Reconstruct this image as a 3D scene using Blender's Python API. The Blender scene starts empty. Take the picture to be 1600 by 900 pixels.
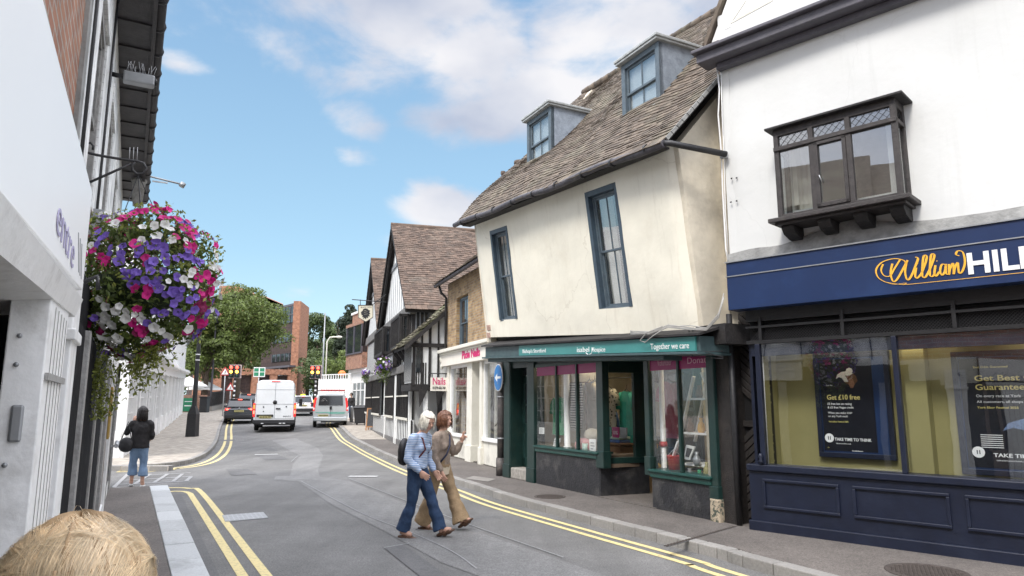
import bpy, bmesh, math, random
from mathutils import Vector, Matrix, noise as mnoise
random.seed(7)
R = math.radians
SC = bpy.context.scene
COL = SC.collection
# ------------------------------------------------------------------ camera
F0, CAMH = 1080.0, 1.72
PIT = math.atan(177.0 / F0)
cam_d = bpy.data.cameras.new('camera')
cam_d.lens = 36.0 * F0 / 1600.0
cam_d.sensor_width = 36.0
cam_d.clip_start = 0.05
cam_d.clip_end = 3000
cam = bpy.data.objects.new('camera', cam_d)
cam.location = (0, 0, CAMH)
cam.rotation_euler = (math.pi / 2 + PIT, 0, 0)
COL.objects.link(cam)
SC.camera = cam
# ------------------------------------------------------------------ exposure, sun, sky
SC.view_settings.view_transform = 'Standard'
SC.view_settings.look = 'None'
SC.view_settings.exposure = 1.19
SC.view_settings.gamma = 1.0
SC.view_settings.use_curve_mapping = False
SUN_DIR = Vector((-0.42, -0.72, 0.95)).normalized()      # from the scene towards the sun
sd = bpy.data.lights.new('sun', 'SUN')
sd.energy = 1.4
sd.angle = R(14)
sd.color = (1.0, 0.955, 0.89)
so = bpy.data.objects.new('sun', sd)
so.rotation_euler = (-SUN_DIR).to_track_quat('-Z', 'Y').to_euler()
so.location = (0, 0, 60)
COL.objects.link(so)
def build_world():
 w = bpy.data.worlds.new('World')
 SC.world = w
 w.use_nodes = True
 nt = w.node_tree
 N, L = nt.nodes, nt.links
 N.clear()
 out = N.new('ShaderNodeOutputWorld')
 bg = N.new('ShaderNodeBackground')
 bg.inputs['Strength'].default_value = 0.15
 L.new(bg.outputs[0], out.inputs[0])
 sky = N.new('ShaderNodeTexSky')
 sky.sky_type = 'NISHITA'
 sky.sun_disc = False
 sky.sun_elevation = math.asin(SUN_DIR.z)
 sky.sun_rotation = math.atan2(SUN_DIR.x, SUN_DIR.y)
 sky.air_density = 1.0
 sky.dust_density = 0.6
 sky.ozone_density = 1.0
 tc = N.new('ShaderNodeTexCoord')
 sep = N.new('ShaderNodeSeparateXYZ')
 L.new(tc.outputs['Generated'], sep.inputs[0])
 def math_(op, a, b=None, clamp=False):
  n = N.new('ShaderNodeMath'); n.operation = op; n.use_clamp = clamp
  for i, v in enumerate((a, b)):
   if v is None: continue
   if isinstance(v, (int, float)): n.inputs[i].default_value = v
   else: L.new(v, n.inputs[i])
  return n.outputs[0]
 # wisps and heaps of cumulus: noise, gathered where the banks of cloud stand
 mp = N.new('ShaderNodeMapping')
 mp.inputs['Scale'].default_value = (1.0, 1.0, 1.75)
 mp.inputs['Location'].default_value = (0.4, 2.1, 0.2)
 L.new(tc.outputs['Generated'], mp.inputs[0])
 nz = N.new('ShaderNodeTexNoise')
 nz.inputs['Scale'].default_value = 5.5
 nz.inputs['Detail'].default_value = 9
 nz.inputs['Roughness'].default_value = 0.56
 nz.inputs['Distortion'].default_value = 0.25
 L.new(mp.outputs[0], nz.inputs['Vector'])
 nz2 = N.new('ShaderNodeTexNoise')
 nz2.inputs['Scale'].default_value = 3.0
 nz2.inputs['Detail'].default_value = 5
 L.new(mp.outputs[0], nz2.inputs['Vector'])
 total = None
 c, s = math.cos(PIT), math.sin(PIT)
 def direction(px, py):
  dx, dy = (px - 800) / F0, (450 - py) / F0
  return Vector((dx, c - dy * s, s + dy * c)).normalized()
 banks = [(640, 10, .20, .12, 1.0), (740, 90, .12, .10, 1.0), (870, 150, .19, .075, 1.0), (760, 180, .10, .05, .95), (620, 380, .08, .03, .6), (900, 60, .12, .07, .9),
    (1000, 20, .22, .15, .72), (565, 190, .055, .035, .75), (548, 245, .04, .028, .7),
    (700, 330, .09, .045, .9), (465, 458, .048, .024, .95), (285, 100, .05, .018, .7),
    (700, 190, .10, .05, .8), (370, 220, .07, .07, .28), (500, 60, .12, .05, .55), (330, 385, .07, .03, .3),
    (1300, -300, .5, .3, 1.0), (300, -500, .6, .25, .8)]  # last row: unseen banks above the frame, added to whiten the ambient light
 for px, py, rx, rz, wt in banks:
  d = direction(px, py)
  a = math_('DIVIDE', math_('SUBTRACT', sep.outputs[0], d.x), rx)
  b = math_('DIVIDE', math_('SUBTRACT', sep.outputs[2], d.z), rz)
  q = math_('ADD', math_('MULTIPLY', a, a), math_('MULTIPLY', b, b))
  g = math_('MULTIPLY', math_('EXPONENT', math_('MULTIPLY', q, -0.8)), wt)
  total = g if total is None else math_('MAXIMUM', total, g)
 # behind the camera and overhead: unseen broken cloud, added for neutral ambient light
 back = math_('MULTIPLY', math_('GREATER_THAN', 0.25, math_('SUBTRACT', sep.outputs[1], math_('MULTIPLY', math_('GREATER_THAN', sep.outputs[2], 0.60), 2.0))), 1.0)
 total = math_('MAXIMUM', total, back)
 dens = math_('ADD', math_('SUBTRACT', nz.outputs[0], 0.755), math_('MULTIPLY', total, 0.56))
 mr = N.new('ShaderNodeMapRange')
 mr.interpolation_type = 'SMOOTHSTEP'
 mr.inputs['From Min'].default_value = 0.0
 mr.inputs['From Max'].default_value = 0.26
 mr.inputs['To Max'].default_value = 0.95
 L.new(dens, mr.inputs['Value'])
 ramp = N.new('ShaderNodeValToRGB')
 ramp.color_ramp.elements[0].position = 0.36
 ramp.color_ramp.elements[0].color = (1.55, 1.7, 2.1, 1)
 ramp.color_ramp.elements[1].position = 0.6
 ramp.color_ramp.elements[1].color = (2.85, 2.8, 2.85, 1)
 L.new(nz2.outputs[0], ramp.inputs[0])
 # clear-sky colour: the Nishita sky deepened towards the photograph's clean blue
 grad = N.new('ShaderNodeValToRGB')
 grad.color_ramp.elements[0].position = 0.0; grad.color_ramp.elements[0].color = (1.75, 2.45, 2.85, 1)
 grad.color_ramp.elements[1].position = 0.6; grad.color_ramp.elements[1].color = (0.66, 1.20, 1.95, 1)
 e = grad.color_ramp.elements.new(0.2); e.color = (1.15, 1.9, 2.4, 1)
 L.new(sep.outputs[2], grad.inputs[0])
 tint = N.new('ShaderNodeMixRGB')
 tint.inputs[0].default_value = 0.82
 L.new(sky.outputs[0], tint.inputs[1]); L.new(grad.outputs[0], tint.inputs[2])
 # cloud out of view is brightened to light the left-hand shopfronts
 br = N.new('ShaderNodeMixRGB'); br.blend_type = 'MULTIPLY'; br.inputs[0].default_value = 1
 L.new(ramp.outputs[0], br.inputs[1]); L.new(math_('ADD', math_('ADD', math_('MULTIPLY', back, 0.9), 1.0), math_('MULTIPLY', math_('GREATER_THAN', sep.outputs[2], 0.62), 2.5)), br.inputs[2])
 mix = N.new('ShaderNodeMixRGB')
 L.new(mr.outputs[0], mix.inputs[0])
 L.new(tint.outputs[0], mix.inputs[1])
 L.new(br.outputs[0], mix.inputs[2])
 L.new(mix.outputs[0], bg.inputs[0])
build_world()
# ------------------------------------------------------------------ materials
MATS = {}
def newmat(name):
 m = bpy.data.materials.new(name); m.use_nodes = True
 nt = m.node_tree
 return m, nt, nt.nodes, nt.links, nt.nodes['Principled BSDF']
def vec_source(N, L, coord, scale=None):
 if coord == 'uv':
  o = N.new('ShaderNodeTexCoord').outputs['UV']
 elif coord == 'obj':
  o = N.new('ShaderNodeTexCoord').outputs['Object']
 else:
  o = N.new('ShaderNodeNewGeometry').outputs['Position']
 if scale:
  mp = N.new('ShaderNodeMapping'); mp.inputs['Scale'].default_value = scale
  L.new(o, mp.inputs[0]); o = mp.outputs[0]
 return o
def mat(name, col, rough=0.6, var=0.12, scale=6.0, bump=0.0, bscale=60.0, metal=0.0, stain=None, stain_amt=0.5,
  stain_scale=1.5, coord='pos', vscale=None, island=0.0, spec=0.5, trans=0.0, coat=0.0, emit=None, estr=1.0,
  stain_lo=0.52, stain_hi=0.7, streak=0.0, streak_col=(.3, .28, .24)):
 if name in MATS: return MATS[name]
 m, nt, N, L, P = newmat(name)
 v = vec_source(N, L, coord, vscale)
 n1 = N.new('ShaderNodeTexNoise'); n1.inputs['Scale'].default_value = scale; n1.inputs['Detail'].default_value = 6
 n1.inputs['Roughness'].default_value = 0.6
 L.new(v, n1.inputs['Vector'])
 r = N.new('ShaderNodeValToRGB')
 r.color_ramp.elements[0].position = 0.3; r.color_ramp.elements[1].position = 0.7
 c0 = [max(0, x * (1 - var)) for x in col]; c1 = [min(1, x * (1 + var)) for x in col]
 r.color_ramp.elements[0].color = (*c0, 1); r.color_ramp.elements[1].color = (*c1, 1)
 L.new(n1.outputs[0], r.inputs[0])
 cur = r.outputs[0]
 if island:
  g = N.new('ShaderNodeNewGeometry')
  mr = N.new('ShaderNodeMapRange'); mr.inputs['To Min'].default_value = 1 - island; mr.inputs['To Max'].default_value = 1 + island
  L.new(g.outputs['Random Per Island'], mr.inputs[0])
  mx = N.new('ShaderNodeMixRGB'); mx.blend_type = 'MULTIPLY'; mx.inputs[0].default_value = 1
  L.new(cur, mx.inputs[1]); L.new(mr.outputs[0], mx.inputs[2]); cur = mx.outputs[0]
 if stain:
  n2 = N.new('ShaderNodeTexNoise'); n2.inputs['Scale'].default_value = stain_scale; n2.inputs['Detail'].default_value = 8
  n2.inputs['Roughness'].default_value = 0.68
  L.new(v, n2.inputs['Vector'])
  mr = N.new('ShaderNodeMapRange'); mr.inputs['From Min'].default_value = stain_lo; mr.inputs['From Max'].default_value = stain_hi
  mr.inputs['To Max'].default_value = stain_amt
  L.new(n2.outputs[0], mr.inputs[0])
  mx = N.new('ShaderNodeMixRGB'); L.new(mr.outputs[0], mx.inputs[0]); L.new(cur, mx.inputs[1])
  mx.inputs[2].default_value = (*stain, 1); cur = mx.outputs[0]
 if streak:
  # rain streaks and hairline cracks of the surface itself
  mp = N.new('ShaderNodeMapping'); mp.inputs['Scale'].default_value = (5, 5, .35); L.new(vec_source(N, L, coord), mp.inputs[0])
  n3 = N.new('ShaderNodeTexNoise'); n3.inputs['Scale'].default_value = 1.6; n3.inputs['Detail'].default_value = 7; n3.inputs['Roughness'].default_value = .7; L.new(mp.outputs[0], n3.inputs['Vector'])
  mr = N.new('ShaderNodeMapRange'); mr.inputs['From Min'].default_value = .55; mr.inputs['From Max'].default_value = .78; mr.inputs['To Max'].default_value = streak; L.new(n3.outputs[0], mr.inputs[0])
  mx = N.new('ShaderNodeMixRGB'); L.new(mr.outputs[0], mx.inputs[0]); L.new(cur, mx.inputs[1]); mx.inputs[2].default_value = (*streak_col, 1); cur = mx.outputs[0]
  vo = N.new('ShaderNodeTexVoronoi'); vo.feature = 'DISTANCE_TO_EDGE'; vo.inputs['Scale'].default_value = .55
  nw = N.new('ShaderNodeTexNoise'); nw.inputs['Scale'].default_value = 2.2; nw.inputs['Detail'].default_value = 8; L.new(v, nw.inputs['Vector'])
  ad = N.new('ShaderNodeMixRGB'); ad.inputs[0].default_value = .35; L.new(v, ad.inputs[1]); L.new(nw.outputs['Color'], ad.inputs[2]); L.new(ad.outputs[0], vo.inputs['Vector'])
  mr = N.new('ShaderNodeMapRange'); mr.inputs['From Min'].default_value = .0; mr.inputs['From Max'].default_value = .0035; mr.inputs['To Min'].default_value = streak * .9; mr.inputs['To Max'].default_value = 0; L.new(vo.outputs[0], mr.inputs[0])
  mx = N.new('ShaderNodeMixRGB'); L.new(mr.outputs[0], mx.inputs[0]); L.new(cur, mx.inputs[1]); mx.inputs[2].default_value = (*streak_col, 1); cur = mx.outputs[0]
 L.new(cur, P.inputs['Base Color'])
 P.inputs['Roughness'].default_value = rough
 P.inputs['Metallic'].default_value = metal
 P.inputs['Specular IOR Level'].default_value = spec
 P.inputs['Coat Weight'].default_value = coat
 if emit:
  P.inputs['Emission Color'].default_value = (*emit, 1); P.inputs['Emission Strength'].default_value = estr
 if trans:
  t = N.new('ShaderNodeBsdfTranslucent'); L.new(cur, t.inputs[0])
  ms = N.new('ShaderNodeMixShader'); ms.inputs[0].default_value = trans
  L.new(P.outputs[0], ms.inputs[1]); L.new(t.outputs[0], ms.inputs[2])
  L.new(ms.outputs[0], N['Material Output'].inputs[0])
 if bump:
  nb = N.new('ShaderNodeTexNoise'); nb.inputs['Scale'].default_value = bscale; nb.inputs['Detail'].default_value = 5
  L.new(v, nb.inputs['Vector'])
  b = N.new('ShaderNodeBump'); b.inputs['Strength'].default_value = bump; b.inputs['Distance'].default_value = 0.02
  L.new(nb.outputs[0], b.inputs['Height']); L.new(b.outputs[0], P.inputs['Normal'])
 MATS[name] = m
 return m
def brickmat(name, c1, c2, mortar, bw=0.225, bh=0.075, ms=0.010, rough=0.85, bump=0.6, soot=None, offset=0.5):
 if name in MATS: return MATS[name]
 m, nt, N, L, P = newmat(name)
 v = vec_source(N, L, 'uv')
 b = N.new('ShaderNodeTexBrick')
 L.new(v, b.inputs['Vector'])
 b.inputs['Color1'].default_value = (*c1, 1); b.inputs['Color2'].default_value = (*c2, 1); b.inputs['Mortar'].default_value = (*mortar, 1)
 b.inputs['Scale'].default_value = 1; b.inputs['Brick Width'].default_value = bw; b.inputs['Row Height'].default_value = bh
 b.inputs['Mortar Size'].default_value = ms; b.inputs['Mortar Smooth'].default_value = 0.2; b.offset = offset
 n = N.new('ShaderNodeTexNoise'); n.inputs['Scale'].default_value = 3.5; n.inputs['Detail'].default_value = 8
 L.new(v, n.inputs['Vector'])
 mr = N.new('ShaderNodeMapRange'); mr.inputs['From Min'].default_value = 0.3; mr.inputs['From Max'].default_value = 0.7
 mr.inputs['To Min'].default_value = 0.65; mr.inputs['To Max'].default_value = 1.3
 L.new(n.outputs[0], mr.inputs[0])
 mx = N.new('ShaderNodeMixRGB'); mx.blend_type = 'MULTIPLY'; mx.inputs[0].default_value = 1
 L.new(b.outputs[0], mx.inputs[1]); L.new(mr.outputs[0], mx.inputs[2])
 L.new(mx.outputs[0], P.inputs['Base Color'])
 P.inputs['Roughness'].default_value = rough
 bp = N.new('ShaderNodeBump'); bp.inputs['Strength'].default_value = bump; bp.inputs['Distance'].default_value = 0.01
 bp.invert = True
 L.new(b.outputs['Fac'], bp.inputs['Height']); L.new(bp.outputs[0], P.inputs['Normal'])
 MATS[name] = m
 return m
def glassmat(name, tint=(0.9, 0.93, 0.93), refl=1.0, rough=0.01, ior=1.5):
 if name in MATS: return MATS[name]
 m, nt, N, L, P = newmat(name)
 N.remove(P)
 t = N.new('ShaderNodeBsdfTransparent'); t.inputs[0].default_value = (*tint, 1)
 g = N.new('ShaderNodeBsdfGlossy'); g.inputs['Roughness'].default_value = rough
 # Schlick reflectance, the same from both faces of the sheet
 f = N.new('ShaderNodeLayerWeight'); f.inputs[0].default_value = 0.5
 nz = N.new('ShaderNodeTexNoise'); nz.inputs['Scale'].default_value = 1.1
 L.new(vec_source(N, L, 'pos'), nz.inputs['Vector'])
 b = N.new('ShaderNodeBump'); b.inputs['Strength'].default_value = 0.12; b.inputs['Distance'].default_value = 0.02
 L.new(nz.outputs[0], b.inputs['Height']); L.new(b.outputs[0], g.inputs['Normal'])
 p5 = N.new('ShaderNodeMath'); p5.operation = 'POWER'; p5.inputs[1].default_value = 5; L.new(f.outputs['Facing'], p5.inputs[0])
 mu = N.new('ShaderNodeMath'); mu.operation = 'MULTIPLY_ADD'; mu.inputs[1].default_value = 0.95 ; mu.inputs[2].default_value = 0.045 * refl; mu.use_clamp = True
 L.new(p5.outputs[0], mu.inputs[0])
 ms = N.new('ShaderNodeMixShader')
 L.new(mu.outputs[0], ms.inputs[0]); L.new(t.outputs[0], ms.inputs[1]); L.new(g.outputs[0], ms.inputs[2])
 L.new(ms.outputs[0], N['Material Output'].inputs[0])
 MATS[name] = m
 return m
def emat(name, col, strength):
 return mat(name, (0.02, 0.02, 0.02), 0.5, 0, emit=col, estr=strength)
# ------------------------------------------------------------------ frames: world positions measured off the street
def ray(px, py):
 c, s = math.cos(PIT), math.sin(PIT)
 dx, dy = (px - 800) / F0, (450 - py) / F0
 return Vector((dx, c - dy * s, s + dy * c))
def G(px, py, z=0.0):
 r = ray(px, py); t = (z - CAMH) / r.z
 return Vector((r.x * t, r.y * t, z))
KN = [(-60, 0), (24, 0), (30, .06), (36, .2), (42, .34), (52, .6), (60, .85), (67, 1.05), (80, 1.45), (100, 1.9), (700, 1.9)]
def zf(y):
 for (a, za), (b, zb) in zip(KN, KN[1:]):
  if y <= b: return za + (zb - za) * max(0, (y - a)) / (b - a)
 return KN[-1][1]
def GH(px, py, h=0.0):
 """point of the rising street under a pixel"""
 z = h
 for _ in range(30):
  p = G(px, py, min(z, 1.6)); z = 0.5 * z + 0.5 * (zf(min(p.y, 300)) + h)
 return Vector((p.x, p.y, z))
def atY(px, Y, h=0.0):
 """point standing on the street at distance Y in the direction of a pixel column"""
 return Vector(((px - 800) / 1094.6 * Y, Y, zf(Y) + h))
def hz(py, Y):
 c, s = math.cos(PIT), math.sin(PIT)
 dy = (450 - py) / F0
 return CAMH + (s + dy * c) / (c - dy * s) * Y
class Frame:
 """facade frame: u along the wall, d out of it, z up; may sag (sh) along u and lean outwards with height"""
 def __init__(s, A, B, sh=0.0, lean=0.0, z0=0.0):
  A = Vector((A[0], A[1])); B = Vector((B[0], B[1]))
  s.d = (B - A).normalized(); s.n = Vector((s.d.y, -s.d.x))
  s.U = Vector((s.d.x, s.d.y, sh)); s.D = Vector((s.n.x, s.n.y, 0)); s.Z = Vector((s.n.x * lean, s.n.y * lean, 1))
  s.O = Vector((A.x, A.y, 0)) - s.Z * z0 + Vector((0, 0, z0))
 def W(s, u, d, z): return s.O + s.U * u + s.D * d + s.Z * z
 def pix(s, px, py, d=0.0):
  r = ray(px, py)
  M = Matrix((s.U, s.Z, -r)).transposed()
  x = M.inverted() @ (Vector((0, 0, CAMH)) - s.O - s.D * d)
  return x[0], x[1]
 def P(s, pts, d=0.0): return [s.pix(x, y, d) for x, y in pts]
# ------------------------------------------------------------------ mesh builder
ROOTM = {}
class MB:
 def __init__(s): s.v = []; s.f = []; s.m = []; s.mi = 0; s.sm = []; s.smooth = False
 def add(s, vs, fs):
  o = len(s.v); s.v += [Vector(p) for p in vs]
  for f in fs: s.f.append([i + o for i in f]); s.m.append(s.mi); s.sm.append(s.smooth)
  return s
 def hexa(s, p):
  return s.add(p, [(0, 3, 2, 1), (4, 5, 6, 7), (0, 1, 5, 4), (1, 2, 6, 5), (2, 3, 7, 6), (3, 0, 4, 7)])
 def box(s, a, b):
  x0, y0, z0 = a; x1, y1, z1 = b
  return s.hexa([(x0, y0, z0), (x1, y0, z0), (x1, y1, z0), (x0, y1, z0), (x0, y0, z1), (x1, y0, z1), (x1, y1, z1), (x0, y1, z1)])
 def fbox(s, F, u0, u1, d0, d1, z0, z1):
  if u0 > u1: u0, u1 = u1, u0
  if d0 > d1: d0, d1 = d1, d0
  if z0 > z1: z0, z1 = z1, z0
  return s.hexa([F.W(u0, d1, z0), F.W(u1, d1, z0), F.W(u1, d0, z0), F.W(u0, d0, z0), F.W(u0, d1, z1), F.W(u1, d1, z1), F.W(u1, d0, z1), F.W(u0, d0, z1)])
 def fprism(s, F, poly, d0, d1):
  n = len(poly)
  a = sum(poly[i][0] * poly[(i + 1) % n][1] - poly[(i + 1) % n][0] * poly[i][1] for i in range(n))
  if a < 0: poly = poly[::-1]
  if d0 > d1: d0, d1 = d1, d0
  vs = [F.W(u, d1, z) for u, z in poly] + [F.W(u, d0, z) for u, z in poly]
  fs = [tuple(range(n)), tuple(range(2 * n - 1, n - 1, -1))]
  for i in range(n):
   j = (i + 1) % n; fs.append((i, i + n, j + n, j))
  return s.add(vs, fs)
 def prism(s, poly, vec):
  """3-D polygon extruded by a vector"""
  n = len(poly); vec = Vector(vec); poly = [Vector(p) for p in poly]
  nn = Vector((0, 0, 0))
  for i in range(n): nn += poly[i].cross(poly[(i + 1) % n])
  if nn.dot(vec) > 0: poly = poly[::-1]
  vs = poly + [p + vec for p in poly]
  fs = [tuple(range(n)), tuple(range(2 * n - 1, n - 1, -1))]
  for i in range(n):
   j = (i + 1) % n; fs.append((i, i + n, j + n, j))
  return s.add(vs, fs)
 def bar(s, a, b, w, h=None, up=(0, 0, 1)):
  a = Vector(a); b = Vector(b); h = h or w
  t = (b - a).normalized(); up = Vector(up)
  if abs(t.dot(up)) > .98: up = Vector((1, 0, 0))
  x = t.cross(up).normalized() * w / 2; y = x.cross(t).normalized() * h / 2
  return s.hexa([a - x - y, a + x - y, b + x - y, b - x - y, a - x + y, a + x + y, b + x + y, b - x + y])
 def tube(s, pts, r, n=8, caps=True):
  pts = [Vector(p) for p in pts]; k = len(pts)
  rs = r if isinstance(r, (list, tuple)) else [r] * k
  o = len(s.v); vs = []; prev = None
  for i, p in enumerate(pts):
   t = (pts[min(i + 1, k - 1)] - pts[max(i - 1, 0)]).normalized()
   if prev is None:
    a = Vector((0, 0, 1)) if abs(t.z) < .9 else Vector((1, 0, 0))
    x = t.cross(a).normalized()
   else:
    x = (prev - t * prev.dot(t)).normalized()
   prev = x; y = t.cross(x)
   for j in range(n):
    an = 2 * math.pi * j / n
    vs.append(p + (x * math.cos(an) + y * math.sin(an)) * rs[i])
  fs = []
  for i in range(k - 1):
   for j in range(n):
    q = (j + 1) % n
    fs.append((i * n + j, i * n + q, (i + 1) * n + q, (i + 1) * n + j))
  sm = s.smooth; s.smooth = True; s.add(vs, fs); s.smooth = sm
  if caps:
   s.add([], []); b = o
   s.f.append([b + j for j in range(n)][::-1]); s.m.append(s.mi); s.sm.append(False)
   s.f.append([b + (k - 1) * n + j for j in range(n)]); s.m.append(s.mi); s.sm.append(False)
  return s
 def lathe(s, c, prof, n=16, axis=None):
  """profile [(r, h)] turned about a vertical axis through c (or another axis)"""
  c = Vector(c)
  q = Vector((0, 0, 1)).rotation_difference(Vector(axis)) if axis else None
  vs = []
  for r, h in prof:
   for j in range(n):
    a = 2 * math.pi * j / n; p = Vector((r * math.cos(a), r * math.sin(a), h))
    if q: p = q @ p
    vs.append(c + p)
  fs = []
  for i in range(len(prof) - 1):
   for j in range(n):
    k = (j + 1) % n; fs.append((i * n + j, i * n + k, (i + 1) * n + k, (i + 1) * n + j))
  fs.append(tuple(range(n))[::-1]); fs.append(tuple((len(prof) - 1) * n + j for j in range(n)))
  sm = s.smooth; s.smooth = True; s.add(vs, fs); s.smooth = sm
  return s
 def ball(s, c, r, sc=(1, 1, 1), seg=12, rings=8, rot=None):
  c = Vector(c); vs = []
  for i in range(rings + 1):
   th = math.pi * i / rings
   for j in range(seg):
    a = 2 * math.pi * j / seg
    p = Vector((r * sc[0] * math.sin(th) * math.cos(a), r * sc[1] * math.sin(th) * math.sin(a), -r * sc[2] * math.cos(th)))
    if rot: p = rot @ p
    vs.append(c + p)
  fs = []
  for i in range(rings):
   for j in range(seg):
    k = (j + 1) % seg; fs.append((i * seg + j, i * seg + k, (i + 1) * seg + k, (i + 1) * seg + j))
  sm = s.smooth; s.smooth = True; s.add(vs, fs); s.smooth = sm
  return s
 def mesh(s, name, mats, inv=None, off=None):
  me = bpy.data.meshes.new(name)
  vs = s.v
  if inv is not None: vs = [inv @ p for p in vs]
  me.from_pydata([tuple(p) for p in vs], [], s.f)
  for m in mats: me.materials.append(m)
  if len(mats) > 1:
   me.polygons.foreach_set('material_index', s.m)
  me.polygons.foreach_set('use_smooth', s.sm)
  uv = me.uv_layers.new(name='UVMap')
  Zu = Vector((0, 0, 1))
  dat = [0.0] * (2 * len(me.loops))
  for p in me.polygons:
   n = p.normal
   t = Zu.cross(n)
   if t.length < .35: ax, ay = Vector((1, 0, 0)), Vector((0, 1, 0))
   else:
    ax = t.normalized(); ay = n.cross(ax)
   for li in p.loop_indices:
    co = s.v[me.loops[li].vertex_index]
    dat[2 * li] = co.dot(ax); dat[2 * li + 1] = co.dot(ay)
  uv.data.foreach_set('uv', dat)
  me.update()
  return me
 def build(s, name, mats, parent=None, world=True, bevel=0.0, seg=2):
  if not isinstance(mats, (list, tuple)): mats = [mats]
  inv = ROOTM[parent].inverted() if (parent is not None and world) else None
  origin = None
  if parent is None and s.v:
   xs = [p.x for p in s.v]; ys = [p.y for p in s.v]; zs = [p.z for p in s.v]
   origin = Vector(((min(xs) + max(xs)) / 2, (min(ys) + max(ys)) / 2, min(zs)))
   inv = Matrix.Translation(-origin)
  me = s.mesh(name, mats, inv)
  o = bpy.data.objects.new(name, me)
  COL.objects.link(o)
  if parent is not None:
   o.parent = parent; ROOTM[o] = ROOTM[parent]
  else:
   o.location = origin; ROOTM[o] = Matrix.Translation(origin)
  if bevel:
   b = o.modifiers.new('bevel', 'BEVEL'); b.width = bevel; b.segments = seg; b.limit_method = 'ANGLE'; b.angle_limit = R(40)
  return o
def tag(o, label=None, cat=None, group=None, kind=None):
 if label: o['label'] = label
 if cat: o['category'] = cat
 if group: o['group'] = group
 if kind: o['kind'] = kind
 return o
def thing(name, label, cat, loc=(0, 0, 0), rz=0.0, group=None):
 o = bpy.data.objects.new(name, None); COL.objects.link(o)
 o.location = loc; o.rotation_euler = (0, 0, rz); o.empty_display_size = .1
 ROOTM[o] = Matrix.Translation(Vector(loc)) @ Matrix.Rotation(rz, 4, 'Z')
 return tag(o, label, cat, group)
def struct(name, mb, m):
 return tag(mb.build(name, m), kind='structure')
def copy_tree(o, parent=None):
 c = o.copy(); COL.objects.link(c)
 if parent is not None: c.parent = parent
 for ch in list(o.children): copy_tree(ch, c)
 return c
def text_mb(F, s, u, z, d, size, th=0.004, width=None, shear=0.0, bold=0.0, align='LEFT', mb=None, space=1.0, sy=1.0, arc=None):
 cu = bpy.data.curves.new('t', 'FONT'); cu.body = s; cu.size = 1; cu.shear = shear; cu.offset = bold; cu.space_character = space
 cu.resolution_u = 3
 o = bpy.data.objects.new('t', cu); COL.objects.link(o)
 dg = bpy.context.evaluated_depsgraph_get(); dg.update()
 me = bpy.data.meshes.new_from_object(o.evaluated_get(dg))
 vs = [v.co.copy() for v in me.vertices]; fs = [tuple(p.vertices) for p in me.polygons]
 bpy.data.objects.remove(o); bpy.data.curves.remove(cu); bpy.data.meshes.remove(me)
 mb = mb or MB()
 if not vs: return mb
 x0 = min(v.x for v in vs); x1 = max(v.x for v in vs)
 k = size; kx = (width / (x1 - x0)) if width else k
 w = (x1 - x0) * kx
 uo = u - (w / 2 if align == 'CENTER' else (w if align == 'RIGHT' else 0))
 A = [F.W(uo + (v.x - x0) * kx, d + th, z + v.y * k * sy) for v in vs]
 n = len(vs)
 cnt = {}
 for f in fs:
  for i in range(len(f)):
   cnt[(f[i], f[(i + 1) % len(f)])] = 1
 B = [F.W(uo + (v.x - x0) * kx, d, z + v.y * k * sy) for v in vs]
 # make the faces look outwards
 f0 = fs[0]; nn = (A[f0[1]] - A[f0[0]]).cross(A[f0[2]] - A[f0[0]])
 flip = nn.dot(F.D) < 0
 ff = [f[::-1] if flip else f for f in fs]
 side = []
 for (a, b) in cnt:
  if (b, a) not in cnt: side.append((b, a, a + n, b + n) if not flip else (a, b, b + n, a + n))
 mb.add(A + B, ff + side)
 return mb
def wall_holes(mb, F, u0, u1, z0, z1, holes, d0, d1):
 """solid wall as boxes round rectangular openings"""
 us = sorted({u0, u1, *[h[0] for h in holes], *[h[1] for h in holes]})
 us = [u for u in us if u0 <= u <= u1]
 for a, b in zip(us, us[1:]):
  hs = sorted([(h[2], h[3]) for h in holes if h[0] < (a + b) / 2 < h[1]])
  z = z0
  for (ha, hb) in hs:
   if ha > z: mb.fbox(F, a, b, d0, d1, z, min(ha, z1))
   z = max(z, hb)
  if z < z1: mb.fbox(F, a, b, d0, d1, z, z1)
 return mb
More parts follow.
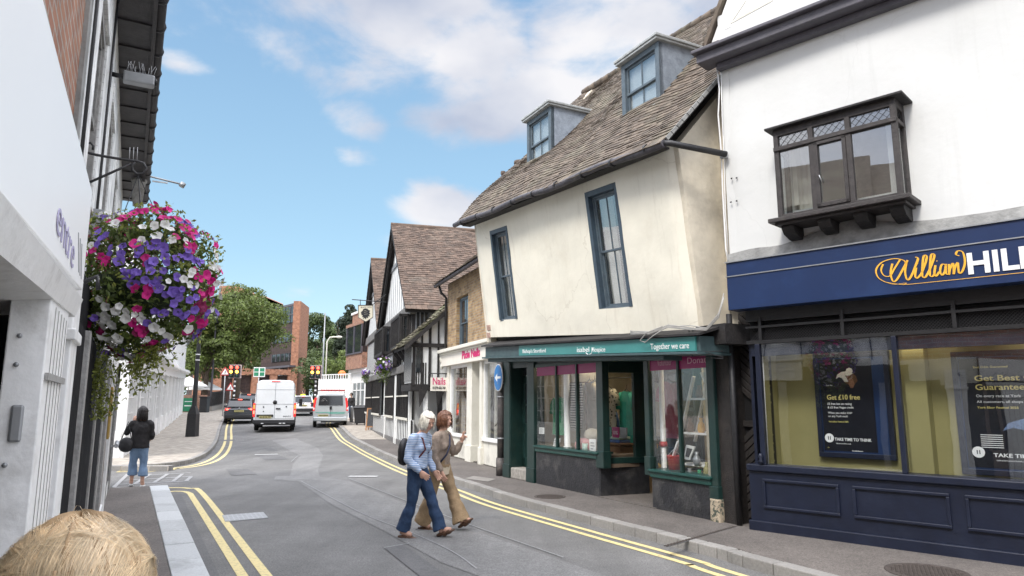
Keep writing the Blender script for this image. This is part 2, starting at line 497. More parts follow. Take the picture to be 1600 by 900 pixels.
def grid_wall(mb, F, u0, u1, z0, z1, holes, d, th, step=0.12, amp=0.012, seed=0, edge=0.10):
 """one hand-finished rendered face: wavy skin with openings and their reveals"""
 us = {u0, u1}; zs = {z0, z1}
 for h in holes: us |= {h[0], h[1]}; zs |= {h[2], h[3]}
 def fill(s):
  s = sorted(s); o = []
  for a, b in zip(s, s[1:]):
   n = max(1, round((b - a) / step)); o += [a + (b - a) * i / n for i in range(n)]
  return o + [s[-1]]
 us = fill(us); zs = fill(zs)
 def dd(u, z):
  w = amp * (mnoise.noise(Vector((u * .9 + seed, z * .9, 1))) + .35 * mnoise.noise(Vector((u * 3 + seed, z * 3, 5))))
  e = 0
  for a in (u - u0, u1 - u):
   if a < edge: e -= (edge - a) ** 2 / edge * .8
  return d + w + e
 nz = len(zs); idx = {}; vs = []
 for i, u in enumerate(us):
  for j, z in enumerate(zs):
   idx[i, j] = len(vs); vs.append(F.W(u, dd(u, z), z))
 fs = []
 inside = lambda u, z: any(h[0] < u < h[1] and h[2] < z < h[3] for h in holes)
 for i in range(len(us) - 1):
  for j in range(nz - 1):
   if not inside((us[i] + us[i + 1]) / 2, (zs[j] + zs[j + 1]) / 2):
    fs.append((idx[i, j], idx[i + 1, j], idx[i + 1, j + 1], idx[i, j + 1]))
 s_ = mb.smooth; mb.smooth = True; mb.add(vs, fs); mb.smooth = s_
 for h in list(holes) + [(u0, u1, z0, z1)]:
  a = [(h[0], h[2]), (h[1], h[2]), (h[1], h[3]), (h[0], h[3])]
  outer = h == (u0, u1, z0, z1)
  for k in range(4):
   p, q = a[k], a[(k + 1) % 4]
   n = max(1, round(math.hypot(p[0] - q[0], p[1] - q[1]) / step))
   for t in range(n):
    A = (p[0] + (q[0] - p[0]) * t / n, p[1] + (q[1] - p[1]) * t / n); B = (p[0] + (q[0] - p[0]) * (t + 1) / n, p[1] + (q[1] - p[1]) * (t + 1) / n)
    quad = [F.W(A[0], dd(*A), A[1]), F.W(B[0], dd(*B), B[1]), F.W(B[0], d - th, B[1]), F.W(A[0], d - th, A[1])]
    mb.add(quad, [(0, 3, 2, 1)] if outer else [(0, 1, 2, 3)])
 return mb
# ------------------------------------------------------------------ palette
M = {}
def asphaltmat(name, base, var, fine=.28):
 m, nt, N, L, P = newmat(name)
 v = vec_source(N, L, 'pos')
 def nz(sc, det=4, ro=.6):
  n = N.new('ShaderNodeTexNoise'); n.inputs['Scale'].default_value = sc; n.inputs['Detail'].default_value = det; n.inputs['Roughness'].default_value = ro
  L.new(v, n.inputs['Vector']); return n.outputs[0]
 def mr(o, a, b, c, d):
  r = N.new('ShaderNodeMapRange');
  for k, x in zip(('From Min', 'From Max', 'To Min', 'To Max'), (a, b, c, d)): r.inputs[k].default_value = x
  L.new(o, r.inputs[0]); return r.outputs[0]
 def mul(a, b):
  x = N.new('ShaderNodeMath'); x.operation = 'MULTIPLY'; L.new(a, x.inputs[0]); L.new(b, x.inputs[1]); return x.outputs[0]
 g = mul(mr(nz(120, 3, .8), .35, .65, 1 - fine, 1 + fine), mr(nz(45, 2, .8), .38, .62, 1 - fine * .55, 1 + fine * .55))
 p = mr(nz(.7, 8, .65), .3, .7, 1 - var, 1 + var)
 q = mr(nz(9, 5), .3, .7, .9, 1.1)
 # worn wheel tracks and patches stretch along the street
 mp = N.new('ShaderNodeMapping'); mp.inputs['Rotation'].default_value = (0, 0, R(-28)); mp.inputs['Scale'].default_value = (1.6, .12, 1)
 L.new(v, mp.inputs[0])
 n = N.new('ShaderNodeTexNoise'); n.inputs['Scale'].default_value = 1.2; n.inputs['Detail'].default_value = 3
 L.new(mp.outputs[0], n.inputs['Vector'])
 t = mr(n.outputs[0], .35, .65, .88, 1.12)
 f = mul(mul(g, p), mul(q, t))
 mx = N.new('ShaderNodeMixRGB'); mx.blend_type = 'MULTIPLY'; mx.inputs[0].default_value = 1; mx.inputs[1].default_value = (*base, 1)
 L.new(f, mx.inputs[2]); L.new(mx.outputs[0], P.inputs['Base Color'])
 P.inputs['Roughness'].default_value = .82
 b = N.new('ShaderNodeBump'); b.inputs['Strength'].default_value = .55; b.inputs['Distance'].default_value = .01
 L.new(nz(150, 2), b.inputs['Height']); L.new(b.outputs[0], P.inputs['Normal'])
 return m
M['asphalt'] = asphaltmat('asphalt', (.140, .138, .134), .22, .46)
M['patch'] = asphaltmat('patch_asphalt', (.178, .176, .172), .14, .36)
M['patch_dark'] = asphaltmat('patch_dark_asphalt', (.116, .115, .115), .12)
M['footway'] = asphaltmat('footway_asphalt', (.122, .108, .098), .24, .40)
M['ground'] = mat('ground', (.12, .13, .09), .9, .3, .4)
M['kerb'] = mat('kerb_granite', (.25, .24, .225), .75, .16, 40, .3, 120, stain=(.16, .16, .155), stain_amt=.5, stain_scale=1.2, island=.12)
M['kerb_white'] = mat('kerb_pale', (.47, .485, .49), .7, .14, 50, .3, 120, stain=(.2, .2, .2), stain_amt=.5, stain_scale=2, island=.1)
def paintline(name, col, under):
 m, nt, N, L, P = newmat(name)
 v = vec_source(N, L, 'pos')
 n = N.new('ShaderNodeTexNoise'); n.inputs['Scale'].default_value = 22; n.inputs['Detail'].default_value = 8; n.inputs['Roughness'].default_value = .75
 L.new(v, n.inputs['Vector'])
 r = N.new('ShaderNodeMapRange'); r.inputs['From Min'].default_value = .50; r.inputs['From Max'].default_value = .66; r.inputs['To Max'].default_value = .8
 L.new(n.outputs[0], r.inputs[0])
 mx = N.new('ShaderNodeMixRGB'); L.new(r.outputs[0], mx.inputs[0]); mx.inputs[1].default_value = (*col, 1); mx.inputs[2].default_value = (*under, 1)
 L.new(mx.outputs[0], P.inputs['Base Color']); P.inputs['Roughness'].default_value = .65
 return m
M['yellow'] = paintline('yellow_line_paint', (.66, .55, .26), (.25, .22, .16))
M['whiteline'] = paintline('worn_white_paint', (.5, .5, .49), (.17, .17, .17))
M['whitefaint'] = paintline('faint_white_paint', (.30, .30, .30), (.15, .15, .15))
M['paving'] = brickmat('block_paving', (.40, .355, .30), (.33, .30, .26), (.22, .2, .17), .4, .2, .012, .85, .3)
M['slab'] = mat('paving_slab', (.24, .225, .205), .8, .12, 30, .2, stain=(.13, .12, .11), stain_amt=.4)
M['white_render'] = mat('white_render', (.63, .635, .62), .75, .03, 2, .15, 9, streak=.22, streak_col=(.42, .42, .40), stain=(.6, .6, .57), stain_amt=.35, stain_scale=.8)
M['cream_render'] = mat('cream_render', (.76, .725, .615), .75, .04, 2.5, .25, 7, streak=.38, streak_col=(.42, .37, .28), stain=(.62, .56, .44), stain_amt=.4, stain_scale=.9)
M['beige_render'] = mat('beige_render', (.66, .60, .485), .8, .12, 3, .4, 9, stain=(.35, .31, .25), stain_amt=.6, stain_scale=1.1)
M['grime_render'] = mat('grimy_render', (.27, .27, .26), .85, .35, 6, .5, 25, stain=(.09, .09, .09), stain_amt=.8, stain_scale=3)
M['tile'] = mat('clay_tile', (.118, .092, .070), .85, .3, 9, .5, 60, island=.38, stain=(.20, .19, .13), stain_amt=.55, stain_scale=1.4, stain_lo=.48)
M['tile_brown'] = mat('brown_clay_tile', (.108, .074, .055), .85, .3, 5, .4, 40, island=.35, stain=(.17, .15, .12), stain_amt=.4, stain_scale=.9)
M['tile_moss'] = mat('mossy_tile', (.13, .115, .085), .9, .35, 6, .4, 40, island=.35, stain=(.10, .115, .04), stain_amt=.6, stain_scale=2, stain_lo=.45)
M['lead'] = mat('lead_sheet', (.27, .31, .36), .55, .22, 7, .25, 30, metal=.15, stain=(.13, .15, .19), stain_amt=.6, stain_scale=4)
M['lead_light'] = mat('weathered_lead', (.36, .38, .38), .7, .2, 9, .3, 40, stain=(.2, .2, .18), stain_amt=.6, stain_scale=6)
M['bluegrey'] = mat('blue_grey_paint', (.085, .115, .14), .5, .15, 9, .15, 50, stain=(.22, .24, .24), stain_amt=.3, stain_scale=8)
M['green'] = mat('dark_green_paint', (.010, .030, .027), .35, .2, 6, .12, 40, stain=(.03, .045, .035), stain_amt=.6, stain_scale=5)
M['green_mid'] = mat('mid_green_paint', (.012, .055, .046), .35, .2, 6, .1, 40)
M['blackrender'] = mat('black_stall_paint', (.021, .021, .024), .5, .35, 8, .5, 30, stain=(.085, .082, .078), stain_amt=.75, stain_scale=2.6, stain_lo=.5)
M['peeling'] = mat('peeling_paint', (.40, .33, .24), .85, .3, 20, .5, 60, stain=(.03, .05, .04), stain_amt=.9, stain_scale=14, stain_lo=.5, stain_hi=.54)
M['black'] = mat('black_paint', (.012, .012, .013), .45, .25, 12, .15, 50)
M['matt_black'] = mat('matt_black_paint', (.012, .012, .014), .9, .3, 12, .2, 50, spec=.12, stain=(.05, .05, .05), stain_amt=.4, stain_scale=6)
M['blackwood'] = mat('black_timber', (.016, .014, .014), .7, .4, 12, .5, 50, stain=(.06, .055, .05), stain_amt=.5, stain_scale=5)
M['darkbrown'] = mat('dark_brown_timber', (.030, .025, .024), .55, .35, 14, .4, 60, stain=(.07, .06, .055), stain_amt=.5, stain_scale=6)
M['boarddark'] = mat('tarred_board', (.017, .014, .013), .6, .4, 14, .6, 60, stain=(.045, .035, .03), stain_amt=.6, stain_scale=5)
M['bargeboard'] = mat('dark_purple_grey_paint', (.085, .08, .095), .5, .15, 10, .2, 50, stain=(.14, .135, .14), stain_amt=.4, stain_scale=4)
M['navy'] = mat('navy_paint', (.0065, .010, .025), .42, .18, 5, .1, 30, stain=(.018, .024, .045), stain_amt=.45, stain_scale=3)
M['navysign'] = mat('navy_sign_panel', (.008, .024, .082), .38, .1, 2, .0, 30, stain=(.015, .04, .12), stain_amt=.5, stain_scale=2)
M['gold'] = mat('gold_lettering', (.80, .43, .045), .4, .05)
M['white'] = mat('white_paint', (.80, .80, .79), .45, .04, 8, .05, 40, stain=(.5, .49, .46), stain_amt=.3, stain_scale=5)
M['whitewood'] = mat('white_wood_paint', (.84, .845, .84), .45, .05, 8, .12, 30, stain=(.36, .35, .33), stain_amt=.45, stain_scale=6)
M['offwhite'] = mat('off_white_paint', (.72, .70, .62), .5, .06, 8, .1, 30, stain=(.48, .45, .36), stain_amt=.4, stain_scale=4)
M['greypost'] = mat('grey_weathered_paint', (.30, .295, .285), .65, .2, 18, .3, 60, stain=(.12, .11, .10), stain_amt=.6, stain_scale=7)
M['teal'] = mat('teal_sign_panel', (.045, .22, .21), .4, .08, 4, 0, 30, stain=(.05, .24, .23), stain_amt=.5, stain_scale=5)
M['fasciagrey'] = mat('dark_teal_fascia_paint', (.05, .085, .09), .5, .2, 8, .2, 40)
M['magenta'] = mat('magenta_vinyl', (.33, .012, .13), .4, .05)
M['brick_red'] = brickmat('red_brick', (.34, .155, .085), (.26, .11, .065), (.33, .29, .25))
M['brick_buff'] = brickmat('buff_stock_brick', (.40, .27, .135), (.24, .15, .08), (.30, .26, .20))
M['brick_office'] = brickmat('orange_office_brick', (.36, .155, .085), (.30, .125, .07), (.36, .26, .2), .3, .1, .008)
M['brick_dark'] = brickmat('dark_office_cladding', (.055, .035, .03), (.045, .03, .027), (.03, .02, .02), 3, .6, .03)
M['brick_white'] = brickmat('white_painted_brick', (.84, .85, .84), (.80, .81, .81), (.64, .64, .63), .225, .075, .005, .7, .5)
M['flint'] = M['brick_buff']
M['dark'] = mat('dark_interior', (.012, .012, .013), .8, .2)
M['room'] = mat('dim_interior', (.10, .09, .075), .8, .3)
M['glass'] = glassmat('shop_glass', (.97, .98, .98), 1.7)
M['glass_strong'] = glassmat('old_window_glass', (.93, .95, .95), 5.0)
M['glassdark'] = mat('dark_window_glass', (.022, .027, .032), .06, .2, 2, .03, 2, spec=.9)
M['metal'] = mat('grey_metal', (.30, .31, .32), .45, .1, 10, metal=.5)
M['steel'] = mat('galvanised_steel', (.42, .43, .44), .5, .1, 10, metal=.4)
M['iron'] = mat('black_iron', (.02, .02, .022), .5, .3, 20, .1)
M['cast'] = mat('rusty_iron_cover', (.062, .05, .044), .7, .3, 30, .4)
M['plastic_black'] = mat('black_plastic', (.02, .02, .022), .5, .1)
M['rubber'] = mat('tyre_rubber', (.012, .012, .012), .8, .2)
M['skin'] = mat('skin', (.56, .33, .24), .5, .05, 30, spec=.4)
M['yellow_wall'] = mat('mustard_display_wall', (.26, .235, .10), .6, .06, 3)
M['carpet'] = mat('dark_carpet', (.05, .05, .055), .9, .2, 20)
# ------------------------------------------------------------------ the ground, the road, the pavements
def draped(poly, h, cuts=True, step=None):
 """flat polygon (x, y) laid over the rising street at height h; returns bmesh"""
 bm = bmesh.new()
 vs = [bm.verts.new((x, y, 0)) for x, y in poly]
 f = bm.faces.new(vs)
 f.normal_update()
 if f.normal.z < 0: f.normal_flip()
 for k, _ in KN[1:-1]:
  bmesh.ops.bisect_plane(bm, geom=bm.verts[:] + bm.edges[:] + bm.faces[:], plane_co=(0, k, 0), plane_no=(0, 1, 0), dist=1e-4)
 bmesh.ops.triangulate(bm, faces=bm.faces[:])
 for v in bm.verts: v.co.z = zf(v.co.y) + h
 return bm
def sheet(mb, poly, h):
 bm = draped([(p[0], p[1]) for p in poly], h)
 bm.verts.index_update()
 mb.add([v.co.copy() for v in bm.verts], [[v.index for v in f.verts] for f in bm.faces]); bm.free()
 return mb
def slabm(mb, poly, h0, h1):
 """sheet with a drop edge all round"""
 bm = draped([(p[0], p[1]) for p in poly], h1)
 bm.verts.index_update()
 base = len(mb.v)
 vs = [v.co.copy() for v in bm.verts]
 mb.add(vs, [[v.index for v in f.verts] for f in bm.faces])
 for e in bm.edges:
  if e.is_boundary:
   l = e.link_loops[0]; a, b = l.vert.co.copy(), l.link_loop_next.vert.co.copy()
   dz = Vector((0, 0, h0 - h1))
   mb.add([a, b, b + dz, a + dz], [(0, 3, 2, 1)])
 bm.free()
 return mb
def offset_line(pts, o):
 """polyline shifted sideways (positive = to its left)"""
 out = []
 for i, p in enumerate(pts):
  a = pts[max(i - 1, 0)]; b = pts[min(i + 1, len(pts) - 1)]
  t = (Vector((b[0], b[1])) - Vector((a[0], a[1]))).normalized()
  out.append((p[0] - t.y * o, p[1] + t.x * o))
 return out
def smooth_line(pts, n=6):
 P_ = [Vector((p[0], p[1])) for p in pts]; out = []
 for i in range(len(P_) - 1):
  p0 = P_[max(i - 1, 0)]; p1 = P_[i]; p2 = P_[i + 1]; p3 = P_[min(i + 2, len(P_) - 1)]
  for k in range(n):
   t = k / n
   q = .5 * ((2 * p1) + (p2 - p0) * t + (2 * p0 - 5 * p1 + 4 * p2 - p3) * t * t + (3 * p1 - p0 - 3 * p2 + p3) * t ** 3)
   out.append((q.x, q.y))
 out.append((P_[-1].x, P_[-1].y))
 return out
def strip(mb, line, w, h, c=0.0):
 """painted strip of width w centred c to the left of the line"""
 a = offset_line(line, c + w / 2); b = offset_line(line, c - w / 2)
 for i in range(len(line) - 1):
  ys = sorted([a[i][1], a[i + 1][1]])
  mb.add([(*b[i], zf(b[i][1]) + h), (*b[i + 1], zf(b[i + 1][1]) + h), (*a[i + 1], zf(a[i + 1][1]) + h), (*a[i], zf(a[i][1]) + h)], [(0, 1, 2, 3)])
 return mb
gmb = MB(); sheet(gmb, [(-700, -60), (700, -60), (700, 700), (-700, 700)], -.03)
struct('ground', gmb, M['ground'])
rmb = MB(); sheet(rmb, [(-60, -20), (40, -20), (40, 118), (-60, 118)], 0.0)
struct('road', rmb, M['asphalt'])
LU = Vector((-.48, .877)); LV = Vector((.877, .48))     # along the left pavement, and out from its wall
def lp(q, p): v = LU * q + LV * p; return (v.x, v.y)
# right pavement
RK = [G(1208, 900), G(1120, 873), G(958, 830), G(800, 787), G(740, 766), G(699, 753), G(629, 727), G(565, 698), G(545, 688), G(531, 677)]
RK = [(4.9, 2.9)] + [(p.x, p.y) for p in RK] + [(-10.6, 42), (-12.3, 50), (-13.6, 60), (-16, 95)]
RKs = smooth_line(RK, 5)
pv = MB(); slabm(pv, offset_line(RKs, -.17) + [(40, 95), (40, 2.9)], 0, .12)
struct('pavement', pv, M['footway'])
# pale concrete and slabs further up the right side
Aq = GH(640, 715, .12);
pv = MB(); far = [p for p in offset_line(RKs, -.175) if p[1] > 29]
sheet(pv, [(far[0][0], far[0][1])] + far[1:] + [(10, 95), (10, 29)], .124)
struct('pavement', pv, M['paving'])
# left pavement beside the camera
LK = [lp(-8, .79), lp(15.3, .79)]
pv = MB(); slabm(pv, [lp(-8, .47), lp(15.35, .47), lp(15.35, -6), lp(-8, -6)], 0, .12)
struct('pavement', pv, M['footway'])
# left pavement beyond the side road
K2 = [GH(120, 735), GH(178, 735), GH(230, 733), GH(275, 729), GH(305, 722), GH(325, 711), GH(337, 697), GH(342, 684), GH(345, 670), GH(350, 659), GH(356, 652)]
K2 = [(-40, K2[0].y + 1)] + [(p.x, p.y) for p in K2]
e = K2[-1]; K2 += [(e[0] - 2.6, e[1] + 8), (e[0] - 5.5, e[1] + 18), (e[0] - 12, 105)]
K2s = smooth_line(K2, 5)
pv = MB(); slabm(pv, offset_line(K2s, .14) + [(-60, 105), (-60, K2[0][1])], 0, .12)
struct('pavement', pv, M['paving'])
def kerb(line, w, side, m, h=.125, step=.9, name='kerb'):
 """row of kerb stones with fine joints"""
 mb = MB(); acc = 0
 seg = []
 for i in range(len(line) - 1):
  a = Vector(line[i]); b = Vector(line[i + 1]); L_ = (b - a).length
  n = max(1, round(L_ / step))
  for k in range(n): seg.append((a + (b - a) * k / n, a + (b - a) * (k + 1) / n))
 for a, b in seg:
  t = (b - a).normalized(); nrm = Vector((-t.y, t.x)) * side
  a2 = a + t * .006; b2 = b - t * .006
  c = a2 + nrm * w; d = b2 + nrm * w
  j = random.uniform(-.003, .003)
  mb.hexa([(a2.x, a2.y, zf(a2.y) - .05), (b2.x, b2.y, zf(b2.y) - .05), (d.x, d.y, zf(d.y) - .05), (c.x, c.y, zf(c.y) - .05),
     (a2.x, a2.y, zf(a2.y) + h + j), (b2.x, b2.y, zf(b2.y) + h + j), (d.x, d.y, zf(d.y) + h + j), (c.x, c.y, zf(c.y) + h + j)] if side > 0 else
    [(c.x, c.y, zf(c.y) - .05), (d.x, d.y, zf(d.y) - .05), (b2.x, b2.y, zf(b2.y) - .05), (a2.x, a2.y, zf(a2.y) - .05),
     (c.x, c.y, zf(c.y) + h + j), (d.x, d.y, zf(d.y) + h + j), (b2.x, b2.y, zf(b2.y) + h + j), (a2.x, a2.y, zf(a2.y) + h + j)])
 o = mb.build(name, m, bevel=.012)
 return tag(o, kind='structure')
kerb(RKs, .17, -1, M['kerb'], .122)
kerb([lp(-8, .79), lp(15.3, .79)], .315, 1, M['kerb_white'])
kerb(K2s, .14, 1, M['kerb'])
# double yellow lines
yl = MB()
strip(yl, smooth_line([lp(-8, 1.13), lp(6, 1.13), lp(13.6, 1.15), lp(14.9, 1.13), lp(15.25, .95), lp(15.2, .8)], 5), .10, .005)
strip(yl, smooth_line([lp(-8, 1.34), lp(6, 1.34), lp(14.6, 1.36), lp(15.6, 1.2), lp(15.9, .9), lp(15.9, .7)], 5), .10, .005)
struct('yellow_lines', yl, M['yellow'])
yl = MB()
k = offset_line(RKs, 0)
strip(yl, k[2:-8], .085, .005, .27); strip(yl, k[2:-8], .085, .005, .47)
struct('yellow_lines', yl, M['yellow'])
yl = MB()
strip(yl, K2s[6:-9], .10, .005, -.28); strip(yl, K2s[6:-9], .10, .005, -.52)
struct('yellow_lines', yl, M['yellow'])
# white marks and trench repairs
def pxpoly(pts, h=.004): return [(GH(x, y).x, GH(x, y).y) for x, y in pts]
wt = MB()
for a, b in (((398, 711), (434, 710)), ((545, 745), (590, 745))):
 p, q = GH(*a), GH(*b); strip(wt, [(p.x, p.y), (q.x, q.y)], .22, .013)
struct('road_marking', wt, M['whiteline'])
wt = MB()
H0 = [(186, 757, 296, 752), (190, 751, 297, 745), (196, 744, 298, 739), (178, 762, 240, 762)]
for x0, y0, x1, y1 in H0:
 p, q = G(x0, y0), G(x1, y1); strip(wt, [(p.x, p.y), (q.x, q.y)], .10, .006)
for (x0, y0), (x1, y1) in [((178, 762), (200, 741)), ((210, 757), (235, 741)), ((240, 755), (262, 741)), ((270, 753), (285, 741)), ((291, 752), (299, 745))]:
 p, q = G(x0, y0), G(x1, y1); strip(wt, [(p.x, p.y), (q.x, q.y)], .08, .010)
struct('road_marking', wt, M['whitefaint'])
pt = MB()
sheet(pt, pxpoly([(462, 685), (497, 700), (505, 712), (497, 735), (500, 745), (545, 752), (640, 790), (765, 838), (900, 884), (960, 905), (760, 905), (690, 880), (600, 830), (520, 790), (465, 752), (428, 750), (430, 744), (453, 744), (458, 725), (470, 712), (445, 700), (425, 688)]), .005)
struct('road_patch', pt, M['patch'])
pt = MB()
sheet(pt, pxpoly([(600, 857), (630, 852), (705, 905), (660, 905)]), .009)
struct('road_patch', pt, M['patch_dark'])
pt = MB()
sheet(pt, pxpoly([(250, 775), (283, 772), (345, 905), (300, 905)]), .003)
struct('road_patch', pt, M['patch_dark'])
jt = MB()
for pts in ([(470, 752), (560, 800), (640, 832), (705, 862), (745, 890)], [(430, 749), (455, 748), (520, 751)], [(545, 748), (700, 808), (880, 872)], [(600, 857), (640, 850)], [(455, 722), (470, 711), (500, 712)], [(240, 800), (300, 900)], [(420, 735), (560, 733), (690, 745)]):
 q = [(G(*p_).x, G(*p_).y) for p_ in pts]; strip(jt, smooth_line(q, 4), .018, .0115)
struct('road_joint', jt, M['whitefaint'])
rr_ = random.Random(5); jt = MB()
for k in range(5):
 q_ = rr_.uniform(5, 34); p_ = rr_.uniform(1.8, 4.8); w_ = rr_.uniform(.15, .4); l_ = rr_.uniform(.3, 1.2)
 sheet(jt, [lp(q_ - l_, p_ - w_), lp(q_ + l_, p_ - w_ * .8), lp(q_ + l_ * .9, p_ + w_), lp(q_ - l_, p_ + w_)], .0075 + .0004 * k)
struct('road_patch', jt, M['patch_dark'])
def cover(pts, h, m, name, label, cat, ribs=True):
 P4 = [GH(*p) for p in pts]
 t = thing(name, label, cat, tuple((P4[0] + P4[2]) / 2 + Vector((0, 0, h))))
 mb = MB(); vs = [Vector((p.x, p.y, zf(p.y) + h)) for p in P4]
 mb.add(vs + [v + Vector((0, 0, .008)) for v in vs], [(4, 5, 6, 7), (0, 1, 5, 4), (1, 2, 6, 5), (2, 3, 7, 6), (3, 0, 4, 7)])
 mb.build('frame', M['steel'] if m != 'cast' else M['cast'], t)
 mb = MB(); n, k = 9, 4
 B = lambda s, r: vs[0].lerp(vs[1], s).lerp(vs[3].lerp(vs[2], s), r) + Vector((0, 0, .010))
 for i in range(n):
  for j in range(k):
   a, b, c, d = (i + .12) / n, (i + .88) / n, (j + .15) / k, (j + .85) / k
   mb.add([B(a, c), B(b, c), B(b, d), B(a, d)], [(0, 1, 2, 3)])
 mb.build('tread_plate', M[m], t)
 return t
def round_cover(px, py, r, name, label, cat):
 c = G(px, py, .121); t = thing(name, label, cat, tuple(c))
 mb = MB(); mb.lathe(c, [(r, 0), (r, .006), (r * .9, .007), (r * .88, .003), (0, .003)], 28); mb.build('frame', M['cast'], t)
 mb = MB(); n = 9
 for i in range(-n, n + 1):
  for j in range(-n, n + 1):
   x, y = (i + .5 * (j % 2)) * r / n, j * r / n
   if x * x + y * y < (r * .82) ** 2: mb.box((c.x + x - .010, c.y + y - .010, c.z + .003), (c.x + x + .010, c.y + y + .010, c.z + .008))
 mb.build('tread_plate', M['cast'], t)
M['cover_pale'] = mat('pale_cover_infill', (.36, .365, .37), .8, .15, 40, .2)
cover([(352, 816), (419, 810), (411, 801), (347, 806)], .004, 'cover_pale', 'manhole_cover', 'pale worn rectangular manhole cover in the road beside the left yellow lines', 'manhole cover')
round_cover(859, 776, .27, 'drain_cover', 'dark iron cover in the footway in front of the green charity shop', 'drain cover')
round_cover(1448, 894, .36, 'drain_cover', 'rusty brown iron cover in the footway in front of the navy shopfront', 'drain cover')
# channel drain across the footway, and cracks
t = thing('channel_drain', 'rusty slotted channel drain running across the footway between green and navy shops', 'drain', tuple(G(1100, 838, .12)))
a, b = G(1040, 853, .122), G(1150, 822, .122)
mb = MB(); n = 26
for i in range(n):
 p = a.lerp(b, i / n); q = a.lerp(b, (i + .6) / n); mb.bar(p, q, .045, .008)
mb.build('grating', M['cast'], t)
mb = MB(); mb.bar(a + Vector((0, 0, -.006)), b + Vector((0, 0, -.004)), .06, .006); mb.build('gully', M['patch_dark'], t)
pt = MB(); sheet(pt, [(p.x, p.y) for p in (G(726, 748, .12), G(762, 753, .12), G(775, 749, .12), G(740, 744, .12))], .127)
struct('paving_slab', pt, M['slab'])
# ------------------------------------------------------------------ building helpers
def part(mb, name, m, parent, **k): return mb.build(name, m, parent, **k)
def sash_window(F, root, u0, u1, z0, z1, d, m_frame, cols=2, rows=(1, 1), glass='glassdark', fw=.055, bar=.02, depth=.07, sill=True,
    curtain=None, name='window', sillm=None, split=.5, inner=True):
 """vertical sliding sash: box frame, two sashes with bars, panes, sill"""
 mb = MB()
 mb.fbox(F, u0, u0 + fw, d - depth, d, z0, z1); mb.fbox(F, u1 - fw, u1, d - depth, d, z0, z1)
 mb.fbox(F, u0 + fw, u1 - fw, d - depth, d, z1 - fw, z1); mb.fbox(F, u0 + fw, u1 - fw, d - depth, d, z0, z0 + fw)
 w = part(mb, name, M[m_frame], root, bevel=.004)
 zm = z0 + (z1 - z0) * split
 for (a, b, dd, nr) in ((z0 + fw, zm + .02, d - .045, rows[0]), (zm - .02, z1 - fw, d - .02, rows[1])):
  s = MB(); U0, U1 = u0 + fw, u1 - fw; r = .035
  s.fbox(F, U0, U0 + r, dd - .03, dd, a, b); s.fbox(F, U1 - r, U1, dd - .03, dd, a, b)
  s.fbox(F, U0 + r, U1 - r, dd - .03, dd, a, a + r); s.fbox(F, U0 + r, U1 - r, dd - .03, dd, b - r, b)
  for i in range(1, cols):
   u = U0 + (U1 - U0) * i / cols; s.fbox(F, u - bar / 2, u + bar / 2, dd - .025, dd - .004, a + r, b - r)
  for i in range(1, nr):
   z = a + (b - a) * i / nr; s.fbox(F, U0 + r, U1 - r, dd - .025, dd - .005, z - bar / 2, z + bar / 2)
  part(s, 'sash', M[m_frame], w, bevel=.003)
  g = MB(); g.fbox(F, U0 + r * .6, U1 - r * .6, dd - .018, dd - .012, a + r * .6, b - r * .6)
  part(g, 'pane', M[glass], w)
 if sill:
  s = MB(); s.fbox(F, u0 - .05, u1 + .05, d - depth, d + .06, z0 - .05, z0 - .002)
  part(s, 'sill', M[sillm or m_frame], w, bevel=.006)
 if curtain:
  s = MB(); n = 26; D = d - depth - .10
  for (ca, cb) in curtain:
   A = u0 + (u1 - u0) * ca; B = u0 + (u1 - u0) * cb
   pts = [(A + (B - A) * i / n, D + .02 * math.sin(i * 1.9)) for i in range(n + 1)]
   s.smooth = True
   s.add([F.W(u, q, z0) for u, q in pts] + [F.W(u, q, z1) for u, q in pts], [(i, i + 1, i + n + 2, i + n + 1) for i in range(n)])
  part(s, 'curtain', M['curtain'], w)
 return w
M['lamp_warm'] = emat('lit_tube', (1.0, .86, .62), 5.0)
M['pale_room'] = mat('pale_interior', (.5, .48, .44), .8, .1)
M['curtain'] = mat('pale_net_curtain', (.62, .60, .54), .9, .08, 3)
M['blind'] = mat('white_roller_blind', (.74, .76, .77), .8, .03, 3)
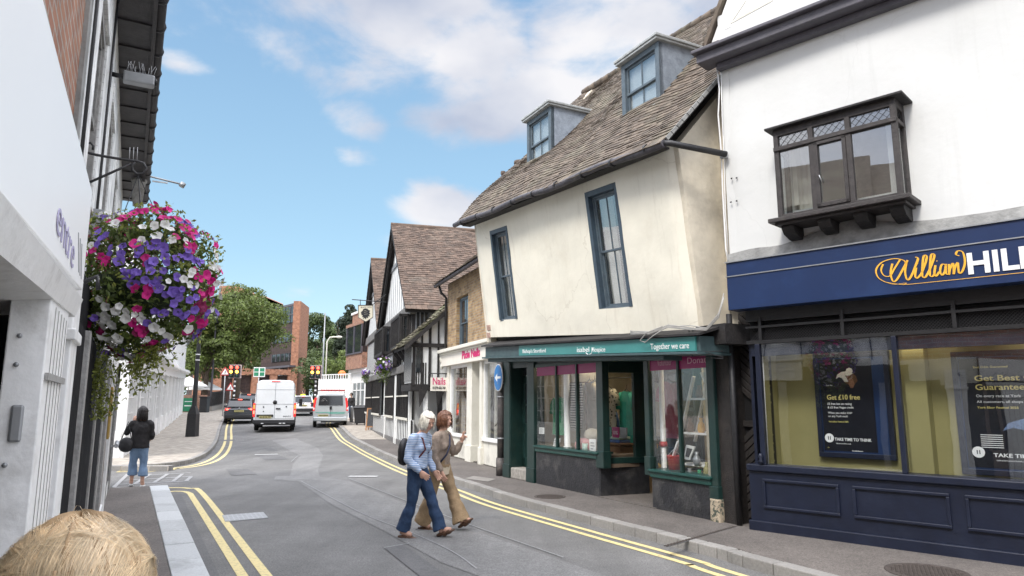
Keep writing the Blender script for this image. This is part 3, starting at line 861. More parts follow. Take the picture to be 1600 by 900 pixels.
def roof_tiles(F, quad, m_name, rows, tw=.17, th=.016, lift=.012, seed=1, jitter=.012, skip=None, wave=.03):
 """plain tiles laid row by row over a (possibly warped) slope: quad = eave-left, eave-right, ridge-right, ridge-left"""
 rnd = random.Random(seed); q = [Vector(p) for p in quad]; mb = MB()
 nrm = (q[1] - q[0]).cross(q[3] - q[0]).normalized()
 def S(a, b):
  p = q[0].lerp(q[1], a).lerp(q[3].lerp(q[2], a), b)
  return p + nrm * (wave * mnoise.noise(Vector((a * 5 + seed, b * 3, 0))) * min(1, 8 * b + .2))
 for r in range(rows):
  b0 = r / rows; b1 = (r + 1.55) / rows
  L_ = (S(1, b0) - S(0, b0)).length; n = max(1, int(L_ / tw)); off = (r % 2) * .5
  for i in range(-1, n + 1):
   a0 = (i + off) / n; a1 = (i + off + .965) / n
   a0 = max(a0, 0); a1 = min(a1, 1)
   if a1 - a0 < .15 / n: continue
   if skip and skip((a0 + a1) / 2, b0): continue
   j = rnd.uniform(0, jitter); k = rnd.uniform(-.12, .12) / rows; t = rnd.uniform(-jitter, jitter) * .5
   lo0 = S(a0, max(b0 + k, 0)) if r else S(a0, b0 - .02); lo1 = S(a1, max(b0 + k, 0)) if r else S(a1, b0 - .02)
   b1c = min(b1, 1)
   hi0 = S(a0, b1c); hi1 = S(a1, b1c)
   up = nrm * (lift * 2 + j); up2 = nrm * .004
   T_ = nrm * th
   mb.hexa([lo0 + up, lo1 + up + nrm * t, hi1 + up2, hi0 + up2, lo0 + up + T_, lo1 + up + T_ + nrm * t, hi1 + up2 + T_, hi0 + up2 + T_])
 return mb
# ------------------------------------------------------------------ the betting shop (navy, right)
A_ = G(1180, 828, .12); B_ = G(1600, 885, .12)
W = Frame(A_, B_)
RT = 6.4
def build_navy():
 root = thing('shop_building', 'white rendered building with a navy betting shop below and a dark oriel window above', 'building', tuple(W.W(2.5, 0, .12)))
 UL = -.16
 # upper white wall with the opening behind the oriel
 mb = MB()
 grid_wall(mb, W, UL, 6.6, 3.55, 6.95, [(.74, 1.90, 4.12, 5.12)], 0, .3, step=.2, amp=.02, seed=3, edge=.05)
 part(mb, 'wall', M['white_render'], root)
 # core of the house and its side
 back = Vector((T.n.x, T.n.y, 0)) * -8
 mb = MB()
 a = W.W(UL, -.3, .0); b = W.W(6.6, -.3, 0);
 p0 = W.W(UL, -.02, 3.0)
 mb.prism([p0, p0 + Vector((0, 0, 4.2)), p0 + back + Vector((0, 0, 4.2)), p0 + back], W.W(UL + .12, 0, 0) - W.W(UL, 0, 0))
 part(mb, 'side_wall', M['white_render'], root)
 # room behind the oriel
 mb = MB(); mb.fbox(W, .3, 3.0, -2.6, -2.5, 3.6, 6.2); mb.fbox(W, .2, .3, -2.6, -.3, 3.6, 6.2); mb.fbox(W, 3.0, 3.1, -2.6, -.3, 3.6, 6.2); mb.fbox(W, .2, 3.1, -2.6, -.3, 5.9, 6.0); mb.fbox(W, .2, 3.1, -2.6, -.3, 3.62, 3.7)
 part(mb, 'upper_room', M['room'], root)
 # gable above the cornice, set back a little
 mb = MB(); gx = [(-.05, 7.0), (6.6, 7.0), (3.4, 12.2)]
 g0 = W.pix(1112, 66, -.05); g1 = W.pix(1136, 0, -.05)
 sl = (g1[1] - g0[1]) / (g1[0] - g0[0])
 mb.fprism(W, [(g0[0], 6.86), (7.2, 6.86), (3.9, g0[1] + sl * (3.9 - g0[0])), (g0[0], g0[1])], -.35, -.05)
 part(mb, 'gable', M['white'], root)
 mb = MB()
 for (x0, y0, x1, y1) in ((1141, 36, 1165, 0), (1141, 36, 1207, 0), (1150, 30, 1215, -6)):
  pa = W.pix(x0, y0, -.04); pb = W.pix(x1, y1, -.04); mb.bar(W.W(pa[0], -.045, pa[1]), W.W(pb[0], -.045, pb[1]), .012, .02)
 part(mb, 'panel_moulding', M['offwhite'], root)
 mb = MB()
 top = (3.9, g0[1] + sl * (3.9 - g0[0]))
 for e, f in (((g0[0] - .08, g0[1] - .1), top),):
  mb.prism([W.W(e[0], .02, e[1]), W.W(f[0], .02, f[1]), W.W(f[0], .02, f[1] + .13), W.W(e[0], .02, e[1] + .13)], W.W(0, -4.5, 0) - W.W(0, 0, 0))
 part(mb, 'gable_verge', M['tile'], root)
 # cornice / jetty board
 mb = MB()
 c0 = W.pix(1085, 84, .34)[0]; zt = W.pix(1085, 82, .34)[1]; zb = W.pix(1090, 97, .34)[1]
 mb.fprism(W, [(c0, zb), (6.6, zb), (6.6, zt - .03), (c0, zt - .03)], .0, .30)
 mb.fbox(W, c0 - .04, 6.6, -.05, .38, zt - .03, zt + .02)
 mb.fbox(W, c0 + .2, 6.6, .0, .12, zb - .09, zb - .002)
 part(mb, 'cornice', M['bargeboard'], root, bevel=.012)
 # wall brackets and clips on the render
 mb = MB()
 for x, y in ((1124, 95), (1307, 8)):
  u, z = W.pix(x, y, .03); mb.tube([W.W(u, .0, z), W.W(u + .02, .05, z - .04), W.W(u + .06, .03, z - .10)], .010, 6)
 for x, y in ((1142, 279), (1150, 278), (1141, 316), (1150, 314)):
  u, z = W.pix(x, y, .03); mb.tube([W.W(u, .0, z), W.W(u, .03, z), W.W(u + .02, .03, z + .005)], .007, 6)
 part(mb, 'bracket', M['iron'], root)
 mb = MB(); pts = [W.pix(x, y, .015) for x, y in ((1120, 100), (1124, 140), (1122, 180), (1127, 240), (1129, 300), (1134, 390), (1138, 410))]
 mb.tube([W.W(u, .012, z) for u, z in pts], .011, 6)
 pts = [W.pix(x, y, .015) for x, y in ((1126, 100), (1128, 180), (1131, 240), (1133, 330), (1138, 400))]
 mb.tube([W.W(u, .010, z) for u, z in pts], .007, 6)
 part(mb, 'cable', M['white'], root)
 mb = MB(); u, z = W.pix(1131, 242, .03); mb.fbox(W, u - .05, u + .05, 0, .06, z - .05, z + .04); part(mb, 'junction_box', M['steel'], root, bevel=.008)
 # rough grey lead-and-mortar band over the fascia
 mb = MB()
 n = 46; rnd = random.Random(3)
 lo = []; hi = []
 for i in range(n + 1):
  u = UL + (6.6 - UL) * i / n
  t = 3.70 + .03 * mnoise.noise(Vector((u * 2.3, 0, 0))) + (.16 * max(0, 1 - abs(u - 1.4) / .9) if .5 < u < 2.3 else 0)
  hi.append((u, t)); lo.append((u, 3.52))
 for i in range(n):
  mb.hexa([W.W(lo[i][0], .09, 3.50), W.W(lo[i + 1][0], .09, 3.50), W.W(lo[i + 1][0], -.01, 3.50), W.W(lo[i][0], -.01, 3.50),
     W.W(hi[i][0], .03, hi[i][1]), W.W(hi[i + 1][0], .03, hi[i + 1][1]), W.W(hi[i + 1][0], -.01, hi[i + 1][1]), W.W(hi[i][0], -.01, hi[i][1])])
 part(mb, 'mortar_band', M['grime_render'], root)
 # fascia
 FD = .20
 fa = W.pix(1138, 485, FD); fb = W.pix(1600, 445, FD); ft = W.pix(1138, 412, FD)
 fz0 = fa[1]; fz1 = 3.52; fu = fa[0]
 fas = MB(); fas.fbox(W, fu, 6.6, -.05, FD, fz0, 3.53)
 fo = part(fas, 'fascia', M['navysign'], root, bevel=.006)
 mb = MB(); zc = W.pix(1140, 433, FD)[1]; mb.fbox(W, fu - .01, 6.6, FD - .01, FD + .012, zc, zc + .012); mb.fbox(W, fu - .01, 6.6, FD - .01, FD + .02, 3.53, 3.545)
 part(mb, 'trim_strip', M['metal'], fo)
 # lettering: a flowing script word then heavy capitals
 mb = MB()
 u0, z0 = W.pix(1372, 452, FD); u1, z1 = W.pix(1507, 400, FD); uw = u1 - u0
 def stroke(pts, r=.011, n=10):
  P_ = [Vector(p) for p in pts]; out = []
  for i in range(len(P_) - 1):
   a = P_[max(i - 1, 0)]; b = P_[i]; c = P_[i + 1]; d = P_[min(i + 2, len(P_) - 1)]
   for k in range(n):
    t = k / n; out.append(.5 * (2 * b + (c - a) * t + (2 * a - 5 * b + 4 * c - d) * t * t + (3 * b - a - 3 * c + d) * t ** 3))
  out.append(P_[-1])
  for k in range(len(out) - 1):
   a, b = out[k], out[k + 1]; dv = b - a
   if dv.length < 1e-6: continue
   # broad-nib pen: strokes swell when they run down the slant
   ang = abs(dv.normalized().dot(Vector((.35, .94)))); w = r * (.55 + .9 * ang ** 3)
   nv = Vector((-dv.y, dv.x)).normalized() * w * .62
   q = [(a + nv), (a - nv), (b - nv), (b + nv)]
   q = [(p.x, p.y) for p in q]
   vs = [W.W(x, FD + .010 + .0002 * (k % 3), z) for x, z in q]
   nn = (vs[1] - vs[0]).cross(vs[2] - vs[0])
   mb.add(vs, [(0, 1, 2, 3)] if nn.dot(W.D) > 0 else [(3, 2, 1, 0)])
 H_ = .235
 def s(pts, r=.011): stroke([(u0 + x * uw, 3.02 + y * H_) for x, y in pts], r)
 s([(.10, .10), (.02, .35), (.0, .75), (.08, 1.08), (.22, 1.18), (.33, 1.05), (.36, .85)])
 s([(.09, .98), (.06, .7), (.09, .42), (.16, .38), (.22, .7), (.30, 1.12)])
 s([(.20, .95), (.17, .5), (.19, .10), (.24, .18), (.33, .7), (.38, 1.02)], .013)
 s([(.37, .98), (.34, .5), (.355, .10), (.40, .22), (.47, .75), (.50, 1.05), (.47, 1.12)], .013)
 s([(.47, .62), (.45, .25), (.47, .12), (.52, .3)], .013); s([(.485, .82), (.495, .80)], .016)
 s([(.52, .3), (.58, .8), (.60, 1.1), (.565, 1.1), (.54, .6), (.53, .2), (.56, .12), (.61, .4)], .013)
 s([(.61, .4), (.665, .85), (.685, 1.12), (.65, 1.12), (.625, .6), (.615, .2), (.64, .12), (.67, .25)], .013)
 s([(.685, .62), (.665, .25), (.68, .12), (.72, .3)], .013); s([(.70, .82), (.71, .80)], .016)
 s([(.79, .6), (.755, .62), (.73, .35), (.745, .13), (.78, .3), (.80, .62), (.79, .2), (.82, .14)], .012)
 s([(.83, .6), (.825, .3), (.82, .12), (.84, .4), (.875, .62), (.875, .3), (.87, .12), (.89, .4), (.925, .62), (.925, .3), (.93, .13), (.965, .22), (1.0, .6), (.99, 1.05), (.94, 1.15), (.915, 1.0), (.95, .92)], .012)
 s([(.10, .10), (.3, -.10), (.6, -.13), (1.5, -.14), (2.6, -.14)], .007)
 s([(.10, .10), (.20, -.05), (.34, -.05), (.30, -.12)], .005)
 text_mb(W, 'HILL', W.pix(1515, 440, FD)[0], 3.035, FD + .006, .305, th=.006, bold=.03, mb=MB()).build('lettering', M['white'], fo)
 part(mb, 'lettering', M['gold'], fo)
 # mesh vents band and shopfront frame
 zs0 = .93; zt0 = 2.47
 mb = MB(); mb.fbox(W, .02, 6.6, -.12, -.02, 2.75, fz0 + .03); mb.fbox(W, .02, 6.6, -.10, -.0, 2.455, 2.50)
 for x in (1187, 1316, 1492):
  u = W.pix(x, 510)[0]; mb.fbox(W, u - .02, u + .02, -.10, .005, 2.5, 2.8)
 mb.fbox(W, 4.2, 4.25, -.1, .005, 2.5, 2.8)
 mb.fbox(W, .02, 6.6, -.10, .004, 2.66, 2.69)
 part(mb, 'vent_frame', M['black'], root)
 mb = MB()
 st = .035
 u = .05
 while u < 6.4:
  mb.bar(W.W(u, -.05, 2.5), W.W(u + .16, -.05, 2.66), .007, .004); mb.bar(W.W(u + .16, -.054, 2.5), W.W(u, -.054, 2.66), .007, .004); u += st
 part(mb, 'vent_mesh', M['iron'], root)
 mb = MB(); mb.fbox(W, .02, 6.6, -.16, -.12, 2.45, 2.9); part(mb, 'vent_back', M['dark'], root)
 # frame, mullions
 mb = MB()
 mul = [W.pix(1187, 620)[0] - .0, W.pix(1405, 640)[0], 3.95, 5.6]
 mb.fbox(W, mul[0] - .035, mul[0] + .03, -.08, .0, zs0, 2.455)
 for u in mul[1:]: mb.fbox(W, u - .028, u + .028, -.08, 0, zs0, 2.455)
 mb.fbox(W, 6.5, 6.6, -.08, 0, zs0, 2.455)
 part(mb, 'window_frame', M['navy'], root, bevel=.008)
 mb = MB(); mb.lathe(W.W(mul[0] - .02, .03, .95), [(.028, 0), (.032, .02), (.018, .05), (.03, .09), (.014, .12)], 12); part(mb, 'turned_finial', M['navy'], root)
 ends = mul + [6.5]
 for a, b in zip(ends, ends[1:]):
  g = MB(); g.fbox(W, a + .028, b - .028, -.045, -.038, zs0, 2.455); part(g, 'window_pane', M['glass'], root)
 # stall riser with raised panels
 mb = MB()
 ul = W.pix(1172, 790)[0]
 mb.fbox(W, ul, 6.6, -.25, -.01, .1, zs0 - .08)
 mb.fbox(W, ul - .01, 6.6, -.25, .03, zs0 - .08, zs0)
 mb.fbox(W, ul - .02, 6.6, -.2, .02, .1, .24)
 so_ = part(mb, 'stall_riser', M['navy'], root, bevel=.010)
 pn = [((1192, 742), (1312, 758), (1312, 803), (1192, 783))]
 lim = [(W.pix(1192, 760)[0], W.pix(1312, 780)[0]), (W.pix(1333, 780)[0], W.pix(1486, 800)[0]), (W.pix(1512, 820)[0], 3.7), (3.95, 5.0), (5.2, 6.3)]
 for a, b in lim:
  m2 = MB(); z0_, z1_ = .40, .76; w = .035
  for q in ((a, b, z0_, z0_ + w), (a, b, z1_ - w, z1_), (a, a + w, z0_ + w, z1_ - w), (b - w, b, z0_ + w, z1_ - w)): m2.fbox(W, q[0], q[1], -.012, .018, q[2], q[3])
  part(m2, 'panel_moulding', M['navy'], so_, bevel=.008)
 # display: window bed, mustard walls, framed posters
 mb = MB(); mb.fbox(W, .05, 6.5, -.75, -.1, .80, .86); part(mb, 'window_bed', M['carpet'], root)
 mb = MB()
 mb.fbox(W, .12, 6.5, -.62, -.58, .86, 2.42)
 pa_, pb_ = W.pix(1418, 650, -.4)[0], W.pix(1452, 650, -.4)[0]; mb.fbox(W, pa_, pb_, -.58, -.40, .86, 2.42)
 mb.fbox(W, .10, .14, -.58, -.1, .86, 2.42)
 part(mb, 'display_wall', M['yellow_wall'], root)
 mb = MB(); mb.fbox(W, .0, 6.5, -.9, -.1, 2.40, 2.455); mb.fbox(W, 0, .04, -.9, -.1, .86, 2.45); mb.fbox(W, .0, 6.5, -.95, -.9, .8, 2.45)
 mb.fbox(W, .05, 6.5, -.12, -.05, 2.30, 2.45)
 part(mb, 'display_soffit', M['navy'], root)
 for i, (a, b) in enumerate(((.6, 2.2), (2.8, 4.4))):
  mb = MB(); mb.fbox(W, a, b, -.34, -.30, 2.375, 2.398); part(mb, 'display_light', M['lamp_warm'], root)
 mb = MB(); mb.tube([W.W(.16, -.12, .86), W.W(.16, -.12, 2.35)], .018, 8); part(mb, 'display_pole', M['white'], root)
 return root
def poster(F, u0, u1, z0, z1, d, kind):
 lab = {'a': 'black betting poster offering ten pounds free in a navy frame behind glass', 'b': 'black betting poster about best odds in a navy frame at the right edge'}[kind]
 t = thing('poster', lab, 'poster', tuple(F.W((u0 + u1) / 2, d, z0)), group='posters in the betting shop window')
 mb = MB(); w = .06
 for q in ((u0, u1, z0, z0 + w), (u0, u1, z1 - w, z1), (u0, u0 + w, z0 + w, z1 - w), (u1 - w, u1, z0 + w, z1 - w)): mb.fbox(F, q[0], q[1], d - .04, d + .02, q[2], q[3])
 part(mb, 'frame', M['navy'], t, bevel=.004)
 u0 += w; u1 -= w; z0 += w; z1 -= w
 mb = MB(); mb.fbox(F, u0, u1, d - .03, d, z0, z1); sh = part(mb, 'sheet', M['poster_navy'], t)
 pw = u1 - u0; ph = z1 - z0
 pu1 = u0 + pw * (.82 if kind == 'a' else 1.0); PW = pu1 - u0
 mb = MB(); mb.fbox(F, u0 + .01, pu1, d - .01, d + .004, z0 + .02, z1 - .02); part(mb, 'black_panel', M['poster_black'], t)
 dd = d + .005
 X = lambda x: u0 + PW * x
 Z = lambda y: z0 + ph * y
 def tx(s, x, y, size, m, wd=None, bold=.0, mb=None): return text_mb(F, s, X(x), Z(y), dd, size, .002, width=(wd * PW if wd else None), bold=bold, mb=mb)
 wm, ym = MB(), MB()
 if kind == 'a':
  tx('Get £10 free', .13, .555, .085, 0, .62, .012, ym)
  tx('£5 free bet on racing', .13, .50, .036, 0, .46, .012, wm); tx('& £5 free Vegas credit', .13, .462, .036, 0, .49, .012, wm)
  tx('When you stake £10+', .13, .405, .036, 0, .46, .0, wm); tx('on any York multi', .13, .370, .036, 0, .37, .0, wm)
  tx('York Ebor Festival 2025', .13, .315, .026, 0, .37, .0, ym)
  tx('TAKE TIME TO THINK', .22, .125, .05, 0, .68, .02, wm); tx('taketimetothink.co.uk', .24, .09, .022, 0, .28, 0, wm)
  tx('GambleAware', .53, .02, .02, 0, .2, .01, wm); tx('18+', .075, .045, .018, 0, None, 0, ym)
  tx('Free Bet', .13, .70, .024, 0, .12, 0, wm)
  cxy = [(X(.12), Z(.15), .055)]
 else:
  tx('Best Odds Guaranteed', .13, .895, .032, 0, .28, .01, ym)
  tx('Get Best Odds', .13, .78, .088, 0, .62, .015, ym); tx('Guaranteed', .13, .70, .088, 0, .44, .015, ym)
  tx('On every race at York', .13, .635, .042, 0, .36, .005, wm); tx('All customers, all shops', .13, .585, .036, 0, .37, .0, wm)
  tx('York Ebor Festival 2025', .13, .535, .032, 0, .33, 0, ym)
  tx('TAKE TIME TO THINK', .22, .115, .055, 0, .62, .02, wm); tx('taketimetothink.co.uk', .24, .08, .022, 0, .28, 0, wm)
  tx('GambleAware', .58, .03, .02, 0, .2, .01, wm)
  for k in range(7): wm.fbox(F, X(.13), X(.31), dd, dd + .001, Z(.30 - k * .018), Z(.306 - k * .018))
  cxy = [(X(.10), Z(.15), .06)]
 for cx, cz, r in cxy:
  n = 24; wm.fprism(F, [(cx + r * math.cos(i * 2 * math.pi / n), cz + r * math.sin(i * 2 * math.pi / n)) for i in range(n)], dd, dd + .002)
  km = MB()
  for o in (-.016, .008): km.fbox(F, cx + o, cx + o + .009, dd + .002, dd + .004, cz - .022, cz + .022)
  part(km, 'pause_mark', M['poster_black'], t)
 part(wm, 'lettering', M['print_white'], t); part(ym, 'lettering', M['print_yellow'], t)
 # printed picture of a jockey on a racehorse, seen head on
 def blob(pts, m, k, nm):
  b = MB(); b.fprism(F, [(X(x), Z(y)) for x, y in pts], dd + .0005 * k, dd + .0005 * k + .001); part(b, nm, m, t)
 if kind == 'a':
  cx, cy, s = .56, .80, 1.0
 else:
  cx, cy, s = .66, .38, 1.5
 S = lambda pts: [(cx + x * s * 1.15, cy + y * s * .66) for x, y in pts]
 blob(S([(-.10, -.02), (-.02, .05), (.06, .06), (.13, .0), (.15, -.08), (.10, -.13), (.02, -.14), (-.06, -.10)]), M['print_brown'], 1, 'printed_horse')
 blob(S([(.02, -.04), (.08, -.04), (.10, -.13), (.07, -.19), (.03, -.19), (.0, -.12)]), M['print_tan'], 2, 'printed_horse')
 blob(S([(-.20, -.04), (-.17, .03), (-.10, .07), (-.05, .075), (-.06, .02), (-.02, -.03), (.0, -.09), (-.06, -.09), (-.1, -.03), (-.15, -.01)]), M['print_silk'] if kind == 'a' else M['print_blue'], 3, 'printed_jockey')
 blob(S([(-.10, .04), (-.02, .09), (.06, .09), (.08, .04), (.03, .01), (-.05, .01)]), M['print_silk'] if kind == 'a' else M['print_blue'], 4, 'printed_jockey')
 blob(S([(-.02, .07), (-.015, .115), (.03, .135), (.075, .115), (.085, .07), (.04, .055)]), M['print_silk'] if kind == 'a' else M['print_navy'], 5, 'printed_cap')
 return t
M['poster_navy'] = mat('poster_navy_print', (.012, .03, .09), .3, .1)
M['poster_black'] = mat('poster_black_print', (.008, .009, .014), .3, .2)
M['print_white'] = mat('print_white', (.75, .76, .76), .5, .02)
M['print_yellow'] = mat('print_yellow', (.72, .62, .22), .5, .02)
M['print_brown'] = mat('print_brown', (.10, .045, .02), .5, .5, 60)
M['print_tan'] = mat('print_tan', (.22, .11, .06), .5, .5, 60)
M['print_silk'] = mat('print_silk', (.52, .52, .48), .5, .25, 60)
M['print_blue'] = mat('print_blue', (.10, .15, .26), .5, .6, 70)
M['print_navy'] = mat('print_navy', (.02, .03, .06), .5, .2, 60)
# ------------------------------------------------------------------ frames of the green charity shop
TA = G(787, 745, .12); TB = G(1105, 812, .12)
T = Frame(TA, TB)
build_navy()
def posters():
 d = -.53
 a0 = W.pix(1276, 640, d)[0]; a1 = W.pix(1395, 640, d)[0]; z0 = W.pix(1276, 713, d)[1]; z1 = W.pix(1276, 553, d)[1]
 poster(W, a0, a1, z0, z1, d, 'a')
 d = -.53
 a0 = W.pix(1494, 640, d)[0]; z0 = W.pix(1500, 740, d)[1]
 poster(W, a0, a0 + 1.25, z0, W.pix(1494, 550, d)[1], d, 'b')
posters()
def oriel():
 D = .34
 t = thing('oriel_window', 'dark brown oriel window with leaded top lights on the white wall', 'window', tuple(W.W(1.45, .1, 3.9)))
 u0 = W.pix(1213, 300, D)[0]; u1 = W.pix(1408, 270, D)[0]
 zb = W.pix(1213, 343, D)[1]; zt = W.pix(1213, 203, D)[1]; ztr = W.pix(1213, 233, D)[1]
 zb2 = W.pix(1412, 312, D)[1]
 mb = MB()
 ms = [u0 + (u1 - u0) * k for k in (0, .325, .63, 1)]
 P_ = .05
 for i, u in enumerate(ms):
  a, b = (u, u + .06) if i == 0 else ((u - .06, u) if i == 3 else (u - .03, u + .03))
  mb.fbox(W, a, b, D - .07, D, zb, zt)
 mb.fbox(W, u0, u1, D - .06, D - .004, zt - .09, zt); mb.fbox(W, u0, u1, D - .06, D + .018, ztr - .035, ztr + .02); mb.fbox(W, u0, u1, D - .06, D - .004, zb, zb + .05)
 for uu in (u0, u1 - .05):
  mb.fbox(W, uu + .001, uu + .049, .0, D - .07, zt - .09, zt); mb.fbox(W, uu - .006, uu + .056, 0, D - .06, ztr - .03, ztr + .02); mb.fbox(W, uu, uu + .05, 0, D - .07, zb, zb + .05)
  mb.fbox(W, uu - .003, uu + .053, 0, .06, zb, zt)
 part(mb, 'frame', M['darkbrown'], t, bevel=.006)
 # opening casement in the middle light
 mb = MB(); a, b = ms[1] + .03, ms[2] - .03
 for q in ((a, a + .045, zb + .05, ztr - .035), (b - .045, b, zb + .05, ztr - .035), (a, b, zb + .05, zb + .10), (a, b, ztr - .08, ztr - .035)): mb.fbox(W, q[0], q[1], D - .05, D + .008, q[2], q[3])
 c = part(mb, 'casement', M['darkbrown'], t, bevel=.005)
 mb = MB(); mb.tube([W.W(a + .07, D + .005, 4.32), W.W(a + .05, D + .02, 4.40)], .006, 6); part(mb, 'stay', M['steel'], c)
 def lights(pa, pb, za, zb_, lead, side=None):
  g = MB()
  if side is None: g.fbox(W, pa, pb, D - .035, D - .030, za, zb_)
  else: g.fbox(W, side + .022, side + .027, pa, pb, za, zb_)
  part(g, 'pane', M['glass_strong'], t)
  if lead:
   l = MB(); st = .085; w_ = pb - pa; h_ = zb_ - za
   k = -h_
   def pt(x, z): return W.W(x, D - .028, z) if side is None else W.W(side + .03, x, z)
   while k < w_:
    for sgn in (1, -1):
     s0 = max(0, -k); s1 = min(h_, w_ - k)
     if s1 > s0:
      xa, xb = pa + k + s0, pa + k + s1
      za_, zb2_ = (za + s0, za + s1) if sgn > 0 else (zb_ - s0, zb_ - s1)
      l.bar(pt(xa, za_), pt(xb, zb2_), .006, .004)
    k += st
   part(l, 'leading', M['iron'], t)
 for i in range(3):
  a, b = ms[i] + .03, ms[i + 1] - .03
  lights(a, b, ztr + .02, zt - .09, True); lights(a, b, zb + .05, ztr - .035, False)
 for s_ in (u0, u1 - .05):
  lights(.06, D - .07, ztr + .02, zt - .09, True, s_); lights(.06, D - .07, zb + .05, ztr - .03, False, s_)
 # lead-covered top, ledge and brackets
 mb = MB(); mb.prism([W.W(u0 - .08, D + .07, zt), W.W(u1 + .1, D + .07, zt), W.W(u1 + .1, -.0, zt), W.W(u0 - .08, 0, zt)], (0, 0, .03))
 mb.prism([W.W(u0 - .04, D + .03, zt + .03), W.W(u1 + .04, D + .03, zt + .03), W.W(u1 + .04, .0, zt + .1), W.W(u0 - .04, 0, zt + .1)], (0, 0, .012))
 part(mb, 'lead_top', M['blackwood'], t, bevel=.006)
 mb = MB(); mb.fbox(W, u0 - .09, u1 + .09, 0, D + .10, zb - .055, zb - .002); mb.fbox(W, u0 - .03, u1 + .03, 0, D + .04, zb - .09, zb - .055)
 part(mb, 'ledge', M['darkbrown'], t, bevel=.008)
 for k in (.06, .37, .66, .93):
  u = u0 + (u1 - u0) * k; mb = MB()
  prof = [(0, zb - .09), (D - .02, zb - .09), (D - .02, zb - .13), (D - .08, zb - .19), (.10, zb - .235), (0, zb - .24)]
  a = [W.W(u - .06, x, z) for x, z in prof]
  mb.prism(a, W.W(.15, 0, 0) - W.W(0, 0, 0)); part(mb, 'bracket', M['blackwood'], t, bevel=.006)
 mb = MB(); mb.fbox(W, u0 + .06, u0 + .12, -.06, -.05, 4.2, 5.0)
 n = 16; pts = [(u0 + .08 + .32 * i / n, -.12 + .025 * math.sin(i * 1.7)) for i in range(n + 1)]
 mb.smooth = True
 mb.add([W.W(u, q, zb + .02) for u, q in pts] + [W.W(u, q, zt - .05) for u, q in pts], [(i, i + 1, i + n + 2, i + n + 1) for i in range(n)])
 part(mb, 'curtain', M['curtain'], t)
oriel()
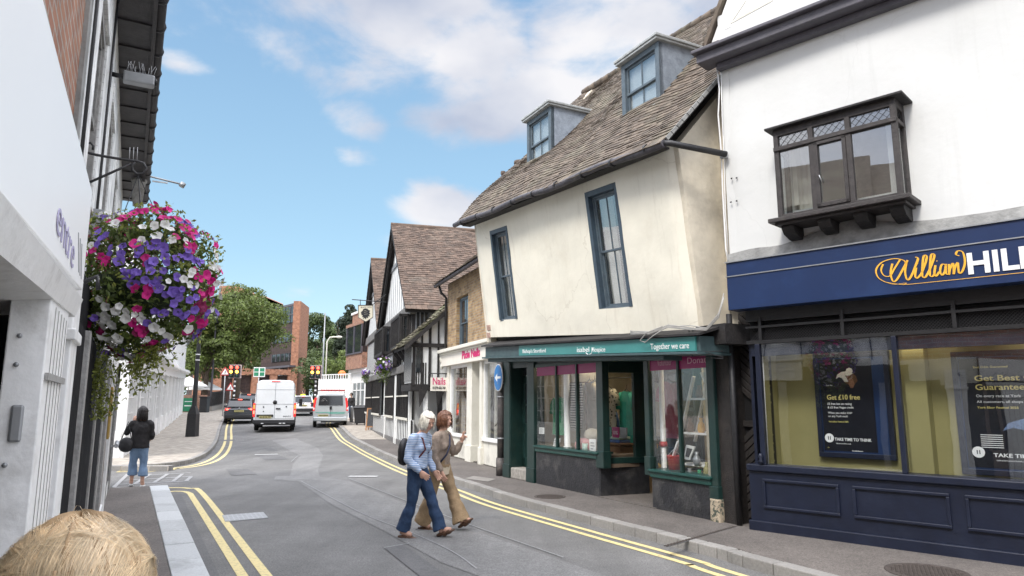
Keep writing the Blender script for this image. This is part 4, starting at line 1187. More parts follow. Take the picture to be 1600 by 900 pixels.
# ------------------------------------------------------------------ cream crooked house with the green shopfront
def cream_house():
 root = thing('shop_building', 'crooked cream rendered house with tiled roof over a dark green charity shopfront', 'building', tuple(T.W(3, 0, .12)))
 TU = Frame(TA, TB, sh=-.070, lean=.128, z0=3.11)       # leaning upper wall
 J = .30
 u0, u1 = -.37, 6.45
 def rect(pts):
  q = TU.P(pts, J); us = sorted(p[0] for p in q); zs = sorted(p[1] for p in q)
  return ((us[0] + us[1]) / 2, (us[2] + us[3]) / 2, (zs[0] + zs[1]) / 2, (zs[2] + zs[3]) / 2)
 w1 = rect([(765, 362), (791, 352), (809, 497), (781, 501)])
 w2 = rect([(913, 301), (965, 284), (987, 477), (937, 485)])
 mb = MB()
 grid_wall(mb, TU, u0, u1, 3.11, 5.78, [w1, w2], J, .28, step=.13, amp=.035, seed=11, edge=.22)
 part(mb, 'wall', M['cream_render'], root)
 # right-hand flank, darker and blotchier than the front
 mb = MB(); dv = T.D
 a0 = TU.W(u1 + .02, J - .10, 3.11); a1 = TU.W(u1 + .02, J - .10, 5.75)
 back = -T.D * 5.0
 def gz(k): return max(0, 1 - abs(k * 5.0 - 3.2) / 3.2) * 4.0
 poly = [a0, a0 + back, a0 + back + Vector((0, 0, 2.7)), a1 - T.D * 3.3 + Vector((0, 0, 3.7)), a1]
 mb.prism(poly, T.U * -.2)
 part(mb, 'flank_wall', M['beige_render'], root)
 mb = MB(); b0 = T.W(u1 + .04, J - .55, 3.0); mb.prism([b0, b0 - T.D * 3, b0 - T.D * 3 + Vector((0, 0, 5.0)), b0 + Vector((0, 0, 3.3))], T.U * .06); part(mb, 'flank_buttress', M['beige_render'], root)
 # far flank
 mb = MB(); a0 = TU.W(u0, J - .05, 3.0); a1 = TU.W(u0, J - .05, 5.78)
 mb.prism([a0, a0 + back, a0 + back + Vector((0, 0, 2.7)), a1 - T.D * 3.2 + Vector((0, 0, 3.8)), a1], T.U * .2)
 part(mb, 'flank_wall', M['beige_render'], root)
 # windows
 for i, w in enumerate((w1, w2)):
  D = J - .04
  mb = MB(); r = .09 if i else .08
  mb.fbox(TU, w[0] + .002, w[0] + r, D - .12, D + .05, w[2], w[3]); mb.fbox(TU, w[1] - r, w[1] - .002, D - .12, D + .05, w[2], w[3]); mb.fbox(TU, w[0] + r, w[1] - r, D - .12, D + .05, w[3] - .09, w[3])
  part(mb, 'window_surround', M['bluegrey_dark'], root, bevel=.006)
  sash_window(TU, root, w[0] + r, w[1] - r, w[2] + .02, w[3] - .09, D - .03, 'bluegrey', cols=2, rows=(1, 1), glass='glass_strong', curtain=[(.0, .45), (.72, 1)] if i else [(0, .5), (.7, 1)], fw=.03)
  mb = MB(); mb.fbox(TU, w[0] - .2, w[1] + .2, D - 1.2, D - 1.1, w[2] - .2, w[3] + .2); mb.fbox(TU, w[0] - .2, w[0] - .15, D - 1.1, D - .26, w[2] - .2, w[3] + .2); mb.fbox(TU, w[1] + .15, w[1] + .2, D - 1.1, D - .26, w[2] - .2, w[3] + .2)
  mb.fbox(TU, w[0] - .2, w[1] + .2, D - 1.1, D - .26, w[3] + .15, w[3] + .2); mb.fbox(TU, w[0] - .2, w[1] + .2, D - 1.1, D - .26, w[2] - .2, w[2] - .15)
  part(mb, 'room', M['room'], root)
 # roof
 ER, EL = T.W(6.62, .88, 5.27), T.W(-.62, .90, 5.76)
 RR, RL = T.W(6.9, -2.85, 9.45), T.W(-.75, -2.75, 9.78)
 dorm = [T.pix(823, 190, -.3)[0], T.pix(860, 168, -.3)[0], T.pix(970, 100, -.3)[0], T.pix(1028, 62, -.3)[0]]
 def skip(a, b):
  u = -.65 + a * 7.3
  return (dorm[0] + .03 < u < dorm[1] - .03 or dorm[2] + .03 < u < dorm[3] - .03) and .32 < b < .55
 ro = part(roof_tiles(T, [EL, ER, RR, RL], 'tile', 54, tw=.15, th=.014, lift=.008, seed=5, jitter=.010, wave=.12, skip=skip), 'roof', M['tile'], root)
 # back slope and underlay so the roof is a solid thing
 mb = MB()
 n_ = (ER - EL).cross(RL - EL).normalized()
 iu = T.U * .16; mb.prism([EL - n_ * .05 + iu, ER - n_ * .05 - iu, RR - n_ * .05 - iu, RL - n_ * .05 + iu], -n_ * .05)
 bl, br = RL - T.D * 3.6 - Vector((0, 0, 4.0)), RR - T.D * 3.6 - Vector((0, 0, 4.0))
 mb.prism([RL, RR, br, bl], (0, 0, -.12))
 part(mb, 'roof_boarding', M['blackwood'], ro)
 mb = MB(); n = 26
 for i in range(n):
  p = RL.lerp(RR, i / n); q = RL.lerp(RR, (i + .97) / n)
  mb.tube([p + Vector((0, 0, .0)), q + Vector((0, 0, .012))], .10, 8)
 part(mb, 'ridge_tile', M['tile'], ro)
 mb = MB(); k = 40
 for i in range(k):
  for P0, P1 in ((ER, RR),):
   p = P0.lerp(P1, i / k); q = P0.lerp(P1, (i + .9) / k); mb.bar(p + n_ * .0 + T.U * .01, q + T.U * .01, .03, .05)
 part(mb, 'verge_mortar', M['grime_render'], ro)
 # eaves: soffit, gutter with brackets, downpipe
 mb = MB(); e0, e1 = T.W(-.5, .62, 5.70), T.W(6.5, .72, 5.22)
 mb.prism([e0, e1, e1 + T.D * .18, e0 + T.D * .2], (0, 0, -.03)); part(mb, 'soffit', M['blackwood'], root)
 g0, g1 = EL + T.D * .06 + Vector((0, 0, -.06)), ER + T.D * .03 + Vector((0, 0, -.05))
 pts = [g0.lerp(g1, i / 14) + Vector((0, 0, .025 * math.sin(i * 1.3))) for i in range(15)]
 mb = MB(); mb.tube(pts, .055, 10); gu = part(mb, 'gutter', M['gutter'], root)
 mb = MB()
 for i in range(9):
  p = g0.lerp(g1, (i + .5) / 9); q = g0.lerp(g1, (i + .5) / 9 + .006); mb.tube([p, q], .068, 10); mb.bar(p, p - T.D * .2 + Vector((0, 0, .02)), .02, .03)
 part(mb, 'bracket', M['iron'], gu)
 pz = W.W(-.10, .05, W.pix(1131, 242, .05)[1])
 mb = MB(); mb.tube([g1 - T.U * .05, g1 + Vector((.06, -.04, -.03)), pz], .043, 10); part(mb, 'downpipe', M['iron'], gu)
 # dormers
 def dormer(ua, ub, px_tl, py_tl, py_bl, zroof, seed):
  d = dormer_d
  zt = T.pix(px_tl, py_tl, d)[1]; zb = T.pix(px_tl, py_bl, d)[1]
  do = MB(); fw = .10
  for q in ((ua, ua + fw, zb, zt), (ub - fw, ub, zb, zt), (ua + fw, ub - fw, zt - .10, zt), (ua + fw, ub - fw, zb, zb + .07)): do.fbox(T, q[0], q[1], d - .1, d, q[2], q[3])
  o = part(do, 'dormer', M['bluegrey'], root, bevel=.008)
  # cheeks follow the slope
  sl = 1.13
  for uu, dr in ((ub - .04, 1), (ua, 1)):
   m2 = MB(); L_ = (zt - zb) / sl
   m2.prism([T.W(uu, d - .02, zt), T.W(uu, d - .02, zb - .02), T.W(uu, d - .02 - L_, zt)], T.U * .04); part(m2, 'cheek', M['lead'], o)
  m2 = MB(); L_ = (zt - zb) / sl + .1
  m2.fbox(T, ua - .06, ub + .06, d - L_, d + .09, zt, zt + .045); m2.fbox(T, ua - .08, ub + .08, d - L_, d + .11, zt + .045, zt + .10)
  part(m2, 'lead_roof', M['lead_light'], o, bevel=.012)
  m2 = MB();
  for k in range(12):
   p = T.W(ub + .0, d - (zt - zb) / sl * k / 12 + .02, zb + (zt - zb) * k / 12 + .05); q = T.W(ub, d - (zt - zb) / sl * (k + 1) / 12 + .02, zb + (zt - zb) * (k + 1) / 12 + .05)
   m2.prism([p, q, q + T.U * .12 + Vector((0, 0, .02)), p + T.U * .12 + Vector((0, 0, .02))], (0, 0, .012))
  m2.fbox(T, ua - .03, ub + .05, d, d + .16, zb - .10, zb - .02)
  part(m2, 'flashing', M['lead_light'], o)
  U0, U1, Z0, Z1 = ua + fw, ub - fw, zb + .07, zt - .10; zm = (Z0 + Z1) / 2
  for a, b, dd in ((Z0, zm + .02, d - .07), (zm - .02, Z1, d - .045)):
   s = MB(); r = .04
   s.fbox(T, U0, U0 + r, dd - .03, dd, a, b); s.fbox(T, U1 - r, U1, dd - .03, dd, a, b); s.fbox(T, U0 + r, U1 - r, dd - .03, dd, a, a + r); s.fbox(T, U0 + r, U1 - r, dd - .03, dd, b - r, b)
   um = (U0 + U1) / 2; s.fbox(T, um - .011, um + .011, dd - .025, dd - .004, a + r, b - r)
   part(s, 'sash', M['bluegrey'], o, bevel=.003)
   s = MB(); s.fbox(T, U0 + .02, U1 - .02, dd - .018, dd - .014, a + .02, b - .02); part(s, 'pane', M['glass_strong'], o)
  s = MB(); s.fbox(T, U0, U1, d - .125, d - .115, Z0 + .14, Z1); part(s, 'blind', M['blind'], o)
  s = MB(); s.fbox(T, U0 - .08, U1 + .08, d - .6, d - .55, Z0 - .1, Z1 + .05); part(s, 'dark_room', M['dark'], o)
 dormer_d = -.3
 dormer(dorm[0], dorm[1], 823, 192, 272, 0, 1)
 dormer(dorm[2], dorm[3], 970, 104, 200, 0, 2)
 # chimney stump and stack behind the far end
 def stack(px, pt, pb, d, r, nm):
  u, z1 = T.pix(px, pt, d); z0 = T.pix(px, pb, d)[1]; c = T.W(u, d, z0)
  mb = MB(); mb.lathe(c, [(r, -.1), (r, z1 - z0 - .1), (r * 1.35, z1 - z0 - .08), (r * 1.3, z1 - z0)], 12); part(mb, nm, M['brick_dark_plain'], root)
  mb = MB(); mb.fbox(T, u - .22, u + .22, d - .25, d + .2, 5.0, z0 - .05); part(mb, 'chimney_stack', M['brick_buff'], root)
 stack(786, 268, 291, -1.4, .05, 'chimney_pot'); stack(812, 252, 276, -1.7, .12, 'chimney_pot')
 # ---- ground floor
 FD = .52
 FF = Frame(TA, TB, sh=-.045)
 fz1 = FF.pix(757, 546, FD)[1]; fu0 = FF.pix(757, 550, FD)[0]; fu1 = FF.pix(1092, 550, FD)[0]
 fzb = FF.pix(757, 558, FD)[1]
 mb = MB(); mb.fbox(FF, fu0, fu1, -.05, FD - .02, fzb, fz1 + .05)
 fo = part(mb, 'fascia', M['fasciagrey'], root, bevel=.01)
 mb = MB(); mb.fbox(FF, fu0 - .03, fu1 + .02, -.05, FD + .05, fzb - .035, fzb); mb.fbox(FF, fu0, fu1 - .8, .1, FD - .08, fzb - .10, fzb - .035); part(mb, 'fascia_moulding', M['fasciagrey'], fo, bevel=.008)
 s0 = FF.pix(811, 545, FD)[0]; s1 = FF.pix(1087, 545, FD)[0]
 mb = MB(); mb.fbox(FF, s0, s1, FD - .02, FD + .004, fzb + .012, fz1 + .04); sg = part(mb, 'sign_panel', M['teal'], fo)
 tz = fzb + .06
 wm = MB()
 a, b = FF.pix(817, 545, FD)[0], FF.pix(853, 545, FD)[0]; text_mb(FF, "Bishop's Stortford", a, tz, FD + .004, .10, .004, width=b - a, bold=.0, mb=wm)
 a, b = FF.pix(902, 545, FD)[0], FF.pix(921, 545, FD)[0]; text_mb(FF, 'isabel', a, tz - .015, FD + .004, .12, .004, width=b - a, mb=wm)
 a, b = FF.pix(925, 545, FD)[0], FF.pix(946, 545, FD)[0]; text_mb(FF, 'Hospice', a, tz - .02, FD + .004, .11, .004, width=b - a, mb=wm)
 a, b = FF.pix(1017, 542, FD)[0], FF.pix(1077, 541, FD)[0]; text_mb(FF, 'Together we care', a, tz - .01, FD + .004, .12, .004, width=b - a, bold=.0, mb=wm)
 c0 = FF.pix(920, 545, FD)[0]; wm.tube([FF.W(c0 - .08, FD + .006, tz - .03), FF.W(c0 + .0, FD + .006, tz - .07), FF.W(c0 + .09, FD + .006, tz - .04), FF.W(c0 + .13, FD + .006, tz + .05)], .008, 6)
 part(wm, 'lettering', M['white'], sg)
 # lead apron over the fascia
 mb = MB(); n = 40
 for i in range(n):
  ua = fu0 - .05 + (fu1 - fu0 + .15) * i / n; ub = fu0 - .05 + (fu1 - fu0 + .15) * (i + 1) / n
  j0 = .009 * mnoise.noise(Vector((ua * 3, 0, 0))); j1 = .009 * mnoise.noise(Vector((ub * 3, 0, 0)))
  mb.hexa([FF.W(ua, FD + .06, fz1 + .05 + j0), FF.W(ub, FD + .06, fz1 + .05 + j1), FF.W(ub, .10, fz1 + .18), FF.W(ua, .10, fz1 + .18),
     FF.W(ua, FD + .06, fz1 + .08 + j0), FF.W(ub, FD + .06, fz1 + .08 + j1), FF.W(ub, .10, fz1 + .22), FF.W(ua, .10, fz1 + .22)])
 mb.fbox(FF, u0, u1, .0, .10, fz1 + .08, 3.16)
 part(mb, 'lead_apron', M['blackwood'], root)
 # shopfront uprights
 U = lambda px, d=0.0, py=650: T.pix(px, py, d)[0]
 def post(a, b, z0, z1, d0=-.14, d1=.0, m='green', nm='pilaster'):
  mb = MB(); mb.fbox(T, a, b, d0, d1, z0, z1); mb.fbox(T, a - .015, b + .015, d0, d1 + .02, z0, z0 + .28)
  return part(mb, nm, M[m], root, bevel=.008)
 top = 2.62
 post(U(787), U(796), .12, 2.75); post(U(823), U(834), .12, 2.7)
 post(U(932), U(942), .60, top, nm='corner_post'); post(U(1007), U(1014), .60, top, nm='corner_post')
 post(U(1106), U(1117), .30, 2.5);
 mb = MB(); mb.fbox(T, U(1105) - .0, U(1117) + .03, -.16, .03, .10, .42); part(mb, 'post_foot', M['peeling'], root, bevel=.02)
 # dark header over everything
 mb = MB(); mb.fbox(T, -.15, 6.3, -.2, -.05, 2.42, 2.95); part(mb, 'header', M['green'], root)
 # street door, far left
 dz = .34
 a, b = U(797) , U(823)
 dr = MB(); dd = -.30
 for q in ((a, a + .12, dz, 2.25), (b - .12, b, dz, 2.25), (a, b, dz, dz + .2), (a, b, 1.05, 1.25), (a, b, 2.1, 2.25), (a, b, 1.62, 1.66)): dr.fbox(T, q[0], q[1], dd - .05, dd, q[2], q[3])
 um = (a + b) / 2; dr.fbox(T, um - .03, um + .03, dd - .05, dd, 1.25, 2.1); dr.fbox(T, a, b, dd - .04, dd - .02, dz, 1.1)
 do = part(dr, 'door', M['green'], root, bevel=.008)
 mb = MB(); mb.fbox(T, a + .12, b - .12, dd - .03, dd - .025, 1.25, 2.1); part(mb, 'door_pane', M['glassdark'], do)
 mb = MB(); mb.fbox(T, um - .12, um + .12, dd, dd + .012, 1.08, 1.2); part(mb, 'letter_plate', M['brass'], do)
 mb = MB(); mb.fbox(T, a, b, dd - .05, dd - .03, 2.28, 2.62); part(mb, 'fanlight', M['glassdark'], root)
 mb = MB(); mb.fbox(T, um - .14, um + .1, dd - .03, dd - .025, 2.37, 2.41); mb.fbox(T, um - .17, um + .15, dd - .03, dd - .025, 2.31, 2.33); part(mb, 'lettering', M['print_white'], root)
 mb = MB(); mb.fbox(T, a - .02, b + .02, -.6, -.02, .12, dz); part(mb, 'door_step', M['peeling_grey'], root, bevel=.02)
 mb = MB(); mb.fbox(T, a - .04, a, dd - .1, -.02, dz, 2.7); mb.fbox(T, b, b + .04, dd - .1, -.02, dz, 2.7); part(mb, 'door_reveal', M['green'], root)
 # first bay
 def bay(pa, pb, mullions, zsill, ztop=2.42):
  a, b = U(pa), U(pb)
  mb = MB(); mb.fbox(T, a, b, -.30, -.015, .06, zsill - .12)
  o = part(mb, 'stall_riser', M['blackrender'], root, bevel=.012)
  mb = MB(); mb.fbox(T, a - .02, b + .02, -.30, .05, zsill - .04, zsill); mb.fbox(T, a, b, -.28, .02, zsill - .12, zsill - .04)
  part(mb, 'window_sill', M['green_mid'], root, bevel=.01)
  us = [U(p) for p in mullions]
  mb = MB()
  for u in us: mb.fbox(T, u - .022, u + .022, -.07, -.005, zsill, ztop)
  mb.fbox(T, a, b, -.07, -.01, ztop - .03, ztop + .04)
  if us: part(mb, 'mullion', M['green'], root, bevel=.006)
  es = [a] + us + [b]
  for x, y in zip(es, es[1:]):
   mb = MB(); mb.fbox(T, x, y, -.045, -.040, zsill, ztop); part(mb, 'window_pane', M['glass'], root)
  return a, b
 b1a, b1b = bay(836, 934, [868, 900], .86)
 b2a, b2b = bay(1014, 1107, [1060], .70, 2.42)
 # splayed entrance: glazed return, lobby floor, door
 P0 = T.W(b1b + .02, -.02, 0); P1 = T.W(*(lambda q: (q[0], q[1]))((b1b + .16, -.95)), 0)
 P1 = T.W(b1b + .12, -.98, 0)
 EN = Frame((P0.x, P0.y), (P1.x, P1.y))
 Ln = (P1 - P0).length
 if EN.n.dot(Vector((T.U.x, T.U.y))) < 0: pass
 mb = MB(); mb.fbox(EN, 0, Ln, -.12, .0, .06, .66); part(mb, 'stall_riser', M['blackrender'], root)
 mb = MB(); mb.fbox(EN, 0, Ln, -.10, .03, .66, .76); mb.fbox(EN, 0, Ln, -.08, .0, 2.22, 2.6); mb.fbox(EN, 0, .05, -.08, 0, .76, 2.22); mb.fbox(EN, Ln - .26, Ln, -.08, 0, .76, 2.22); part(mb, 'window_frame', M['green'], root, bevel=.006)
 mb = MB(); mb.fbox(EN, .05, Ln - .26, -.04, -.035, .76, 2.22); part(mb, 'window_pane', M['glass'], root)
 # entrance door at the back of the lobby
 Dq = -1.02
 a, b = b1b + .14, b2a + .05
 mb = MB(); w = .10
 for q in ((a, a + w, .14, 2.3), (b - w, b, .14, 2.3), (a, b, .14, .45), (a, b, .85, .95), (a, b, 1.55, 1.62), (a, b, 2.2, 2.6)): mb.fbox(T, q[0], q[1], Dq - .05, Dq, q[2], q[3])
 mb.fbox(T, a, b, Dq - .04, Dq - .01, .14, .9)
 do = part(mb, 'entrance_door', M['green'], root, bevel=.006)
 mb = MB(); mb.fbox(T, a + w, b - w, Dq - .03, Dq - .025, .95, 2.2); part(mb, 'door_pane', M['glassdark'], do)
 mb = MB(); mb.fbox(T, b1b, b2a + .1, -1.1, .02, .06, .135); part(mb, 'lobby_floor', M['footway'], root)
 mb = MB(); mb.fbox(T, b1b, b2a, -1.1, -.05, 2.42, 2.46); part(mb, 'lobby_ceiling', M['green'], root)
 mb = MB(); mb.fbox(T, b2a - .04, b2a, -1.0, -.28, .12, .62); part(mb, 'stall_riser', M['blackrender'], root)
 mb = MB(); mb.fbox(T, b2a - .05, b2a + .0, -1.0, -.14, .60, .70); mb.fbox(T, b2a - .05, b2a, -1.02, -.95, .7, 2.45); mb.fbox(T, b2a - .04, b2a - .01, -.98, -.1, 2.3, 2.44); part(mb, 'window_frame', M['green'], root)
 mb = MB(); mb.fbox(T, b2a - .028, b2a - .022, -.95, -.14, .70, 2.3); part(mb, 'window_pane', M['glass'], root)
 # inside of the shop
 mb = MB()
 mb.fbox(T, .95, 6.2, -3.2, -3.1, .1, 2.6); mb.fbox(T, .9, .95, -3.2, -.1, .1, 2.6); mb.fbox(T, 6.1, 6.15, -3.2, -.1, .1, 2.6)
 part(mb, 'shop_wall', M['shopwall'], root)
 mb = MB(); mb.fbox(T, .9, 6.2, -3.2, -.12, 2.50, 2.55); part(mb, 'shop_ceiling', M['shopwall'], root)
 mb = MB(); mb.fbox(T, .9, 6.2, -3.2, -1.1, .08, .13); part(mb, 'shop_floor', M['shopfloor'], root)
 mb = MB(); mb.fbox(T, b1a, b1b, -1.0, -.05, .74, .80); mb.fbox(T, b2a, b2b, -.95, -.05, .58, .64); mb.fbox(T, b1b - .35, b1b + .1, -1.0, -.2, .60, .66); part(mb, 'window_bed', M['shopfloor'], root)
 mb = MB(); mb.fbox(T, b1a, b1a + .75, -1.1, -1.05, .8, 2.5); part(mb, 'display_back', M['shopwall'], root)
 for a, b, d in ((1.5, 3.2, -.9), (4.8, 5.9, -.8), (3.4, 4.4, -1.6), (2, 5, -2.4)):
  mb = MB(); mb.fbox(T, a, b, d - .03, d + .03, 2.46, 2.49); part(mb, 'ceiling_light', M['lamp_shop'], root)
 # magenta vinyl bands at the window heads
 mb = MB()
 mb.fbox(T, b1a + .02, b1b - .02, -.039, -.035, 2.22, 2.42); mb.fbox(T, b2a + .02, b2b - .02, -.039, -.035, 2.19, 2.42)
 vb = part(mb, 'vinyl_band', M['magenta'], root)
 mb = MB(); m_ = U(1060); text_mb(T, 'Volunteer', b2a + .2, 2.26, -.035, .13, .002, width=m_ - b2a - .35, mb=mb); text_mb(T, 'Donate', m_ + .2, 2.26, -.035, .13, .002, width=.46, mb=mb); part(mb, 'lettering', M['print_pink'], vb)
 # plain return wall at the right end, pipe and passage gate
 mb = MB(); mb.fbox(T, U(1117), 6.62, -.5, -.06, .1, 2.75); part(mb, 'return_wall', M['boarddark'], root)
 mb = MB(); mb.tube([T.W(6.68, -.06, .12), T.W(6.68, -.06, 2.9)], .04, 10); part(mb, 'black_pipe', M['iron'], root)
 mb = MB(); a = TU.W(6.46, .28, 3.14)
 mb.fbox(T, 6.0, 6.9, -.5, .24, 2.47, 2.74); part(mb, 'dark_lintel', M['blackwood'], root)
 # loose cables over the fascia
 mb = MB(); rnd = random.Random(4)
 for k in range(7):
  pts = []; r0 = rnd.uniform(-.03, .03)
  us = [FF.pix(x, 520, .5)[0] for x in (990, 1020, 1050, 1080, 1105, 1125, 1135)]
  zs = [2.74, 2.69, 2.76, 2.70, 2.66, 2.80, 3.05]
  for u, z in zip(us, zs): pts.append(T.W(u, .56 - .05 * (u > 6.3), z + rnd.uniform(-.035, .035)))
  mb.tube(pts, .0065, 5)
 lp_ = [T.W(FF.pix(x, y, .6)[0], .6, FF.pix(x, y, .6)[1] + FF.U.z * FF.pix(x, y, .6)[0]) for x, y in ((1035, 510), (1010, 520), (1000, 532), (1008, 535), (1020, 525), (1040, 512))]
 mb.tube(lp_, .008, 5)
 part(mb, 'cable', M['cable'], root); mb = MB()
 for k in range(4):
  pts = [T.W(6.5 + rnd.uniform(-.1, .1), .5, 2.7), T.W(6.55 + rnd.uniform(-.1, .2), .45, 2.4 + rnd.uniform(-.1, .1)), T.W(6.9, .3, 2.2 + rnd.uniform(0, .3))]
  mb.tube(pts, .006, 5)
 part(mb, 'cable', M['iron'], root)
 # grille on the cream wall
 for y in (508, 520):
  a, b = TU.pix(761, y, J); c_, d_ = TU.pix(767, y + 8, J); mb = MB(); mb.fbox(TU, a, c_, J, J + .015, d_, b)
  for k in range(4): mb.fbox(TU, a + .01, c_ - .01, J + .015, J + .02, d_ + (b - d_) * (k + .3) / 4, d_ + (b - d_) * (k + .55) / 4)
  part(mb, 'air_brick', M['airbrick'], root)
 return b1a, b1b, b2a, b2b
M['lamp_shop'] = emat('lit_shop_tube', (1.0, .84, .58), 8.0)
M['bluegrey_dark'] = mat('dark_blue_grey_paint', (.045, .07, .095), .5, .2, 9, .15, 50)
M['gutter'] = mat('old_gutter_iron', (.07, .065, .075), .6, .35, 12, .4, 30, stain=(.17, .16, .15), stain_amt=.5, stain_scale=7)
M['brick_dark_plain'] = mat('sooty_clay', (.10, .075, .06), .9, .3, 14, .3)
M['brass'] = mat('dull_brass', (.42, .28, .08), .4, .2, 10, metal=.7)
M['peeling_grey'] = mat('worn_stone_step', (.30, .28, .25), .85, .25, 14, .3)
M['shopwall'] = mat('cream_shop_wall', (.36, .32, .25), .8, .1)
M['shopfloor'] = mat('brown_shop_floor', (.14, .10, .07), .8, .2)
M['print_pink'] = mat('pale_pink_print', (.70, .42, .52), .5, .03)
M['cable'] = mat('grey_cable', (.36, .35, .33), .6, .15)
M['airbrick'] = mat('pinkish_air_brick', (.48, .33, .27), .8, .2)
b1a, b1b, b2a, b2b = cream_house()
# passage gate of diagonal tarred boards
def gate():
 t = thing('passage_gate', 'black gate of diagonal boards in the gap between green shop and navy shop', 'gate', tuple(T.W(6.9, -.3, .12)))
 A = T.W(6.62, -.30, 0); B = W.W(.14, -.35, 0)
 GF = Frame((A.x, A.y), (B.x, B.y)); L_ = (B - A).length
 mb = MB(); mb.fbox(GF, 0, L_, -.06, -.02, .12, 2.9); part(mb, 'backing', M['black'], t)
 mb = MB(); w = .11; z = -.6
 while z < 2.9:
  for (s0, s1, dz) in ((0, L_, L_ * .85),):
   lower = z < 1.2
   q = [(0, z + (dz if lower else 0)), (L_, z + (0 if lower else dz))] if not lower else [(0, z), (L_, z + dz)]
   q = [(0, z), (L_, z + dz)] if lower else [(0, z + dz), (L_, z)]
   a, b = q
   lo, hi = (.14, 1.42) if lower else (1.46, 2.9)
   if lo < min(a[1], b[1]) and max(a[1], b[1]) + w < hi + .5:
    mb.fprism(GF, [(a[0], max(lo, a[1])), (b[0], max(lo, b[1])), (b[0], max(lo, b[1] + w - .015)), (a[0], max(lo, a[1] + w - .015))], -.02, .02)
  z += w
 part(mb, 'diagonal_board', M['boarddark'], t, bevel=.006)
 mb = MB(); mb.fbox(GF, 0, L_, -.02, .03, 1.38, 1.46); part(mb, 'rail', M['boarddark'], t, bevel=.005)
gate()
# goods in the charity shop windows
def cloth(name, label, u, d, z, w, h, m, hanger=True, fold=.03, F=None, sleeve=True):
 F = F or T
 t = thing(name, label, 'clothing', tuple(F.W(u, d, z - h)), group='clothes hanging in the charity shop')
 mb = MB(); n, k = 28, 14; vs = []
 for j in range(k + 1):
  v = j / k; ww = w * (.72 + .28 * min(1, v * 3) + .12 * v)
  for i in range(n + 1):
   a = i / n * 2 * math.pi
   x = math.cos(a); y = math.sin(a)
   sh = .06 * abs(x) ** 2 * max(0, 1 - v * 4)
   vs.append(F.W(u + ww / 2 * x, d + (.06 + fold * math.sin(a * 7 + 3 * v) * v) * y, z - v * h - sh))
 fs = [(j * (n + 1) + i, j * (n + 1) + i + 1, (j + 1) * (n + 1) + i + 1, (j + 1) * (n + 1) + i) for j in range(k) for i in range(n)]
 mb.smooth = True; mb.add(vs, fs)
 if sleeve:
  for s in (-1, 1):
   mb.tube([F.W(u + s * w * .34, d, z - .05), F.W(u + s * w * .52, d, z - .16), F.W(u + s * w * .58, d, z - .34)], [.06, .075, .08], 10)
 part(mb, 'garment', M[m], t)
 if hanger:
  mb = MB(); mb.tube([F.W(u - w * .34, d, z - .04), F.W(u, d, z + .04), F.W(u + w * .34, d, z - .04)], .008, 6); mb.tube([F.W(u, d, z + .03), F.W(u, d, z + .10), F.W(u + .02, d, z + .12)], .005, 6); part(mb, 'hanger', M['black'], t)
 return t
def patternmat(name, base, c2, scale, thr, kind='VORONOI'):
 m, nt, N, L, P = newmat(name)
 v = vec_source(N, L, 'pos')
 if kind == 'VORONOI':
  n = N.new('ShaderNodeTexVoronoi'); n.inputs['Scale'].default_value = scale; o = n.outputs['Distance']
 else:
  n = N.new('ShaderNodeTexWave'); n.wave_type = 'BANDS'; n.bands_direction = 'Z'; n.inputs['Scale'].default_value = scale; n.inputs['Distortion'].default_value = .8 if kind == 'WAVE' else 0.0; o = n.outputs['Fac']
 L.new(v, n.inputs['Vector'])
 r = N.new('ShaderNodeMapRange'); r.inputs['From Min'].default_value = thr - .04; r.inputs['From Max'].default_value = thr + .04
 L.new(o, r.inputs[0])
 mx = N.new('ShaderNodeMixRGB'); L.new(r.outputs[0], mx.inputs[0]); mx.inputs[1].default_value = (*c2, 1); mx.inputs[2].default_value = (*base, 1)
 L.new(mx.outputs[0], P.inputs['Base Color']); P.inputs['Roughness'].default_value = .85
 return m
M['floral'] = patternmat('floral_fabric', (.50, .45, .36), (.05, .05, .05), 16, .34)
M['mint'] = mat('mint_fabric', (.05, .40, .30), .85, .12, 6, .2, 12)
M['greenfab'] = mat('green_fabric', (.04, .26, .12), .85, .2, 6)
M['blanket'] = patternmat('striped_blanket', (.33, .30, .27), (.03, .025, .03), 6.5, .55, 'WAVE')
M['card_white'] = mat('white_card', (.68, .68, .66), .6, .03)
M['wicker'] = mat('brown_wicker', (.14, .075, .04), .8, .4, 60, .5)
M['cardred'] = mat('red_plastic', (.42, .03, .03), .4, .1)
M['blueprint'] = mat('blue_fabric', (.06, .12, .28), .8, .3, 20)
M['pinkfab'] = mat('dusty_pink_fabric', (.42, .20, .20), .85, .2, 9)
M['brownfab'] = mat('brown_fabric', (.16, .10, .06), .85, .35, 12)
